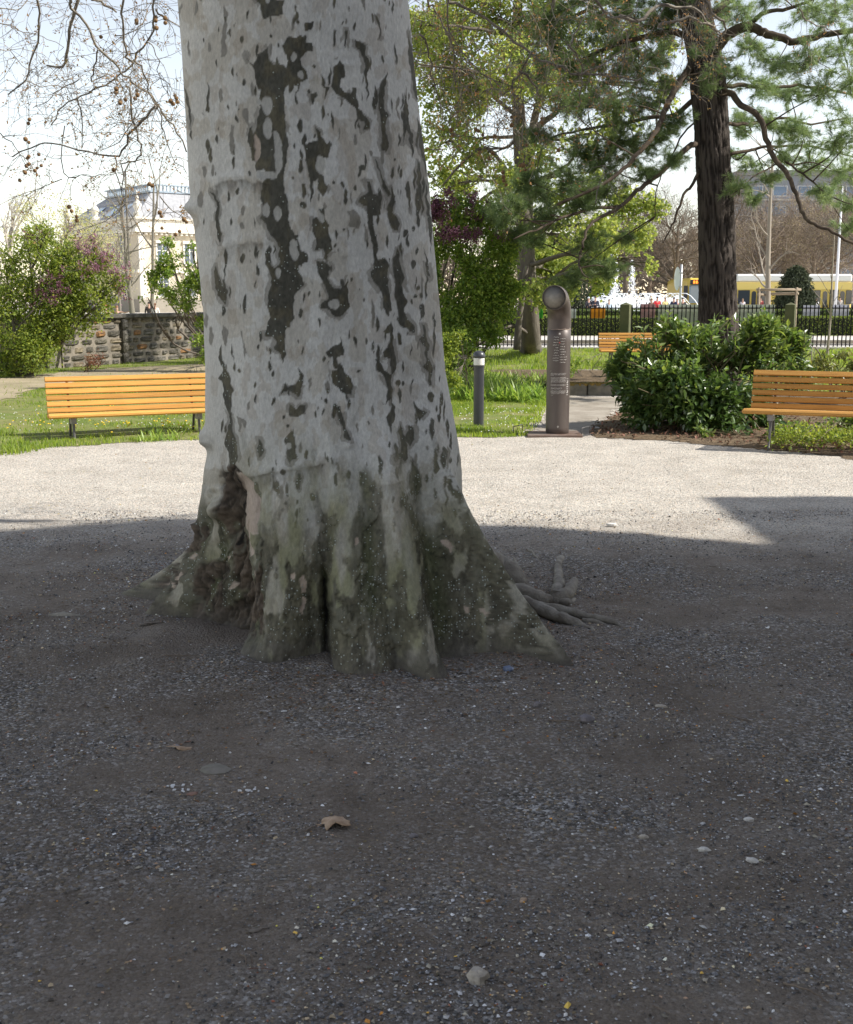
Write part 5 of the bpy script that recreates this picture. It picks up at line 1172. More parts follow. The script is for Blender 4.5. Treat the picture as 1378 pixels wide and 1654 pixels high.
# ================================================================== THINGS LYING ON THE COURT
def lay(name, label, cat, x, y, m, build, rz=0.0, group=None, dz=0.0):
    p = G(x, y); o = build(m); o.name = name; z = float(ground_h(np.array([p.x]), np.array([p.y]))[0])
    o.location = (p.x, p.y, z + dz); o.rotation_euler = (0, 0, rz); return tag(o, label, cat, group)
def rock(sx, sy, sz, seed):
    def f(m):
        mb = MB(); mb.lathe([(max(1e-5, math.sin(a)), -math.cos(a)) for a in np.linspace(0, math.pi, 7)], 9); V = mb.V[0]
        V = V * (1 + .55 * fbm(V * 1.6 + seed, seed, 3)[:, None] + .25 * fbm(V * 3.3 + seed, seed + 1, 2)[:, None]); V[:, 2] = np.clip(V[:, 2], -.5, .9)
        mb.V[0] = V * np.array([sx, sy, sz]); return edgesplit(mb.obj('stone', m, None, True), 18)
    return f
def flake(L, W, curl, seed, thick=.002):
    def f(m):
        r = np.random.default_rng(seed); ns, nr = 26, 6; th = np.arange(ns) * 2 * math.pi / ns
        out_ = 1 + .16 * np.sin(3 * th + seed) + .10 * np.sin(5 * th + 2 * seed) + .09 * r.normal(size=ns); rr = np.linspace(.12, 1, nr)
        x = rr[:, None] * np.cos(th) * out_; y = rr[:, None] * np.sin(th) * out_; z = curl * (1.15 - .85 * (y + .25) ** 2 - .35 * x * x + .18 * r.normal() * x) - curl * .25
        ring = np.stack([x * L / 2, y * W / 2, np.maximum(z, .0015)], -1).reshape(-1, 3); V = np.concatenate([ring, ring - [0, 0, thick], [[0, 0, curl * .9], [0, 0, curl * .9 - thick]]]); n0 = ns * nr
        i = np.arange(nr - 1)[:, None] * ns; j = np.arange(ns)[None]; k = (j + 1) % ns; q = np.stack([i + j, i + k, i + ns + k, i + ns + j], -1).reshape(-1, 4)
        e = (nr - 1) * ns; Q = np.concatenate([q[:, ::-1], q + n0, np.stack([e + j[0], e + j[0] + n0, e + k[0] + n0, e + k[0]], -1)])
        T = [(2 * n0, c, (c + 1) % ns) for c in range(ns)] + [(2 * n0 + 1, n0 + (c + 1) % ns, n0 + c) for c in range(ns)]
        mb = MB(); mb.add(V, Q, T); return mb.obj('bark', m, None, True)
    return f
def stick(pts, r):
    def f(m):
        P = smooth_pl([(a, b, c) for a, b, c in pts], 3) + rg.normal(0, r * .3, (len(pts) * 3 - 2, 3)) ; mb = MB(); mb.tube(P, np.linspace(r, r * .6, len(P)), 6); return mb.obj('twig', m, None, True)
    return f
M_BP = mat('shed_bark', (.46, .34, .24), .8, col2=(.26, .17, .10), vscale=25); M_BP2 = mat('shed_bark_grey', (.20, .17, .14), .85, col2=(.13, .11, .09), vscale=25)
M_RK = mat('pale_stone', (.50, .45, .38), .9, col2=(.30, .27, .23), vscale=35, bump=.003, bscale=120); M_RW = mat('whitish_stone', (.62, .60, .56), .9, col2=(.45, .43, .40), vscale=40, bump=.002); M_RG = mat('dark_grey_stone', (.21, .19, .20), .9, col2=(.13, .12, .12), vscale=30, bump=.003)
M_TG = mat('dead_twig', (.20, .16, .12), .85, col2=(.12, .09, .07), vscale=40)
lay('bark_piece', 'large tan curled flake of shed bark in the middle foreground', 'bark', 544, 1330, M_BP, flake(.092, .095, .030, 14), R(-35))
lay('bark_piece', 'long thin tan flake of bark on the left of the foreground', 'bark', 293, 1211, M_BP, flake(.085, .036, .012, 5), R(-8))
lay('bark_piece', 'small reddish scrap of bark below the buried flat stone', 'bark', 311, 1284, mat('reddish_bark', (.26, .15, .11), .85), flake(.035, .03, .004, 6), R(30))
lay('bark_piece', 'reddish crumb of bark just above the long tan flake', 'bark', 304, 1200, MATS['reddish_bark'], flake(.025, .016, .006, 7), R(50))
lay('bark_piece', 'grey flake of bark on the lower left foreground', 'bark', 417, 1503, M_BP2, flake(.055, .018, .006, 8), R(25))
lay('bark_piece', 'small brown bark crumb low in the middle foreground', 'bark', 503, 1540, M_BP2, flake(.03, .022, .006, 9), R(-25))
lay('bark_piece', 'grey brown scrap of bark at the foot of the left roots', 'bark', 245, 1022, M_BP2, flake(.13, .035, .014, 10), R(25))
lay('bark_piece', 'pinkish scrap of bark left of the lumpy white stone', 'bark', 845, 1456, M_BP, flake(.03, .018, .005, 11), R(60))
lay('stone', 'lumpy pale stone near the bottom edge of the picture', 'stone', 771, 1586, M_RK, rock(.028, .026, .024, 3), 0, dz=.012)
lay('stone', 'flat dull stone half buried on the left foreground', 'stone', 346, 1246, mat('buried_stone', (.19, .18, .145), .9, col2=(.24, .22, .19), vscale=20, bump=.003), rock(.046, .04, .014, 5), 0, dz=.002)
lay('stone', 'white oval stone, rightmost of the pale ones in the right foreground', 'stone', 1215, 1392, M_RW, rock(.019, .013, .010, 7), R(-30), dz=.005)
lay('stone', 'pale flat stone left of the white oval one', 'stone', 1137, 1374, M_RW, rock(.020, .010, .009, 8), R(-15), dz=.004)
lay('stone', 'pale stone above the white oval one in the right foreground', 'stone', 1210, 1323, M_RW, rock(.016, .009, .008, 9), R(-10), dz=.004)
lay('stone', 'greyish stone left of the pale flat one', 'stone', 1040, 1352, M_RK, rock(.016, .011, .008, 10), 0, dz=.004)
lay('stone', 'angular purple grey stone right of the trunk foot', 'stone', 948, 1169, M_RG, rock(.030, .024, .022, 11), R(20), dz=.01)
lay('stone', 'small grey stone left of the angular purple grey one', 'stone', 868, 1149, M_RG, rock(.018, .015, .015, 12), 0, dz=.006)
lay('stone', 'flat brownish stone right of the angular purple grey one', 'stone', 1068, 1148, M_RK, rock(.026, .012, .009, 13), R(-20), dz=.005)
lay('stone', 'small whitish stone in the middle of the foreground', 'stone', 669, 1352, MATS['dark_grey_stone'], rock(.014, .011, .008, 14), 0, dz=.004)
lay('stone', 'small sunlit stone near the shadow edge right of the tree', 'stone', 990, 851, M_RW, rock(.045, .025, .018, 15), R(-10), dz=.01)
lay('litter', 'crumpled blue scrap of foil beside the front root', 'litter', 821, 1094, mat('blue_foil', (.10, .14, .24), .3, spec=.8, col2=(.16, .20, .30), vscale=60), rock(.024, .018, .016, 21), 0, dz=.008)
lay('litter', 'tiny white chip on the right foreground', 'litter', 1197, 1284, mat('white_scrap', (.7, .7, .7), .6), rock(.011, .004, .003, 22), R(10), dz=.004)
lay('litter', 'small white chip above the curled bark flake', 'litter', 459, 1156, MATS['white_scrap'], rock(.013, .005, .003, 23), R(10), dz=.004)
fc = MB()
for q in range(26):
    x, y = (400 + rnd.gauss(0, 12), 1279 + rnd.gauss(0, 3)) if q < 15 else (288 + rnd.gauss(0, 9), 1277 + rnd.gauss(0, 4)); pp_ = G(x, y); s = rnd.uniform(.002, .005); h = float(ground_h(np.array([pp_.x]), np.array([pp_.y]))[0]) + .003
    fc.box((pp_.x - s, pp_.y - s, h), (pp_.x + s, pp_.y + s, h + .003), jit=.0008)
tag(fc.obj('feather_bits', MATS['white_scrap']), 'white specks of bird droppings on the left foreground', 'droppings', kind='stuff')  # scraps of white feather, built as tiny flat boxes
lay('twig', 'pale straight twig at the right edge of the foreground', 'twig', 1336, 1345, M_TG, stick([(-.03, .03, .006), (-.006, .0, .01), (.012, -.035, .006)], .0022))
lay('twig', 'light twig cut by the right picture edge', 'twig', 1371, 1333, M_TG, stick([(-.02, .02, .006), (.0, .0, .012), (.03, -.02, .006)], .002))
lay('twig', 'forked thin twig above the white oval stone', 'twig', 1238, 1296, M_TG, stick([(-.035, -.025, .005), (-.01, .006, .014), (.02, .012, .008), (.035, .014, .005)], .0022))
lay('twig', 'long brown twig in the bottom right corner', 'twig', 1300, 1608, M_TG, stick([(-.04, .035, .006), (-.01, .01, .012), (.02, -.01, .009), (.04, -.045, .006)], .0032))
lay('twig', 'bent twig right of the trunk in the brown soil', 'twig', 1186, 1163, M_TG, stick([(-.05, .04, .005), (-.02, .02, .01), (.02, -.02, .006), (.05, -.04, .005)], .003))
lay('twig', 'dark twig leading left from the angular grey stone', 'twig', 915, 1171, M_TG, stick([(-.07, .01, .005), (-.03, -.004, .01), (.0, .006, .008), (.03, .0, .005)], .0035))
lay('twig', 'upright pale twig in the lower left foreground', 'twig', 404, 1549, M_TG, stick([(-.004, .02, .004), (.002, .0, .01), (.008, -.025, .004)], .0024))
lay('twig', 'curved pale twig just left of the upright one', 'twig', 394, 1552, M_TG, stick([(-.014, .02, .004), (.004, .0, .01), (.01, -.026, .004)], .0026))
lay('twig', 'thin red brown twig under the two pale upright ones', 'twig', 420, 1571, mat('red_twig', (.13, .06, .04), .8), stick([(-.03, .002, .004), (.0, .003, .006), (.032, .0, .004)], .0012))
lay('twig', 'grey slanting twig low in the centre', 'twig', 566, 1472, M_TG, stick([(-.025, -.016, .004), (.0, .004, .008), (.024, .018, .004)], .0034))
lay('twig', 'dark slanting twig left of the curled bark flake', 'twig', 502, 1340, M_TG, stick([(-.016, -.022, .004), (.0, .0, .008), (.016, .02, .004)], .003))
lay('twig', 'hooked brown twig beside the blue foil', 'twig', 840, 1092, M_TG, stick([(-.01, .03, .006), (.014, .02, .012), (.012, -.01, .008), (.0, -.02, .005)], .0028))
lay('twig', 'thin twig on the soil under the left root, near the left edge of the tree', 'twig', 290, 1073, M_TG, stick([(-.08, .0, .005), (-.02, .006, .008), (.04, .0, .006), (.08, .005, .004)], .002))
tw = MB()
for q in range(260):
    Y_ = 2.3 + 5.5 * rnd.random() ** 1.2; X_ = rnd.uniform(-1, 1) * (Y_ * .4); L = rnd.uniform(.008, .03); a = rnd.uniform(0, 6.28)
    if math.hypot(X_ + .475, Y_ - 5.85) < 1.3: continue
    h = float(ground_h(np.array([X_]), np.array([Y_]))[0]) + .004
    tw.tube([(X_ - L * math.cos(a), Y_ - L * math.sin(a), h), (X_, Y_, h + .003), (X_ + L * math.cos(a + .3), Y_ + L * math.sin(a + .3), h)], rnd.uniform(.0008, .0017), 4)
tag(tw.obj('fallen_twigs', M_TG), 'bits of fine dead twig strewn over the shaded court', 'twigs', kind='stuff')

# bark crumbs, leaf scraps and bud scales gathered round the foot of the tree
Pl = []
for q in range(5200):
    if q < 3200: a = rnd.uniform(0, 6.28); d_ = 1.0 + abs(rnd.gauss(0, .55)); X_, Y_ = -.475 + d_ * math.cos(a), 5.85 + d_ * math.sin(a)
    else: Y_ = 2.3 + 6 * rnd.random(); X_ = rnd.uniform(-1, 1) * Y_ * .42
    if fbm(np.array([[X_ * 2.2, Y_ * 2.2, 0]]), 77, 2)[0] < rnd.uniform(-.5, .35): continue
    Pl.append((X_, Y_, float(ground_h(np.array([X_]), np.array([Y_]))[0]) + .004))
Pl = np.array(Pl); dd_ = rand_unit(len(Pl)); dd_[:, 2] *= .15; dd_ /= np.linalg.norm(dd_, axis=1, keepdims=True)
h_ = len(Pl) // 2
tag(link('bark_litter', leaf_mesh('bark_litter', Pl[:h_], .020, leafmat('litter_brown', (.17, .10, .05), .9, .05, .6), up=2.5, aspect=.55, dirs=dd_[:h_], fold=.15)), 'brown crumbs of bark and bud scales round the foot of the tree', 'litter', kind='stuff')
tag(link('bark_litter', leaf_mesh('bark_litter', Pl[h_:], .014, leafmat('litter_tan', (.34, .25, .15), .9, .05, .6), up=2.5, aspect=.6, dirs=dd_[h_:], fold=.15)), 'tan scraps of bark and seed fluff strewn over the shaded soil', 'litter', kind='stuff')

# ================================================================== PLANTS
def blob_points(blobs, n, freq, thr, seed, flat=.9, soft=.25):
    """points in a union of rounded masses, gathered into clumps. blobs: (x, y, radius) in the photo, distance"""
    r = np.random.default_rng(seed); C = []; Rr = []
    for x, y, rad, Y in blobs:
        p = A(x, y, Y); C.append(tuple(p)); Rr.append(rad / F * Y * 1.0)
    C = np.array(C); Rr = np.array(Rr); w = Rr ** 2.4; w /= w.sum(); out = []; tot = 0
    while tot < n:
        k = r.choice(len(C), n * 2, p=w); d = r.normal(size=(n * 2, 3)); d /= np.linalg.norm(d, axis=1, keepdims=True)
        rr = r.uniform(0, 1, n * 2) ** (1 / 2.6) * (1 + soft * r.normal(size=n * 2) * .6)
        P = C[k] + d * (rr * Rr[k])[:, None] * np.array([1, flat, 1])
        q = fbm(P * freq, seed, 3) + .06 * r.normal(size=len(P)); P = P[(q > thr) & (P[:, 2] > .05)]
        out.append(P); tot += len(P)
        if len(out) > 14: break
    P = np.concatenate(out)[:n]; return P, C, Rr
def shrub(name, label, cat, blobs, base, n, size, m, bark, seed, freq=2.2, thr=.05, stem_r=.03, stems=1, sub=7, group=None, aspect=.6, trunk_pts=None, droop=.2, up=.5):
    b0 = Vector(base); t = thing(name, label, cat, b0, 0, group)
    P, C, Rr = blob_points(blobs, n, freq, thr, seed); off = np.array(b0)
    tag(link('foliage', leaf_mesh('foliage', P - off, size, m, up=up, aspect=aspect, droop=droop), t), kind='stuff')
    r = np.random.default_rng(seed + 1); sb, tb = MB(), MB()
    hub = np.array(b0) + [0, 0, .05]
    if trunk_pts is not None:
        tr = MB(); tp, rr = trunk_pts; tr.tube(np.array(tp) - off, rr, 12); o = tr.obj('trunk', bark, t, True); hubs = np.array(tp)
    for c, R_ in zip(C, Rr):
        if trunk_pts is not None:
            low = hubs[hubs[:, 2] < c[2] + .3]
            low = low if len(low) else hubs[:1]
            h0 = low[np.argmin(np.linalg.norm(low - c, axis=1))]
        else: h0 = hub + r.normal(0, .12, 3) * np.array([1, 1, 0])
        mid_ = (h0 + c) / 2 + r.normal(0, .08, 3) * np.linalg.norm(c - h0)
        pl = smooth_pl([h0, mid_, c], 4); pl = pl + r.normal(0, .012, pl.shape); sb.tube(pl - off, np.linspace(stem_r, stem_r * .4, len(pl)), 6)
        near = P[np.linalg.norm(P - c, axis=1) < R_ * 1.3]
        if len(near):
            for q in near[r.integers(0, len(near), sub)]:
                i = r.integers(len(pl) // 2, len(pl)); m2 = (pl[i] + q) / 2 + r.normal(0, .06 * R_, 3)
                tb.tube(smooth_pl([pl[i], m2, q], 3) - off, np.linspace(stem_r * .35, stem_r * .09, 7), 4, cap=False)
    tag(sb.obj('stem', bark, t, True), kind='stuff') if not trunk_pts else tag(sb.obj('branch', bark, t, True), kind='stuff')
    if tb.n: tag(tb.obj('twig', bark, t), kind='stuff')
    return t, P
def blossoms(t, blobs, n, seed, m, k=26, size=.035, spread=.045, ln=.14):
    P, _, _ = blob_points(blobs, n, 2.5, -.05, seed); off = np.array(t.location); r = np.random.default_rng(seed)
    u = r.uniform(0, 1, (n, k, 1)); ax = rand_unit(n) * .5 + np.array([0, 0, .9]); ax /= np.linalg.norm(ax, axis=1, keepdims=True)
    Q = P[:, None, :] + ax[:, None, :] * u * ln + r.normal(0, spread, (n, k, 3)) * (1 - .75 * u)
    tag(link('blossom', leaf_mesh('blossom', Q.reshape(-1, 3) - off, size, m, aspect=.9, fold=.3), t), kind='stuff')
M_LL = leafmat('lilac_leaf', (.20, .26, .05), .5, .45, .45); M_LD = leafmat('shrub_leaf', (.20, .29, .055), .45, .4, .4); M_MAPLE = leafmat('young_leaf', (.26, .315, .085), .6, .5, .35)
M_BK = mat('dark_bark', (.085, .07, .058), .95, col2=(.15, .13, .105), vscale=6, stretch=(1, 1, .3), bump=.012, bscale=25)
M_BKG = mat('grey_bark', (.17, .155, .13), .95, col2=(.09, .08, .065), vscale=6, stretch=(1, 1, .3), bump=.006, bscale=30)
M_LIL = leafmat('lilac_blossom', (.30, .15, .20), .6, .15, .4); M_LILD = leafmat('lilac_bud', (.13, .05, .075), .6, .12, .4)
Y0 = 24.6
LB = [(8, 428, 32, Y0), (45, 395, 30, Y0), (20, 470, 48, Y0), (85, 420, 42, Y0), (60, 400, 36, Y0 + .6), (120, 450, 44, Y0), (160, 430, 30, Y0 + .3), (30, 540, 45, Y0 - .4), (95, 500, 50, Y0), (150, 490, 34, Y0), (60, 570, 32, Y0 - .5), (10, 590, 24, Y0 - .4), (-30, 440, 40, Y0), (-40, 520, 50, Y0), (190, 455, 16, Y0), (120, 530, 28, Y0), (88, 550, 26, Y0), (178, 470, 20, Y0), (75, 375, 18, Y0), (110, 395, 22, Y0), (150, 400, 14, Y0), (50, 600, 16, Y0 - .6), (-20, 600, 22, Y0)]
lil, _ = shrub('lilac_bush', 'big lilac bush with purple blossom at the left edge before the wall', 'shrub', LB, G(30, 607), 23000, .07, M_LL, M_BK, 41, freq=2.6, thr=-.12, stem_r=.035)
blossoms(lil, [(140, 400, 22, Y0), (170, 420, 20, Y0), (190, 450, 16, Y0), (115, 380, 14, Y0), (150, 430, 24, Y0 - .3), (60, 385, 16, Y0), (195, 470, 14, Y0), (182, 400, 10, Y0)], 70, 42, M_LIL)
blossoms(lil, [(95, 470, 30, Y0 - .9), (60, 480, 20, Y0 - .9), (40, 360 + 30, 14, Y0), (-10, 400, 20, Y0), (200, 480, 12, Y0)], 26, 43, M_LILD)
Y1 = 26
shrub('leafy_bush', 'green spring bush growing against the wall just left of the trunk', 'shrub', [(275, 430, 26, Y1), (310, 440, 24, Y1), (260, 460, 24, Y1), (300, 475, 28, Y1), (335, 460, 26, Y1), (240, 480, 14, Y1), (330, 520, 14, Y1), (320, 550, 12, Y1 - .3), (335, 575, 14, Y1 - .3), (270, 395, 12, Y1), (312, 400, 9, Y1), (318, 352, 6, Y1), (250, 440, 14, Y1), (345, 500, 20, Y1), (370, 450, 34, Y1), (380, 520, 34, Y1), (300, 420, 14, Y1)], G(372, 588), 12000, .066, M_LD, M_BK, 45, freq=3, thr=-.08, stem_r=.03)
rb, rbP = shrub('rose_bush', 'small rusty leaved rose bush at the foot of the wall', 'shrub', [(150, 585, 16, 25.8), (138, 590, 12, 25.8), (164, 580, 10, 25.8)], G(150, 602), 520, .04, leafmat('red_leaf', (.22, .10, .05), .5, .3, .5), M_BK, 46, freq=4, thr=-.1, stem_r=.008, sub=10)
Y2 = 20.5
RBL = [(735, 360, 34, Y2), (780, 350, 26, Y2), (700, 400, 30, Y2), (760, 400, 36, Y2), (800, 395, 26, Y2), (725, 450, 40, Y2), (780, 455, 36, Y2), (815, 440, 20, Y2), (720, 510, 38, Y2), (770, 505, 28, Y2), (800, 480, 22, Y2), (735, 560, 34, Y2 - .4), (765, 545, 22, Y2 - .2), (745, 595, 20, Y2 - .8), (710, 590, 26, Y2 - .8), (822, 410, 24, Y2), (815, 500, 22, Y2), (795, 540, 22, Y2), (830, 470, 20, Y2), (810, 350, 20, Y2), (700, 340, 20, Y2), (690, 480, 36, Y2), (740, 325, 14, Y2), (830, 470, 12, Y2), (660, 450, 40, Y2), (660, 540, 40, Y2), (760, 320, 12, Y2)]
lr, _ = shrub('lilac_bush', 'tall lilac bush with dark purple buds right behind the trunk', 'shrub', RBL, G(735, 614), 25000, .068, M_LD, M_BK, 47, freq=2.4, thr=-.12, stem_r=.03)
blossoms(lr, [(735, 335, 26, Y2 - .3), (775, 350, 24, Y2 - .3), (705, 350, 20, Y2 - .3), (810, 380, 12, Y2 - .3), (760, 375, 20, Y2 - .6), (720, 385, 18, Y2 - .6)], 110, 48, M_LILD)
blossoms(lr, [(775, 325, 14, Y2), (800, 350, 10, Y2)], 14, 49, M_LIL)
shrub('leafy_bush', 'low bright green bush at the foot of the dark lilac, behind the bollard', 'shrub', [(725, 560, 22, 17.5), (745, 545, 14, 17.5), (715, 600, 24, 17.2), (755, 580, 14, 17.4), (735, 620, 16, 17)], G(728, 632), 2600, .05, M_LL, M_BK, 50, freq=3.5, thr=.0, stem_r=.012)

# maple with young leaves behind the pipe
Ym = 31.0
tp = [np.array(G(857, 569))] + PL([(856, 540), (853, 480), (850, 430), (848, 370), (846, 300), (840, 220), (836, 140), (834, 60), (838, -20), (845, -110)], (Ym, Ym + 1))
tr = np.array([.36, .27, .25, .24, .23, .22, .18, .15, .13, .11, .08])
MBL = []
rm = random.Random(5)
for x, y, r_ in [(720, 60, 55), (790, 30, 60), (850, 20, 60), (900, 60, 50), (700, 140, 50), (760, 150, 50), (820, 110, 50), (880, 130, 40), (720, 230, 45), (780, 240, 45), (720, 300, 34), (820, 290, 30), (870, 250, 30), (930, 230, 40), (960, 300, 34), (920, 380, 46), (970, 380, 40), (1000, 420, 36), (960, 440, 38), (900, 440, 40), (1030, 380, 28), (1010, 330, 30), (850, 380, 40), (1040, 430, 22), (890, 330, 40), (1060, 330, 24), (870, 480, 28), (920, 470, 26), (800, 330, 26), (780, 540, 20), (840, 540, 14), (848, 500, 12), (862, 455, 16), (850, 420, 18), (838, 350, 22), (815, 400, 34), (830, 460, 30), (880, 420, 34), (800, 500, 22), (740, 300, 30), (1080, 150, 26), (1090, 60, 26), (1000, 200, 34), (680, 40, 50), (950, 120, 40), (1000, 60, 40), (640, 100, 60), (760, -60, 60), (860, -70, 60), (960, -50, 60)]:
    MBL.append((x, y, r_, Ym + rm.uniform(-2.2, 2.2)))
mp, _ = shrub('maple_tree', 'tall maple with fresh yellow green leaves behind the pipe column', 'tree', MBL, G(857, 569), 44000, .10, M_MAPLE, M_BK, 55, freq=1.6, thr=-.04, stem_r=.055, sub=9, trunk_pts=(tp, tr), aspect=.85, up=.3)
lb = MB()
for pp, r_ in [([(848, 300), (856, 250), (862, 200), (872, 160), (885, 110), (890, 40), (900, -40)], .13), ([(858, 215), (880, 195), (902, 178), (930, 130)], .10), ([(848, 320), (800, 250), (775, 240), (740, 270), (715, 300)], .06), ([(850, 280), (880, 275), (910, 290)], .05), ([(846, 290), (818, 300), (780, 320), (755, 350)], .06), ([(838, 190), (790, 150), (750, 110)], .06)]:
    P = smooth_pl(PL(pp, Ym + .3), 3); lb.tube(P - np.array(G(857, 569)), np.linspace(r_, r_ * .35, len(P)), 8)
lb.obj('limb', M_BK, mp, True)
rb2 = MB(); P = smooth_pl(PL([(835, 565), (838, 520), (845, 470), (850, 430)], 30.6), 3); rb2.tube(P - np.array(G(857, 569)), np.linspace(.10, .06, len(P)), 8); rb2.obj('limb', M_BK, mp, True)

# ---------------- pine
Yp = 20.0
pbase = G(1158, 640); pine = thing('pine_tree', 'tall dark trunked pine behind the laurel with drooping needle branches', 'tree', pbase)
off = np.array(pbase)
ptk = [(1158, 640, 36), (1159, 600, 34), (1160, 560, 32), (1160, 500, 30), (1159, 440, 28.5), (1158, 380, 28), (1156, 320, 27), (1152, 260, 26.5), (1149, 200, 26), (1145, 150, 27), (1140, 100, 26), (1132, 60, 25), (1124, 20, 24), (1118, -30, 23), (1112, -120, 21), (1110, -260, 18), (1112, -420, 13)]
P = smooth_pl([np.array(A(x, y, Yp)) for x, y, w in ptk], 5); wr = np.interp(np.linspace(0, 1, len(P)), np.linspace(0, 1, len(ptk)), [w / F * Yp * .98 for x, y, w in ptk])
mb = MB(); mb.tube(P - off, wr, 72); V = mb.V[0]
ang = np.arctan2(V[:, 1] - np.repeat(P[:, 1] - off[1], 72), V[:, 0] - np.repeat(P[:, 0] - off[0], 72))
# deep vertical plates: resample tall
zs = np.linspace(V[:, 2].min(), V[:, 2].max(), 420); pc_ = np.stack([np.interp(zs, P[:, 2] - off[2], P[:, k] - off[k]) for k in (0, 1)], -1); rr = np.interp(zs, P[:, 2] - off[2], wr)
th = np.arange(110) * 2 * math.pi / 110
TH_, ZS_ = np.meshgrid(th, zs); rr = rr[:, None] * np.ones_like(TH_)
pt = np.stack([np.cos(TH_) * 10, np.sin(TH_) * 10, ZS_ * 2.6], -1)
rid = np.abs(fbm(pt, 5, 3)); rr = rr + .030 * (sst(.0, .22, rid) - .6) + .012 * fbm(pt * np.array([3, 3, 6]), 9, 2) + .10 * np.exp(-(ZS_ - zs[0]) / .35)
V = np.stack([pc_[:, 0][:, None] + rr * np.cos(TH_), pc_[:, 1][:, None] + rr * np.sin(TH_), ZS_], -1).reshape(-1, 3)
i = np.arange(419)[:, None] * 110; j = np.arange(110)[None, :]; k = (j + 1) % 110
pcol = np.array([.024, .020, .018])[None] * (1 - sst(.0, .25, rid).ravel()[:, None]) + np.array([.078, .066, .058])[None] * sst(.0, .25, rid).ravel()[:, None]
pcol *= (1 + .25 * fbm(pt.reshape(-1, 3) * 2, 14, 2))[:, None]
link('trunk', mesh_np('trunk', V, np.stack([i + j, i + k, i + 110 + k, i + 110 + j], -1).reshape(-1, 4), None, mat('pine_bark', attr='c', rough=.95, spec=.15, bump=.01, bscale=40), True, {'c': pcol}), pine)
LIMB = [([(1116, 108), (1100, 130), (1082, 159), (1074, 178), (1064, 205), (1055, 219), (1027, 252), (1000, 280), (960, 305), (900, 330)], .06, -1.4), ([(1126, 232), (1108, 240), (1090, 258), (1055, 288), (1029, 308), (1000, 335), (969, 351), (950, 368), (940, 400)], .05, -2.0),
 ([(1128, 276), (1118, 300), (1104, 315), (1092, 350), (1080, 375), (1071, 395)], .03, -.6), ([(1150, 90), (1162, 72), (1178, 55), (1203, 44), (1225, 48), (1247, 57), (1288, 66), (1329, 56), (1378, 50), (1440, 45)], .10, -.8),
 ([(1212, 42), (1222, 28), (1240, 18), (1274, 14), (1302, 4), (1330, -12)], .045, -.9), ([(1168, 148), (1182, 152), (1195, 168), (1225, 187), (1238, 225), (1250, 255), (1268, 275), (1280, 298), (1291, 329), (1300, 350), (1315, 362), (1345, 376), (1385, 398)], .055, -1.8),
 ([(1268, 262), (1290, 275), (1320, 300), (1345, 318), (1375, 330)], .02, -1.9), ([(1262, 262), (1225, 280), (1200, 300), (1180, 318)], .015, -1.6), ([(1168, 140), (1200, 138), (1240, 142), (1290, 138), (1340, 145), (1390, 155)], .04, .8),
 ([(1130, 190), (1105, 215), (1080, 260), (1062, 300), (1058, 350)], .018, .4), ([(1118, 60), (1080, 50), (1040, 60), (1000, 70), (950, 90), (900, 110)], .06, .9), ([(1112, 10), (1060, -10), (1000, 0), (940, 20), (880, 60)], .06, .4), ([(1150, 20), (1200, -10), (1270, -20), (1350, 0)], .06, .9),
 ([(1122, 160), (1090, 185), (1050, 190), (1000, 200), (940, 210), (880, 225)], .045, 1.4), ([(1172, 200), (1210, 200), (1260, 190), (1310, 200), (1370, 190)], .035, 1.4), ([(1176, 250), (1220, 240), (1270, 235), (1330, 240), (1390, 260)], .03, .9), ([(1176, 320), (1195, 305), (1210, 300)], .02, -.4), ([(940, 400), (935, 430), (950, 450)], .02, -2), ([(1000, 335), (940, 340), (880, 365), (830, 385)], .03, -1.9)]
lm = MB(); LP = []
for pp, r_, dy in LIMB:
    Ys = Yp + dy * np.linspace(0.05, 1, len(pp)) ** .8; P = smooth_pl([np.array(A(x, y, q)) for (x, y), q in zip(pp, Ys)], 4); P = P + rg.normal(0, .008, P.shape)
    mb = MB(); mb.tube(P - off, np.linspace(r_, r_ * .35, len(P)), 9); mb.obj('limb', mat('pine_limb', (.055, .042, .033), .9, col2=(.11, .085, .06), vscale=8, bump=.004, spec=.2), pine, True); LP.append(P[2:])
LPa = np.concatenate(LP)
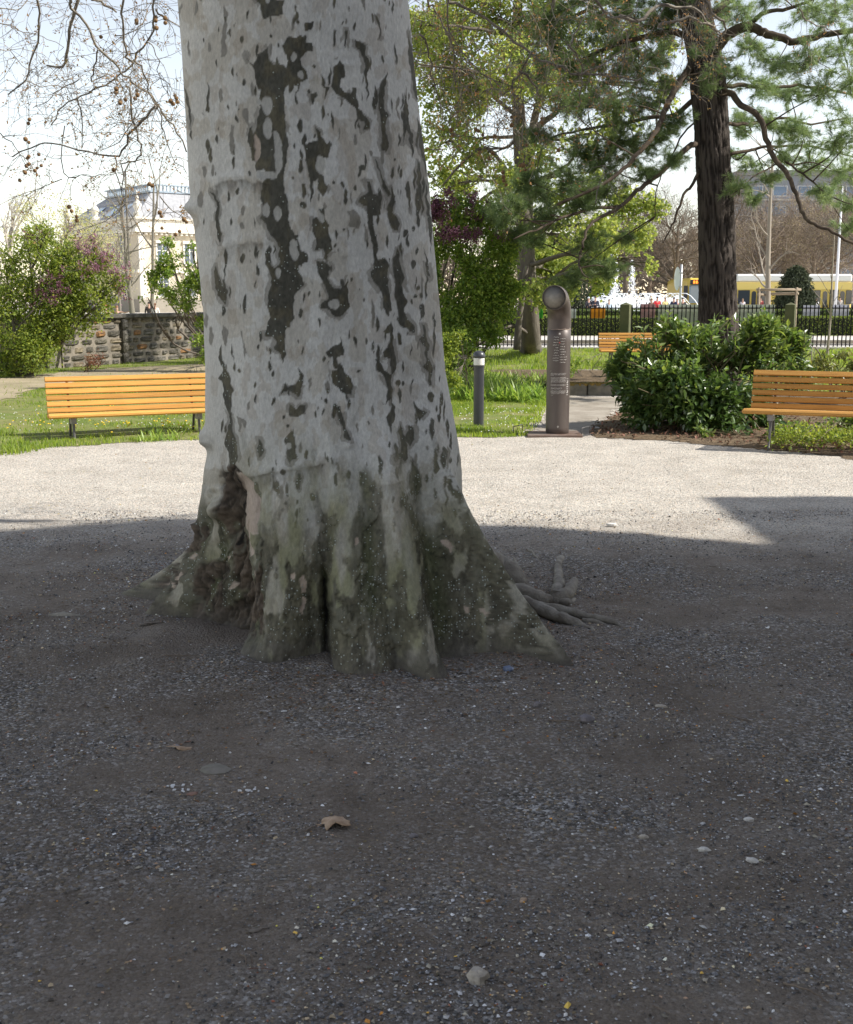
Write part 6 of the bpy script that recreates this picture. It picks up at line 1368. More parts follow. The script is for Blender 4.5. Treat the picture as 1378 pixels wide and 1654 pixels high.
def tufts(name, spots, nper, seed, m, nl=.115, ntuft=1, curve=None):
    """sprays of long needles: spots (x, y, radius px, distance offset, count)"""
    r = np.random.default_rng(seed); C_, D_ = [], []; tw = MB()
    for x, y, rad, dy, cnt in spots:
        c = np.array(A(x, y, Yp + dy)); a = LPa[np.argmin(np.linalg.norm(LPa - c, axis=1))]; R_ = rad / F * Yp
        tw.tube(smooth_pl([a, (a + c) / 2 + r.normal(0, .06, 3), c], 3) - off, np.linspace(.014, .006, 7), 4, cap=False)
        nb = max(3, cnt // 7)
        for _ in range(nb):
            e = c + r.normal(0, 1, 3) * R_ * np.array([.75, .9, .46]); s0 = c + (e - c) * r.uniform(-.1, .4) + r.normal(0, .03, 3)
            d = e - s0 + np.array([0, 0, .05]); L = np.linalg.norm(d); tw.tube([(s0 - off), ((s0 + e) / 2 + r.normal(0, .02, 3) - off), (e - off)], [.005, .004, .003], 3, cap=False)
            for t in np.linspace(.25, 1, 7): C_.append(s0 + (e - s0) * t + r.normal(0, .035, 3)); D_.append(d / (L + 1e-6) + r.normal(0, .5, 3))
    C_ = np.array(C_); D_ = np.array(D_); D_ /= np.linalg.norm(D_, axis=1, keepdims=True); n = len(C_)
    nd = D_[:, None, :] * .75 + r.normal(0, .62, (n, nper, 3)) + np.array([0, 0, .12]); nd /= np.linalg.norm(nd, axis=2, keepdims=True)
    base = C_[:, None, :] + D_[:, None, :] * r.uniform(-.04, .04, (n, nper, 1)); L = nl * r.uniform(.7, 1.2, (n, nper, 1))
    s = np.cross(nd, r.normal(size=(n, nper, 3))); s /= np.linalg.norm(s, axis=2, keepdims=True); w = .0026
    V = np.stack([base - s * w, base + s * w, base + nd * L - np.array([0, 0, 1.0]) * L * .12], 2).reshape(-1, 3) - off
    T = np.arange(len(V)).reshape(-1, 3)
    tag(link(name, mesh_np(name, V, None, T, m, False, {'v': np.repeat(np.clip(np.repeat(r.uniform(0, 1, n), nper) * .7 + .3 * r.uniform(0, 1, n * nper), 0, 1), 3)}), pine), kind='stuff')
    tag(tw.obj('twig', mat('pine_limb'), pine), kind='stuff')
M_ND = leafmat('pine_needles_shade', (.12, .175, .062), .5, .25, .4); M_NL = leafmat('pine_needles_light', (.20, .275, .115), .45, .35, .35)  # one needle in two tints: shade and sun are put into the colour
left = [(900, 60, 40), (960, 40, 45), (1010, 60, 45), (1060, 40, 40), (930, 110, 40), (980, 130, 42), (1030, 110, 40), (880, 110, 30), (1060, 95, 32), (1000, 175, 38), (1080, 135, 28), (950, 170, 36), (905, 165, 30), (1040, 170, 36), (1080, 20, 34), (1020, 10, 40), (950, -10, 40), (890, 20, 36),
        (830, 335, 30), (870, 315, 32), (920, 290, 36), (970, 265, 38), (1020, 245, 34), (1060, 225, 30), (880, 355, 26), (930, 330, 32), (980, 310, 30), (850, 290, 24), (1090, 195, 20), (1000, 225, 32), (945, 245, 30), (835, 380, 18), (1085, 260, 16), (950, 425, 26), (985, 435, 22), (920, 450, 18), (960, 395, 22), (1010, 385, 14), (1040, 280, 20), (870, 215, 24), (800, 345, 18), (860, 390, 18)]
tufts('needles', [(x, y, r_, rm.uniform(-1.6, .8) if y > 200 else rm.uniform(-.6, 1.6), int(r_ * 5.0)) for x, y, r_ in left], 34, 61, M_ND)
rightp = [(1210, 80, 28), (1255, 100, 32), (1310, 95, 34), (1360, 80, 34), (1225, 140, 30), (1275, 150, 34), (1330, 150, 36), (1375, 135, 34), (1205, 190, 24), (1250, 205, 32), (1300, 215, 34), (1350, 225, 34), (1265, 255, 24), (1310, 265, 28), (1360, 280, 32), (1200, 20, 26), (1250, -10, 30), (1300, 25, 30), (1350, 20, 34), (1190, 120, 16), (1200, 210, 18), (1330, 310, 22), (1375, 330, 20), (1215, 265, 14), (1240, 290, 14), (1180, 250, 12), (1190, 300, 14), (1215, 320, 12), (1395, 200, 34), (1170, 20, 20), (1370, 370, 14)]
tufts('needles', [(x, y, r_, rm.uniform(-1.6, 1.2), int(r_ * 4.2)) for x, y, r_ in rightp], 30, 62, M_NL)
tufts('needles', [(1148, 70, 12, -.6, 14), (1155, 112, 13, -.6, 18), (1140, 125, 9, -.6, 8), (1172, 105, 12, -.4, 12), (1150, 140, 9, -.5, 8), (1128, 40, 10, -.6, 10), (1120, 85, 8, -.6, 6)], 26, 63, M_NL)
up_ = [(rm.uniform(900, 1400), rm.uniform(-330, -60), 55, rm.uniform(-2, 2), 55) for _ in range(26)]
tufts('needles', up_, 12, 64, M_ND)

# ---------------- cherry laurel
lb0 = G(1130, 700); lau = thing('laurel_bush', 'wide glossy dark green laurel bush between the path and the right bench', 'shrub', lb0)
off = np.array(lb0)
Yl = 15.0
LAU = [(1040, 600, 46, Yl), (1090, 570, 44, Yl), (1150, 570, 50, Yl + .3), (1210, 560, 46, Yl + .2), (1260, 560, 36, Yl + .3), (1010, 640, 30, Yl - .3), (1050, 660, 40, Yl - .5), (1110, 640, 52, Yl - .6), (1170, 640, 50, Yl - .6), (1220, 620, 44, Yl - .2), (1080, 540, 24, Yl), (1230, 535, 26, Yl), (1190, 680, 34, Yl - .9), (1130, 685, 30, Yl - .9), (1280, 600, 30, Yl + .2), (1020, 575, 24, Yl), (1000, 600, 20, Yl), (1240, 660, 30, Yl - .2), (1065, 620, 34, Yl - .6), (1290, 555, 20, Yl + .3)]
M_LAU = leafmat('laurel_leaf', (.075, .13, .03), .36, .2, .4, spec=1.0); M_LAUL = leafmat('laurel_leaf_young', (.15, .22, .05), .36, .35, .3, spec=1.0)
P, Cc, Rr = blob_points(LAU, 15000, 2.6, -.10, 71, soft=.2); P = P[P[:, 2] > .06]
cen = np.array(A(1140, 620, Yl)); D = P - cen; D = D / np.linalg.norm(D, axis=1, keepdims=True) + rand_unit(len(P)) * 1.3 + np.array([0, 0, .05]); D /= np.linalg.norm(D, axis=1, keepdims=True)
def laurel_leaf_mesh(name, m):
    u = np.array([0, .15, .4, .7, .92, 1.0]); w = np.array([.02, .14, .2, .17, .07, .0]); V = []; 
    for a, b in zip(u, w): V += [(a, -b, .05 * math.sin(a * 3) + b * .35), (a, 0, .05 * math.sin(a * 3)), (a, b, .05 * math.sin(a * 3) + b * .35)]
    Q = []
    for k in range(5): Q += [(3 * k, 3 * k + 3, 3 * k + 4, 3 * k + 1), (3 * k + 1, 3 * k + 4, 3 * k + 5, 3 * k + 2)]
    return mesh_np(name, V, Q, None, m, True, {'v': np.full(18, .5)})
lf = [laurel_leaf_mesh('leaf', M_LAU), laurel_leaf_mesh('leaf', M_LAUL)]
xx, yy = pix(P); depth = P[:, 1] - Yl
order = np.argsort(P[:, 1] + .0 * xx)[:900]; pick = rg.choice(order, 290, replace=False); msk = np.ones(len(P), bool); msk[pick] = False
for q in pick:
    d = Vector(D[q]); rot = d.to_track_quat('X', 'Z').to_euler(); s = rnd.uniform(.10, .145)
    link('leaf', lf[1 if P[q, 2] > 1.0 and rnd.random() < .6 else 0], lau, Vector(P[q] - off), rot, (s, s * 1.0, s))
P2, D2 = P[msk], D[msk]
hi = P2[:, 2] + .22 * rg.normal(size=len(P2)) > .88
for sel, m in ((~hi, M_LAU), (hi, M_LAUL)):
    tag(link('foliage', leaf_mesh('foliage', P2[sel] - off, .105, m, up=.7, aspect=.46, fold=.18, dirs=D2[sel]), lau), kind='stuff')
sb = MB()
for c, R_ in zip(Cc, Rr):
    for _ in range(5):
        b = np.array(A(rnd.uniform(1060, 1230), 640, Yl)); b[2] = 0; e = c + rg.normal(0, .6, 3) * R_; sb.tube(smooth_pl([b, (b + e) / 2 + rg.normal(0, .12, 3) + [0, 0, .1], e], 3) - off, np.linspace(.016, .005, 7), 5, cap=False)
tag(sb.obj('stem', mat('laurel_stem', (.12, .10, .05), .8), lau, True), kind='stuff')
sh_ = MB()   # young upright shoots on the crown
SP, SD = [], []
for x, y in [(1082, 500), (1095, 512), (1070, 520), (1150, 525), (1165, 530), (1210, 515), (1225, 508), (1240, 512), (1255, 525), (1190, 535), (1270, 530), (1300, 535), (1120, 540), (1040, 530), (1280, 540), (1205, 525), (1060, 535), (1235, 500)]:
    e = np.array(A(x, y, Yl + rnd.uniform(-.3, .3))); b = e - np.array([rnd.uniform(-.05, .05), 0, rnd.uniform(.25, .4)]); sh_.tube([b - off, (b + e) / 2 - off, e - off], [.006, .005, .003], 5, cap=False)
    for t in np.linspace(.1, 1, 12): SP.append(b + (e - b) * t); v = rg.normal(size=3); v[2] = v[2] * .5 + .5; SD.append(v / np.linalg.norm(v))
tag(sh_.obj('stem', mat('laurel_stem'), lau), kind='stuff'); tag(link('foliage', leaf_mesh('foliage', np.array(SP) - off, .11, M_LAUL, up=.5, aspect=.36, dirs=np.array(SD)), lau), kind='stuff')
shrub('laurel_bush', 'low laurel sprigs under and behind the right bench', 'shrub', [(1290, 700, 22, 13.9), (1330, 690, 24, 14.1), (1370, 695, 24, 13.9), (1255, 700, 14, 13.6), (1310, 712, 12, 13.5), (1400, 690, 24, 14), (1140, 690 + 6, 12, 13.7), (1350, 710, 12, 13.4)], G(1320, 722), 1500, .085, M_LAUL, mat('laurel_stem'), 73, freq=3, thr=-.05, stem_r=.006, aspect=.4)
shrub('rhododendron', 'yellowish rhododendron behind the right bench at the picture edge', 'shrub', [(1330, 590, 22, 18), (1365, 585, 22, 18), (1395, 590, 24, 18), (1350, 605, 20, 17.8), (1310, 600, 14, 17.8), (1385, 610, 20, 17.6)], G(1355, 640), 1500, .10, leafmat('rhodo_leaf', (.17, .19, .05), .3, .3, .4, spec=.6), M_BK, 74, freq=3, thr=.0, stem_r=.015, aspect=.3, droop=.6)
shrub('rhododendron', 'small dark rhododendron beside the pipe column at the lawn edge', 'shrub', [(930, 590, 10, 22), (945, 585, 10, 22), (985, 592, 12, 21.8), (1000, 585, 12, 22), (922, 600, 8, 21.6)], G(950, 606), 420, .08, M_LD, M_BK, 75, freq=3, thr=-.1, stem_r=.008, aspect=.4)
# dry leaves under the laurel
Pd = []
for _ in range(1500):
    p = G(rnd.uniform(950, 1400), rnd.uniform(672, 735)); q = G(1100, 714).y - .1
    if poly_in(np.array([p.x]), np.array([p.y]), PLr)[0][0]: Pd.append((p.x, p.y, float(ground_h(np.array([p.x]), np.array([p.y]))[0]) + .04))
tag(link('dry_leaves', leaf_mesh('dry_leaves', np.array(Pd), .055, leafmat('dead_leaf', (.17, .10, .06), .8, .1, .6), up=1.6, aspect=.7)), 'brown dead leaves lying under the laurel bush', 'leaves', kind='stuff')
# ivy and weeds along the bed
Pd = []
for _ in range(2600):
    x = rnd.uniform(1240, 1420); y = rnd.gauss(716, 7); p = G(x, y); Pd.append((p.x, p.y, rnd.uniform(.03, .16)))
tag(link('ground_cover', leaf_mesh('ground_cover', np.array(Pd), .045, M_LL, up=1.2, aspect=.6)), 'low green weeds growing under the right bench', 'weeds', kind='stuff')

# ---------------- day lilies round the bollard: long arching straps
def straps(name, label, poly, n, L, w, seed, m, clump=.25):
    r = np.random.default_rng(seed); P = np.array([tuple(G(*p)[:2]) for p in poly]); x0, y0 = P.min(0); x1, y1 = P.max(0)
    cx_, cy_ = r.uniform(x0, x1, 900), r.uniform(y0, y1, 900); ins, _ = poly_in(cx_, cy_, P); cx_, cy_ = cx_[ins], cy_[ins]
    k = r.integers(0, min(len(cx_), 150), n); X = cx_[k] + r.normal(0, .05, n); Y = cy_[k] + r.normal(0, .05, n)
    a = r.uniform(0, 6.283, n); out = np.stack([np.cos(a), np.sin(a), 0 * a], -1); side = np.stack([-np.sin(a), np.cos(a), 0 * a], -1); LL = L * r.uniform(.6, 1.2, n); W = w * r.uniform(.7, 1.2, n); el = r.uniform(.35, 1.25, n)
    V = []; Q = []
    for q, t in enumerate(np.linspace(0, 1, 6)):
        h = LL * (t * np.sin(el + .2) - .75 * t * t * np.cos(el) * .9); o = LL * (t * np.cos(el) * .9 + .1 * t * t)
        c = np.stack([X, Y, 0 * X], -1) + out * o[:, None] + np.array([0, 0, 1.0]) * np.maximum(h, .01 * t)[:, None]; ww = (W * (1 - t ** 2.5) * .5 + .001)[:, None]
        V += [c - side * ww, c + side * ww]
    V = np.stack(V, 1).reshape(-1, 3); i = np.arange(n)[:, None] * 12
    Q = np.concatenate([i + np.array([2 * q, 2 * q + 1, 2 * q + 3, 2 * q + 2]) for q in range(5)])
    V[:, 2] += .01
    tag(link(name, mesh_np(name, V, Q, None, m, True, {'v': np.repeat(r.uniform(0, 1, n), 12)})), label, 'plants', kind='stuff')
M_STR = leafmat('lily_leaf', (.25, .36, .08), .4, .45, .35, spec=.5)
straps('day_lilies', 'day lily leaves arching in a bed behind the bollard', [(720, 652), (800, 652), (878, 652), (882, 628), (800, 622), (720, 625)], 5200, .42, .024, 81, M_STR)
straps('day_lilies', 'tuft of coarse grass under the golden bench', [(225, 716), (290, 712), (290, 700), (225, 702)], 260, .16, .010, 82, M_STR)
# dandelions: yellow heads in the grass
dn = []
for _ in range(60):
    x = rnd.uniform(0, 330); y = rnd.choice([rnd.uniform(664, 712), rnd.uniform(690, 700)]) ; p = G(x, y); dn.append((p.x, p.y, .09))
for x, y in [(268, 697), (277, 690), (274, 694), (263, 690)]: p = G(x, y); dn.append((p.x, p.y - .2, .13))
mbd = MB()
for x, y, z in dn:
    s = .014; mbd.lathe([(1e-5, z - .008), (s, z), (s * .8, z + .006), (1e-5, z + .008)], 7, (x, y))
tag(mbd.obj('dandelions', mat('dandelion_yellow', (.75, .52, .02), .6)), 'yellow dandelion heads in the left lawn', 'flowers', kind='stuff')
# white daisies specks
dd = MB()
for _ in range(220):
    x = rnd.uniform(0, 330) if rnd.random() < .6 else rnd.uniform(742, 870); y = rnd.uniform(662, 706); p = G(x, y); s = .008; z = .06; dd.add([(p.x - s, p.y, z), (p.x + s, p.y, z), (p.x, p.y + s, z + .01)], None, [(0, 1, 2)])
tag(dd.obj('daisies', mat('daisy_white', (.75, .75, .72), .6)), 'tiny white daisies dotted through the grass', 'flowers', kind='stuff')

# ================================================================== BEYOND THE FENCE
def hedge(label, x0, x1, y0, y1, h, n, seed, col, size=.07):
    t = thing('hedge', label, 'hedge', (x0, y0, 0)); L, D_ = x1 - x0, y1 - y0
    MB().box((.05, .05, 0), (L - .05, D_ - .05, h - .06)).obj('core', mat('hedge_core', (.02, .025, .01), 1), t)
    r = np.random.default_rng(seed); k = r.uniform(size=n); top = k < .45
    P = np.where(top[:, None], np.stack([r.uniform(0, L, n), r.uniform(0, D_, n), h + r.normal(0, .02, n)], -1), np.stack([r.uniform(0, L, n), r.normal(0, .03, n), r.uniform(.02, h, n)], -1))
    tag(link('foliage', leaf_mesh('foliage', P, size, col, up=.4, aspect=.7), t), kind='stuff')
M_HG = leafmat('hedge_leaf', (.14, .19, .035), .5, .35, .45)
hedge('clipped low green hedge just across the paving behind the fence', -2, 27, 52.6, 53.5, .82, 15000, 91, M_HG)
hedge('second clipped hedge farther back, below the fountain', -3, 36, 65, 66, 1.0, 14000, 92, leafmat('hedge_leaf_far', (.09, .13, .03), .5, .3, .45), .09)
MB().box((-10, 42.2, .03), (40, 42.4, .16)).obj('kerb', M_BLOCK)['kind'] = 'structure'

# fountain: shallow basin, low fan of jets and one tall plume
fc_ = A(1028, 482, 86)
ft = thing('fountain', 'wide white fountain with arching jets behind the people on the plaza', 'fountain', (fc_.x, 86, 0))
th = np.linspace(0, 2 * math.pi, 40, endpoint=False)
MB().lathe([(5.2, 0), (5.2, .45), (4.9, .45), (4.8, .28), (1e-5, .27)], 48).obj('basin', mat('basin_stone', (.45, .43, .40), .8), ft)
M_WAT = mat('white_water', (.86, .88, .9), .35, trans=.3)
jw = MB()
rj = np.random.default_rng(8)
for k in range(90):
    a = rj.uniform(0, 6.283); r0 = 4.4; ap = rj.uniform(.8, 1.5) ; L = rj.uniform(2.0, 3.8)
    tt = np.linspace(0, 1, 10); P = np.stack([(r0 - L * tt) * math.cos(a), (r0 - L * tt) * math.sin(a), .3 + ap * 4 * tt * (1 - tt)], -1) + rj.normal(0, .03, (10, 3))
    jw.tube(P, np.linspace(.012, .035, 10), 4, cap=False)
for k in range(26):
    x = -2 + 4 * rj.uniform(); a = rj.uniform(0, 6.28); tt = np.linspace(0, 1, 10); L = rj.uniform(1.5, 3.2); P = np.stack([x + L * tt * math.cos(a), L * tt * math.sin(a), .3 + 1.7 * 4 * tt * (1 - tt)], -1)
    jw.tube(P, np.linspace(.012, .03, 10), 4, cap=False)
tag(jw.obj('water_jet', M_WAT, ft), kind='stuff')
px_ = A(990, 482, 86).x - fc_.x
dr = []; 
for x0, top_, wd, n in ((px_, 5.4, .45, 2600), (px_ + 1.3, 4.0, .4, 700), (px_ - 1.0, 1.3, .8, 300), (1.5, 1.5, 1.6, 700), (-1, 1.4, 1.8, 700)):
    z = top_ * rj.uniform(0, 1, n) ** .8; w = wd * (1.15 - z / top_) ; dr.append(np.stack([x0 + rj.normal(0, 1, n) * w * .5 + .8 * wd * (z / top_) * (1 - z / top_), rj.normal(0, 1, n) * w, .3 + z], -1))
tag(link('spray', leaf_mesh('spray', np.concatenate(dr), .10, M_WAT, aspect=.6), ft), kind='stuff')

# ---------------- people
def capsule_body(name, V, E, Rr_, m, parent):
    me = bpy.data.meshes.new(name); me.from_pydata([tuple(v) for v in V], E, []); me.update(); me.materials.append(m)
    o = link(name, me, parent); md = o.modifiers.new('skin', 'SKIN'); md.use_smooth_shade = True
    for i, r_ in enumerate(Rr_):
        sv = me.skin_vertices[0].data[i]; sv.radius = r_ if isinstance(r_, tuple) else (r_, r_); sv.use_root = (i == 0)
    s = o.modifiers.new('sub', 'SUBSURF'); s.levels = 1; s.render_levels = 1
    return o
M_SKIN = mat('skin', (.50, .30, .22), .6); M_HAIR = mat('brown_hair', (.05, .035, .025), .8)
def person(label, x, Y, jacket, trousers, hair=(.05, .035, .025), rz=0.0, arms='down', h=1.72, sleeves=True, lift=0.0, group=None, pxy=None):
    k = h / 1.75; p = A(x, 482, Y)
    t = thing('person', label, 'person', (p.x, Y, lift), rz, group)
    J = {'pel': (0, 0, .95), 'wst': (0, 0, 1.12), 'chs': (0, .01, 1.32), 'nck': (0, 0, 1.49), 'hd0': (0, -.015, 1.57), 'hd1': (0, -.01, 1.68)}
    for s, n in ((-1, 'l'), (1, 'r')):
        J['hp' + n] = (.09 * s, 0, .9); J['kn' + n] = (.11 * s, -.02, .5); J['an' + n] = (.12 * s, .02, .09); J['to' + n] = (.13 * s, -.16, .03)
        J['sh' + n] = (.18 * s, 0, 1.42)
        if arms == 'out': J['el' + n] = (.46 * s, -.02, 1.38 - .03 * (n == 'l')); J['wr' + n] = (.72 * s, -.04, 1.44 if n == 'l' else 1.47); J['ha' + n] = (.82 * s, -.05, 1.47 if n == 'l' else 1.51)
        elif arms == 'fold': J['el' + n] = (.24 * s, -.06, 1.14); J['wr' + n] = (.06 * s, -.26, 1.20); J['ha' + n] = (-.04 * s, -.27, 1.23)
        else: J['el' + n] = (.24 * s, .03, 1.14); J['wr' + n] = (.25 * s, -.07, .9); J['ha' + n] = (.24 * s, -.10, .81)
    R0 = {'pel': .13, 'wst': .115, 'chs': .13, 'nck': .055, 'hd0': .075, 'hd1': .085, 'hp': .085, 'kn': .055, 'an': .038, 'to': .032, 'sh': .055, 'el': .038, 'wr': .026, 'ha': .03}
    def part(name, keys, edges, add, m):
        K = {a: i for i, a in enumerate(keys)}; return capsule_body(name, [np.array(J[a]) * k for a in keys], [(K[a], K[b]) for a, b in edges], [(R0.get(a, R0.get(a[:2], .05)) + add) * k for a in keys], m, t)
    ks = list(J); ed = [('pel', 'wst'), ('wst', 'chs'), ('chs', 'nck'), ('nck', 'hd0'), ('hd0', 'hd1')]
    for n in 'lr': ed += [('pel', 'hp' + n), ('hp' + n, 'kn' + n), ('kn' + n, 'an' + n), ('an' + n, 'to' + n), ('chs', 'sh' + n), ('sh' + n, 'el' + n), ('el' + n, 'wr' + n), ('wr' + n, 'ha' + n)]
    part('body', ks, ed, 0, M_SKIN)
    je = [('pel', 'wst'), ('wst', 'chs')]; jk = ['pel', 'wst', 'chs', 'shl', 'shr']; je += [('chs', 'shl'), ('chs', 'shr')]
    if sleeves: jk += ['ell', 'wrl', 'elr', 'wrr']; je += [('shl', 'ell'), ('ell', 'wrl'), ('shr', 'elr'), ('elr', 'wrr')]
    part('jacket' if sleeves else 'tank_top', jk, je, .016, mat('cloth_%d_%d_%d' % tuple(int(c * 100) for c in jacket), jacket, .85))
    part('trousers', ['pel', 'hpl', 'knl', 'anl', 'hpr', 'knr', 'anr'], [('pel', 'hpl'), ('hpl', 'knl'), ('knl', 'anl'), ('pel', 'hpr'), ('hpr', 'knr'), ('knr', 'anr')], .013, mat('cloth_%d_%d_%d' % tuple(int(c * 100) for c in trousers), trousers, .85))
    MB().lathe([(.088 * math.cos(a) * k, .10 * math.sin(a) * k) for a in np.linspace(-.1, 1.56, 6)], 12, (0, 0), Matrix.Translation((0, .012 * k, 1.665 * k))).obj('hair', mat('hair_%d' % int(hair[0] * 100), hair, .8), t, True)
    return t
person('person with dark jacket and light cap left of the orange banner', 951, 79, (.03, .03, .04), (.04, .05, .08), (.55, .6, .62), R(20), 'fold')
person('person in dark blue standing above the orange banner', 962, 79, (.03, .035, .06), (.03, .03, .04), (.06, .05, .04), R(-15), 'fold', 1.76)
person('small person in pale blue beside the jets, right of the pair above the orange banner', 984, 82, (.45, .55, .65), (.2, .22, .3), (.15, .1, .06), 0, 'down', 1.55)
person('child in dark pink left of the person in red', 1046, 79, (.45, .06, .12), (.1, .08, .1), (.1, .06, .04), R(30), 'down', 1.25)
person('person in olive brown next to the person in red', 1053, 81, (.16, .13, .09), (.06, .06, .07), (.12, .08, .05), R(-20), 'down', 1.62)
person('person in a bright red jacket in front of the fountain', 1062, 79, (.62, .04, .05), (.05, .05, .07), (.05, .03, .02), R(10), 'fold', 1.74)
person('person in a pale yellow coat right of the person in red', 1075, 79, (.62, .52, .22), (.25, .22, .18), (.2, .14, .08), R(25), 'fold', 1.70)
person('person in navy with a striped bag, left of the sign pole', 1089, 79, (.035, .04, .09), (.04, .04, .05), (.04, .03, .02), R(-30), 'fold', 1.70)
person('person in pink and white close to the sign pole', 1094, 80, (.6, .2, .25), (.12, .12, .16), (.3, .2, .12), R(30), 'down', 1.6)
person('dark dressed person half hidden by the sign pole', 1103, 79, (.03, .03, .035), (.03, .03, .035), (.04, .03, .02), 0, 'down', 1.68)
person('person in a black tank top holding both arms out beyond the garden wall', 188, 60, (.03, .03, .045), (.05, .05, .06), (.25, .12, .06), R(4), 'out', 1.62, False, -.36)
person('person in pale green behind the outstretched arm, beyond the garden wall', 170, 67, (.45, .55, .30), (.3, .3, .3), (.4, .1, .08), 0, 'down', 1.5, True, -.25)
person('dark clothed person beyond the garden wall near the leafy bush', 240, 68, (.04, .035, .035), (.04, .04, .04), (.03, .02, .02), 0, 'down', 1.62, True, -.2)
person('white clothed person beside the dark one beyond the garden wall', 250, 68, (.65, .62, .58), (.4, .4, .4), (.25, .15, .1), 0, 'down', 1.55, True, -.2)
# someone lying on the coping, knees bent, mostly behind the lilac
cp = A(118, 508, 27.6); rec = thing('person', 'person in black lying on top of the garden wall, legs hanging over its edge', 'person', (cp.x, 27.45, HW + .10), R(6))
kv = [(0, 0, .13), (-.2, .02, .15), (-.42, .03, .18), (-.6, .02, .22), (-.72, .02, .28), (.12, -.1, .12), (.42, -.14, .17), (.72, -.34, -.05), (.80, -.42, -.08), (.12, .1, .12), (.36, .1, .24), (.62, -.26, .03), (.72, -.34, .0), (-.45, -.18, .15), (-.3, -.26, .08), (-.12, -.2, .1), (-.45, .2, .15), (-.3, .26, .08), (-.12, .2, .1)]
ke = [(0, 1), (1, 2), (2, 3), (3, 4), (0, 5), (5, 6), (6, 7), (7, 8), (0, 9), (9, 10), (10, 11), (11, 12), (2, 13), (13, 14), (14, 15), (2, 16), (16, 17), (17, 18)]
kr = [.12, .11, .12, .055, .085, .085, .06, .045, .04, .085, .06, .045, .04, .05, .04, .03, .05, .04, .03]
capsule_body('body', kv, ke, kr, M_SKIN, rec)
capsule_body('jacket', [kv[i] for i in (0, 1, 2, 13, 14, 16, 17)], [(0, 1), (1, 2), (2, 3), (3, 4), (2, 5), (5, 6)], [.135, .125, .135, .065, .055, .065, .055], mat('black_cloth', (.02, .02, .022), .6), rec)
capsule_body('trousers', [kv[i] for i in (0, 5, 6, 7, 9, 10, 11)], [(0, 1), (1, 2), (2, 3), (0, 4), (4, 5), (5, 6)], [.135, .10, .078, .06, .10, .078, .06], mat('black_cloth'), rec)
for i, j in ((7, 8), (11, 12)): 
    a, b = np.array(kv[i]), np.array(kv[j]); capsule_body('boot', [a, b, b + (b - a) * .9], [(0, 1), (1, 2)], [.062, .055, .04], mat('black_leather', (.015, .015, .015), .3), rec)

# ---------------- trams
M_YEL = mat('tram_yellow', (.82, .60, .12), .35); M_TW = mat('tram_cream', (.80, .80, .74), .4); M_TG2 = mat('tram_glass', (.05, .06, .07), .08, spec=.8); M_TD = mat('tram_dark', (.03, .03, .035), .5)
YT = 100.0
tx0 = A(1188, 482, YT).x; tx1 = A(1376, 482, YT).x; TL = tx1 - tx0
tm = thing('tram', 'yellow tram with white roof standing behind the fence on the right', 'tram', (tx0, YT, 0))
MB().bbox((0, 0, .75), (TL, 2.4, 2.95), .12).obj('body', M_YEL, tm); MB().bbox((.03, .0, 2.955), (TL - .03, 2.38, 3.62), .12).obj('roof', M_TW, tm); MB().box((.2, .1, .25), (TL - .2, 2.3, .74)).obj('skirt', M_TD, tm)
MB().bbox((0.02, -.03, 2.35), (TL - .02, -.003, 2.94), .01).obj('fascia', mat('tram_pale_yellow', (.80, .62, .18), .4), tm)
pxm = TL / (1376 - 1188)
for a, b in ((1192, 1211), (1254, 1265), (1306, 1325), (1366, 1375), (1270, 1284), (1288, 1302)):
    w = MB().bbox(((a - 1188) * pxm, -.04, 1.15), ((b - 1188) * pxm, -.004, 2.30), .03).obj('window', M_TG2, tm)
for a, b in ((1214, 1221), (1238, 1245), (1329, 1336), (1357, 1364)):
    mb = MB(); x0_, x1_ = (a - 1188) * pxm, (b - 1188) * pxm; c_ = (x0_ + x1_) / 2; r_ = (x1_ - x0_) / 2
    pts = [(x0_, .9), (x1_, .9)] + [(c_ + r_ * math.cos(q), 2.05 + r_ * math.sin(q)) for q in np.linspace(0, math.pi, 8)]; mb.add([(x, -.045, z) for x, z in pts] + [(x, -.004, z) for x, z in pts], [(i, (i + 1) % 10, (i + 1) % 10 + 10, i + 10) for i in range(10)], [(0, i, i + 1) for i in range(1, 9)])
    mb.obj('window', M_TG2, tm)
for a, b in ((1223, 1236), (1340, 1354)):
    d = MB().box(((a - 1188) * pxm, -.05, .45), ((b - 1188) * pxm, -.004, 2.32)).obj('door', M_TD, tm); MB().box(((a + .8 - 1188) * pxm, -.07, .7), (((a + b) / 2 - .4 - 1188) * pxm, -.053, 2.2)).obj('pane', M_TG2, d); MB().box((((a + b) / 2 + .4 - 1188) * pxm, -.07, .7), ((b - .8 - 1188) * pxm, -.053, 2.2)).obj('pane', M_TG2, d)
for x in (1.2, 3.0, TL - 3, TL - 1.2):
    MB().lathe([(.01, -.08), (.30, -.08), (.31, .05), (.01, .05)], 16, (0, 0), Matrix.Translation((x, .08, .33)) @ Matrix.Rotation(R(90), 4, 'X')).obj('wheel', M_TD, tm)
person('person in a pale top standing at the tram door on the far right', 1357, 98.5, (.45, .42, .38), (.05, .05, .06), (.04, .03, .02), 0, 'down', 1.75)
person('person in white waiting before the left tram door', 1200, 97.5, (.7, .65, .68), (.3, .3, .35), (.3, .2, .15), 0, 'down', 1.6)
person('person in dark red inside the left tram doorway', 1229, 98.8, (.25, .04, .04), (.05, .05, .06), (.04, .03, .02), 0, 'down', 1.7)
person('person in white at the right tram doorway', 1319, 98.0, (.7, .68, .7), (.3, .3, .35), (.2, .15, .1), 0, 'down', 1.6)
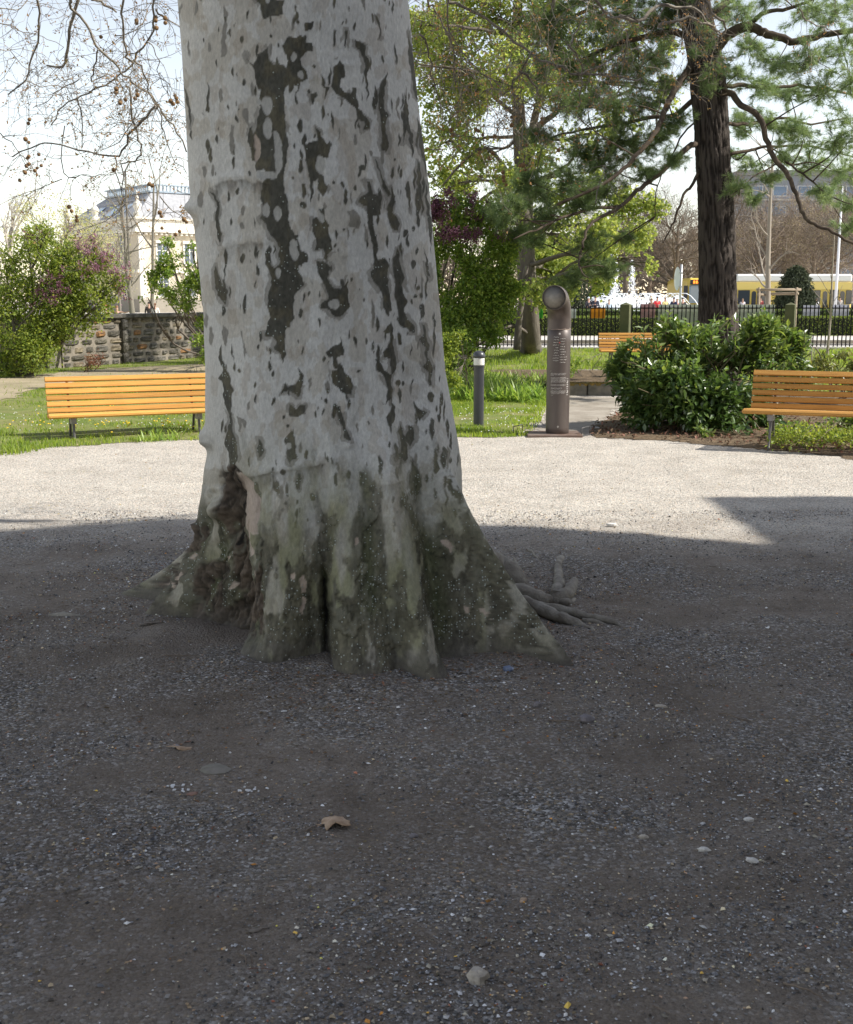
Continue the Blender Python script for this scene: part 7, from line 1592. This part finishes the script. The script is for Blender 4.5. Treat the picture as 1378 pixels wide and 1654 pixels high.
tf = A(1128, 482, 103); t2 = thing('tram', 'front of a second tram with an orange lit display left of the pine trunk', 'tram', (tf.x - .35, 103, 0), 0)
MB().bbox((-.6, 0, .4), (2.0, 9, 3.35), .25).obj('body', mat('tram_front_yellow', (.7, .5, .08), .4), t2); MB().bbox((-.45, -.06, 1.25), (1.85, -.004, 2.75), .08).obj('windscreen', mat('windscreen', (.25, .32, .38), .1, spec=1), t2); MB().box((-.4, -.08, 2.8), (1.8, -.004, 3.2)).obj('display_box', M_TD, t2)
ds = MB()
for k in range(5): ds.box((-.15 + k * .22, -.10, 2.88), (.0 + k * .22, -.082, 3.12)); 
ds.obj('display', mat('amber_display', (.9, .25, .02), .5, emit=(1, .22, .02, 1.2)), t2); MB().box((-.95, -.2, 1.6), (-.62, -.05, 2.7)).obj('mirror', M_TD, t2)

# ---------------- poles
sp_ = A(1099, 482, 62); sg = thing('sign_pole', 'grey pole with a narrow white sign left of the pine trunk', 'sign', (sp_.x, 62, 0))
MB().tube([(0, 0, 0), (0, 0, 3.35)], .06, 10).obj('pole', mat('galvanised', (.42, .43, .44), .4, metal=.5), sg, True)
mb = MB(); n_ = 20; vs = [(-.20 + .16 * math.cos(a) * (1 if True else 0), 2.62 + .60 * math.sin(a)) for a in np.linspace(0, 2 * math.pi, n_, endpoint=False)]
mb.add([(x, -.03, z) for x, z in vs] + [(x, .0, z) for x, z in vs], [(i, (i + 1) % n_, (i + 1) % n_ + n_, i + n_) for i in range(n_)], [(0, i + 1, i) for i in range(1, n_ - 1)] + [(n_, n_ + i, n_ + i + 1) for i in range(1, n_ - 1)]); mb.obj('sign_panel', mat('sign_back', (.6, .62, .64), .4), sg)
for z in (2.2, 2.9): MB().box((-.12, -.07, z), (.07, -.05, z + .05)).obj('clamp', mat('galvanised'), sg)
fp = A(1350, 482, 85); fl = thing('flag_pole', 'slim white flag pole rising over the tram on the right', 'pole', (fp.x, 85, 0)); P_ = [(0, 0, 0), (0, 0, 4), (0, 0, 9.2)]; MB().tube(P_, [.11, .09, .06], 10).obj('pole', mat('pole_white', (.75, .76, .8), .4), fl, True); MB().lathe([(1e-5, 9.2), (.1, 9.28), (1e-5, 9.36)], 8).obj('finial', mat('pole_white'), fl)
lp = A(212, 500, 60); ls = thing('lamp_post', 'slim grey mast behind the garden wall in front of the palace', 'lamp', (lp.x, 60, 0)); MB().tube([(0, 0, 0), (0, 0, 7.8)], [.07, .05], 8).obj('mast', M_BKG, ls, True); MB().tube([(0, 0, 7.8), (.25, -.05, 8.2), (.9, -.1, 8.35)], .035, 6).obj('arm', M_BKG, ls, True)

# ---------------- trees of the background
def tree(name, label, x, yb, Y, L, r, cfg, seed, mbark, leaf=None, nleaf=0, lsize=.1, lean=(0, 0, 1), group=None, spread=.25, fine=0):
    p = A(x, 482, Y); rng = np.random.default_rng(seed); t = thing(name, label, 'tree', (p.x, Y, 0), 0, group)
    tb, tp = [], []; grow(tb, tp, np.zeros(3), np.array(lean, float), L, r, 0, cfg, rng)
    a = MB(); pts, rad, _ = tb[0]; rad = rad.copy(); rad[0] *= 1.35; a.tube(smooth_pl(pts, 2), np.interp(np.linspace(0, 1, 2 * len(pts) - 1), np.linspace(0, 1, len(pts)), rad), 10, cap=False); a.obj('trunk', mbark, t, True)
    b = tubes_mb(tb[1:], (6, 6, 4, 3, 3)); tag(b.obj('branch', mbark, t), kind='stuff')
    if fine:   # the finest twigs
        T = np.array([q for q, _ in tp]); D = np.array([q for _, q in tp]); k = rng.integers(0, len(T), fine); dd = D[k] * .8 + rng.normal(0, .55, (fine, 3)) + [0, 0, -.1]; dd /= np.linalg.norm(dd, axis=1, keepdims=True)
        tag(link('twig', leaf_mesh('twig', T[k] + rng.normal(0, .12, (fine, 3)), 1.0, mbark, aspect=.028, fold=.0, dirs=dd), t), kind='stuff')
    if nleaf:
        T = np.array([q for q, _ in tp]); k = rng.integers(0, len(T), nleaf); P = T[k] + rng.normal(0, spread, (nleaf, 3)); tag(link('foliage', leaf_mesh('foliage', P, lsize, leaf, aspect=.8), t), kind='stuff')
    return t
BARE = [(6, .06, 17, .70, .55, .02, 1.05), (5, .13, 9, .55, .5, .02, .8), (4, .18, 7, .5, .45, .01, .8), (3, .25, 0, 0, 0, 0, 0)]
M_BRN = mat('bare_twigs', (.17, .14, .11), .95, spec=.1); M_BRR = mat('reddish_twigs', (.25, .20, .155), .95, spec=.1); M_BRG = mat('grey_twigs', (.20, .18, .15), .95, spec=.1)
M_BUD = leafmat('opening_buds', (.27, .245, .13), .7, .4, .5)
t1 = tree('bare_tree', 'bare brown tree directly left of the pine trunk above the plaza', 1085, 0, 112, 7.5, .32, BARE, 101, M_BRN, leafmat('tree_buds_red', (.24, .17, .12), .8, .3, .5), 2200, .09, fine=4500)
t3 = tree('bare_tree', 'wide low bare tree behind the flag pole on the right', 1310, 0, 125, 7.5, .35, BARE, 103, M_BRR, M_BUD, 3800, .10, fine=6500)
t4 = tree('bare_tree', 'bare tree with tangled crown just right of the pine trunk', 1225, 0, 118, 7, .32, BARE, 104, M_BRR, M_BUD, 3600, .10, fine=6500)
t5 = tree('bare_tree', 'bare reddish tree behind the fountain plume', 1010, 0, 120, 10, .3, BARE, 105, M_BRN, leafmat('tree_buds_red'), 1500, .09, fine=4500)
t6 = tree('bare_tree', 'bare tree at the far right edge of the picture', 1400, 0, 110, 10, .32, BARE, 106, M_BRG, M_BUD, 2500, .10, fine=4500)
k_ = 0
for x, Y, s, lab in ((960, 150, 1.1, 'distant bare tree left of the fountain plume'), (1050, 155, 1.0, 'distant bare tree above the person in red'), (1120, 148, 1.05, 'distant bare tree above the second tram'), (1180, 160, 1.25, 'distant bare tree hidden by the pine trunk'), (1260, 165, 1.35, 'distant bare tree in front of the block of flats, left part'), (1345, 160, 1.3, 'distant bare tree in front of the block of flats, right part'), (890, 158, 1.1, 'distant bare tree far behind the pipe column'), (800, 160, 1.1, 'distant bare tree glimpsed between maple and lilac')):
    src = (t1, t3, t4, t5)[k_ % 4]; k_ += 1; c = copy_tree(src); p = A(x, 482, Y); c.location = (p.x, Y, 0); c.rotation_euler = (0, 0, k_ * 1.7); c.scale = (s, s, s); c['label'] = lab; c['group'] = 'bare trees far behind the plaza'
# far tree belt that closes the view
def belt(label, x0, x1, Y, h0, h1, n, seed, col, size=.5, asp=.5):
    t = np.random.default_rng(seed); u = t.uniform(0, 1, n); X = A(x0, 482, Y).x + (A(x1, 482, Y).x - A(x0, 482, Y).x) * u
    hh = h0 + (h1 - h0) * u; hh = hh * (1 + .35 * fbm(np.stack([X * .12, 0 * X, 0 * X], -1), seed, 3)); Z = hh * t.uniform(0, 1, n) ** .8; P = np.stack([X, Y + t.normal(0, 3, n), Z], -1)
    P = P[fbm(P * .35, seed + 3, 3) > -.22]; tag(link('distant_woods', leaf_mesh('distant_woods', P, size, col, aspect=asp)), label, 'woods', kind='stuff')
belt('hazy brown belt of far trees behind the tram and plaza', 640, 1500, 210, 7, 20, 20000, 121, leafmat('far_twigs', (.20, .17, .13), .9, .2, .4), .9)
belt('brown twiggy trees massed before the block of flats on the right', 1150, 1420, 172, 13, 17, 14000, 124, leafmat('far_twig_mass', (.30, .25, .19), .9, .2, .4), 1.3, .05)
belt('hazy far trees behind the left lilac and wall', -200, 330, 215, 8, 5, 6000, 122, leafmat('far_twigs_left', (.26, .25, .20), .9, .2, .4), .9)
# left side
tree('bare_tree', 'large pale bare plane tree at the upper left edge', 18, 0, 75, 6.0, .24, [(6, .08, 11, .7, .6, .04, .7), (5, .14, 8, .6, .5, .02, .7), (4, .2, 6, .5, .45, .01, .8), (3, .25, 0, 0, 0, 0, 0)], 131, mat('pale_plane_bark', (.42, .38, .32), .9), group=None)
tree('budding_tree', 'pale yellow budding tree above the left lilac', 95, 0, 72, 5.2, .16, BARE, 132, M_BRG, leafmat('yellow_buds', (.45, .45, .20), .6, .5, .3), 3400, .12, spread=.3)
tree('budding_tree', 'smaller yellow budding tree between lilac and palace', 150, 0, 80, 4.2, .12, BARE, 134, M_BRG, leafmat('yellow_buds'), 1800, .12, spread=.3)
SL = [(8, .03, 26, .34, .35, .03, .9), (4, .14, 5, .5, .5, .05, .7), (3, .2, 0, 0, 0, 0, 0)]
tree('street_tree', 'bare street tree with straight grey trunk before the palace corner', 214, 0, 58, 6.2, .15, SL, 133, M_BRG)
tree('street_tree', 'second thin bare street tree left of the palace corner', 193, 0, 72, 5.0, .09, SL, 135, M_BRG)
tree('street_tree', 'forked bare tree with upright limbs before the lit palace front', 246, 0, 70, 8.2, .13, [(6, .06, 4, .6, .6, .05, .6), (4, .14, 3, .5, .5, .02, .7), (3, .2, 0, 0, 0, 0, 0)], 136, M_BRG)
# staked young tree behind the fence
st_ = tree('staked_tree', 'young bare tree held by a wooden stake frame behind the fence', 1243, 0, 42, 6.5, .115, [(9, .02, 11, .26, .4, .04, 1.0), (4, .15, 4, .5, .5, .03, .7), (3, .2, 0, 0, 0, 0, 0)], 141, mat('sapling_bark', (.30, .26, .21), .9))
M_STK = mat('stake_wood', (.30, .24, .17), .9)
for x, y in ((-.45, -.3), (.85, -.3), (.1, .55)): MB().tube([(x, y, 0), (x, y, 2.0)], .045, 8).obj('stake', M_STK, st_, True)
for a, b in (((-.55, -.3, 1.92), (1.0, -.3, 1.92)), ((-.5, -.34, 1.75), (.2, .6, 1.75)), ((.9, -.34, 1.78), (.05, .62, 1.78))): MB().tube([a, b], .045, 8).obj('crossbar', M_STK, st_, True)
tree('sapling', 'very thin bare sapling in front of the fence near the right edge', 1342, 0, 33, 3.6, .035, [(8, .03, 9, .28, .4, .05, .7), (4, .15, 0, 0, 0, 0, 0)], 142, mat('sapling_bark'))
# dark conifers on the plaza
def conifer(label, x, Y, h, r_, seed):
    p = A(x, 482, Y); t = thing('conifer', label, 'tree', (p.x, Y, 0)); q = np.random.default_rng(seed); n = 9000; z = h * q.uniform(.02, 1, n) ** 1.1; rad = r_ * (1 - z / h) ** .38 * q.uniform(.5, 1.1, n); a = q.uniform(0, 6.28, n)
    tag(link('foliage', leaf_mesh('foliage', np.stack([rad * np.cos(a), rad * np.sin(a), z], -1), .28, leafmat('conifer_green', (.045, .06, .03), .8, .1, .5), aspect=.35, droop=.6), t), kind='stuff'); MB().tube([(0, 0, 0), (0, 0, h * .8)], [.12, .04], 6).obj('trunk', M_BK, t)
conifer('dark conifer standing between the two visible stretches of tram', 1284, 92, 4.0, 1.75, 151)
conifer('dark bushy conifer left of the fountain, behind the pipe column', 905, 84, 6.0, 2.2, 152)
conifer('dark low conifer behind the pair above the orange banner', 975, 95, 2.8, 1.9, 153)
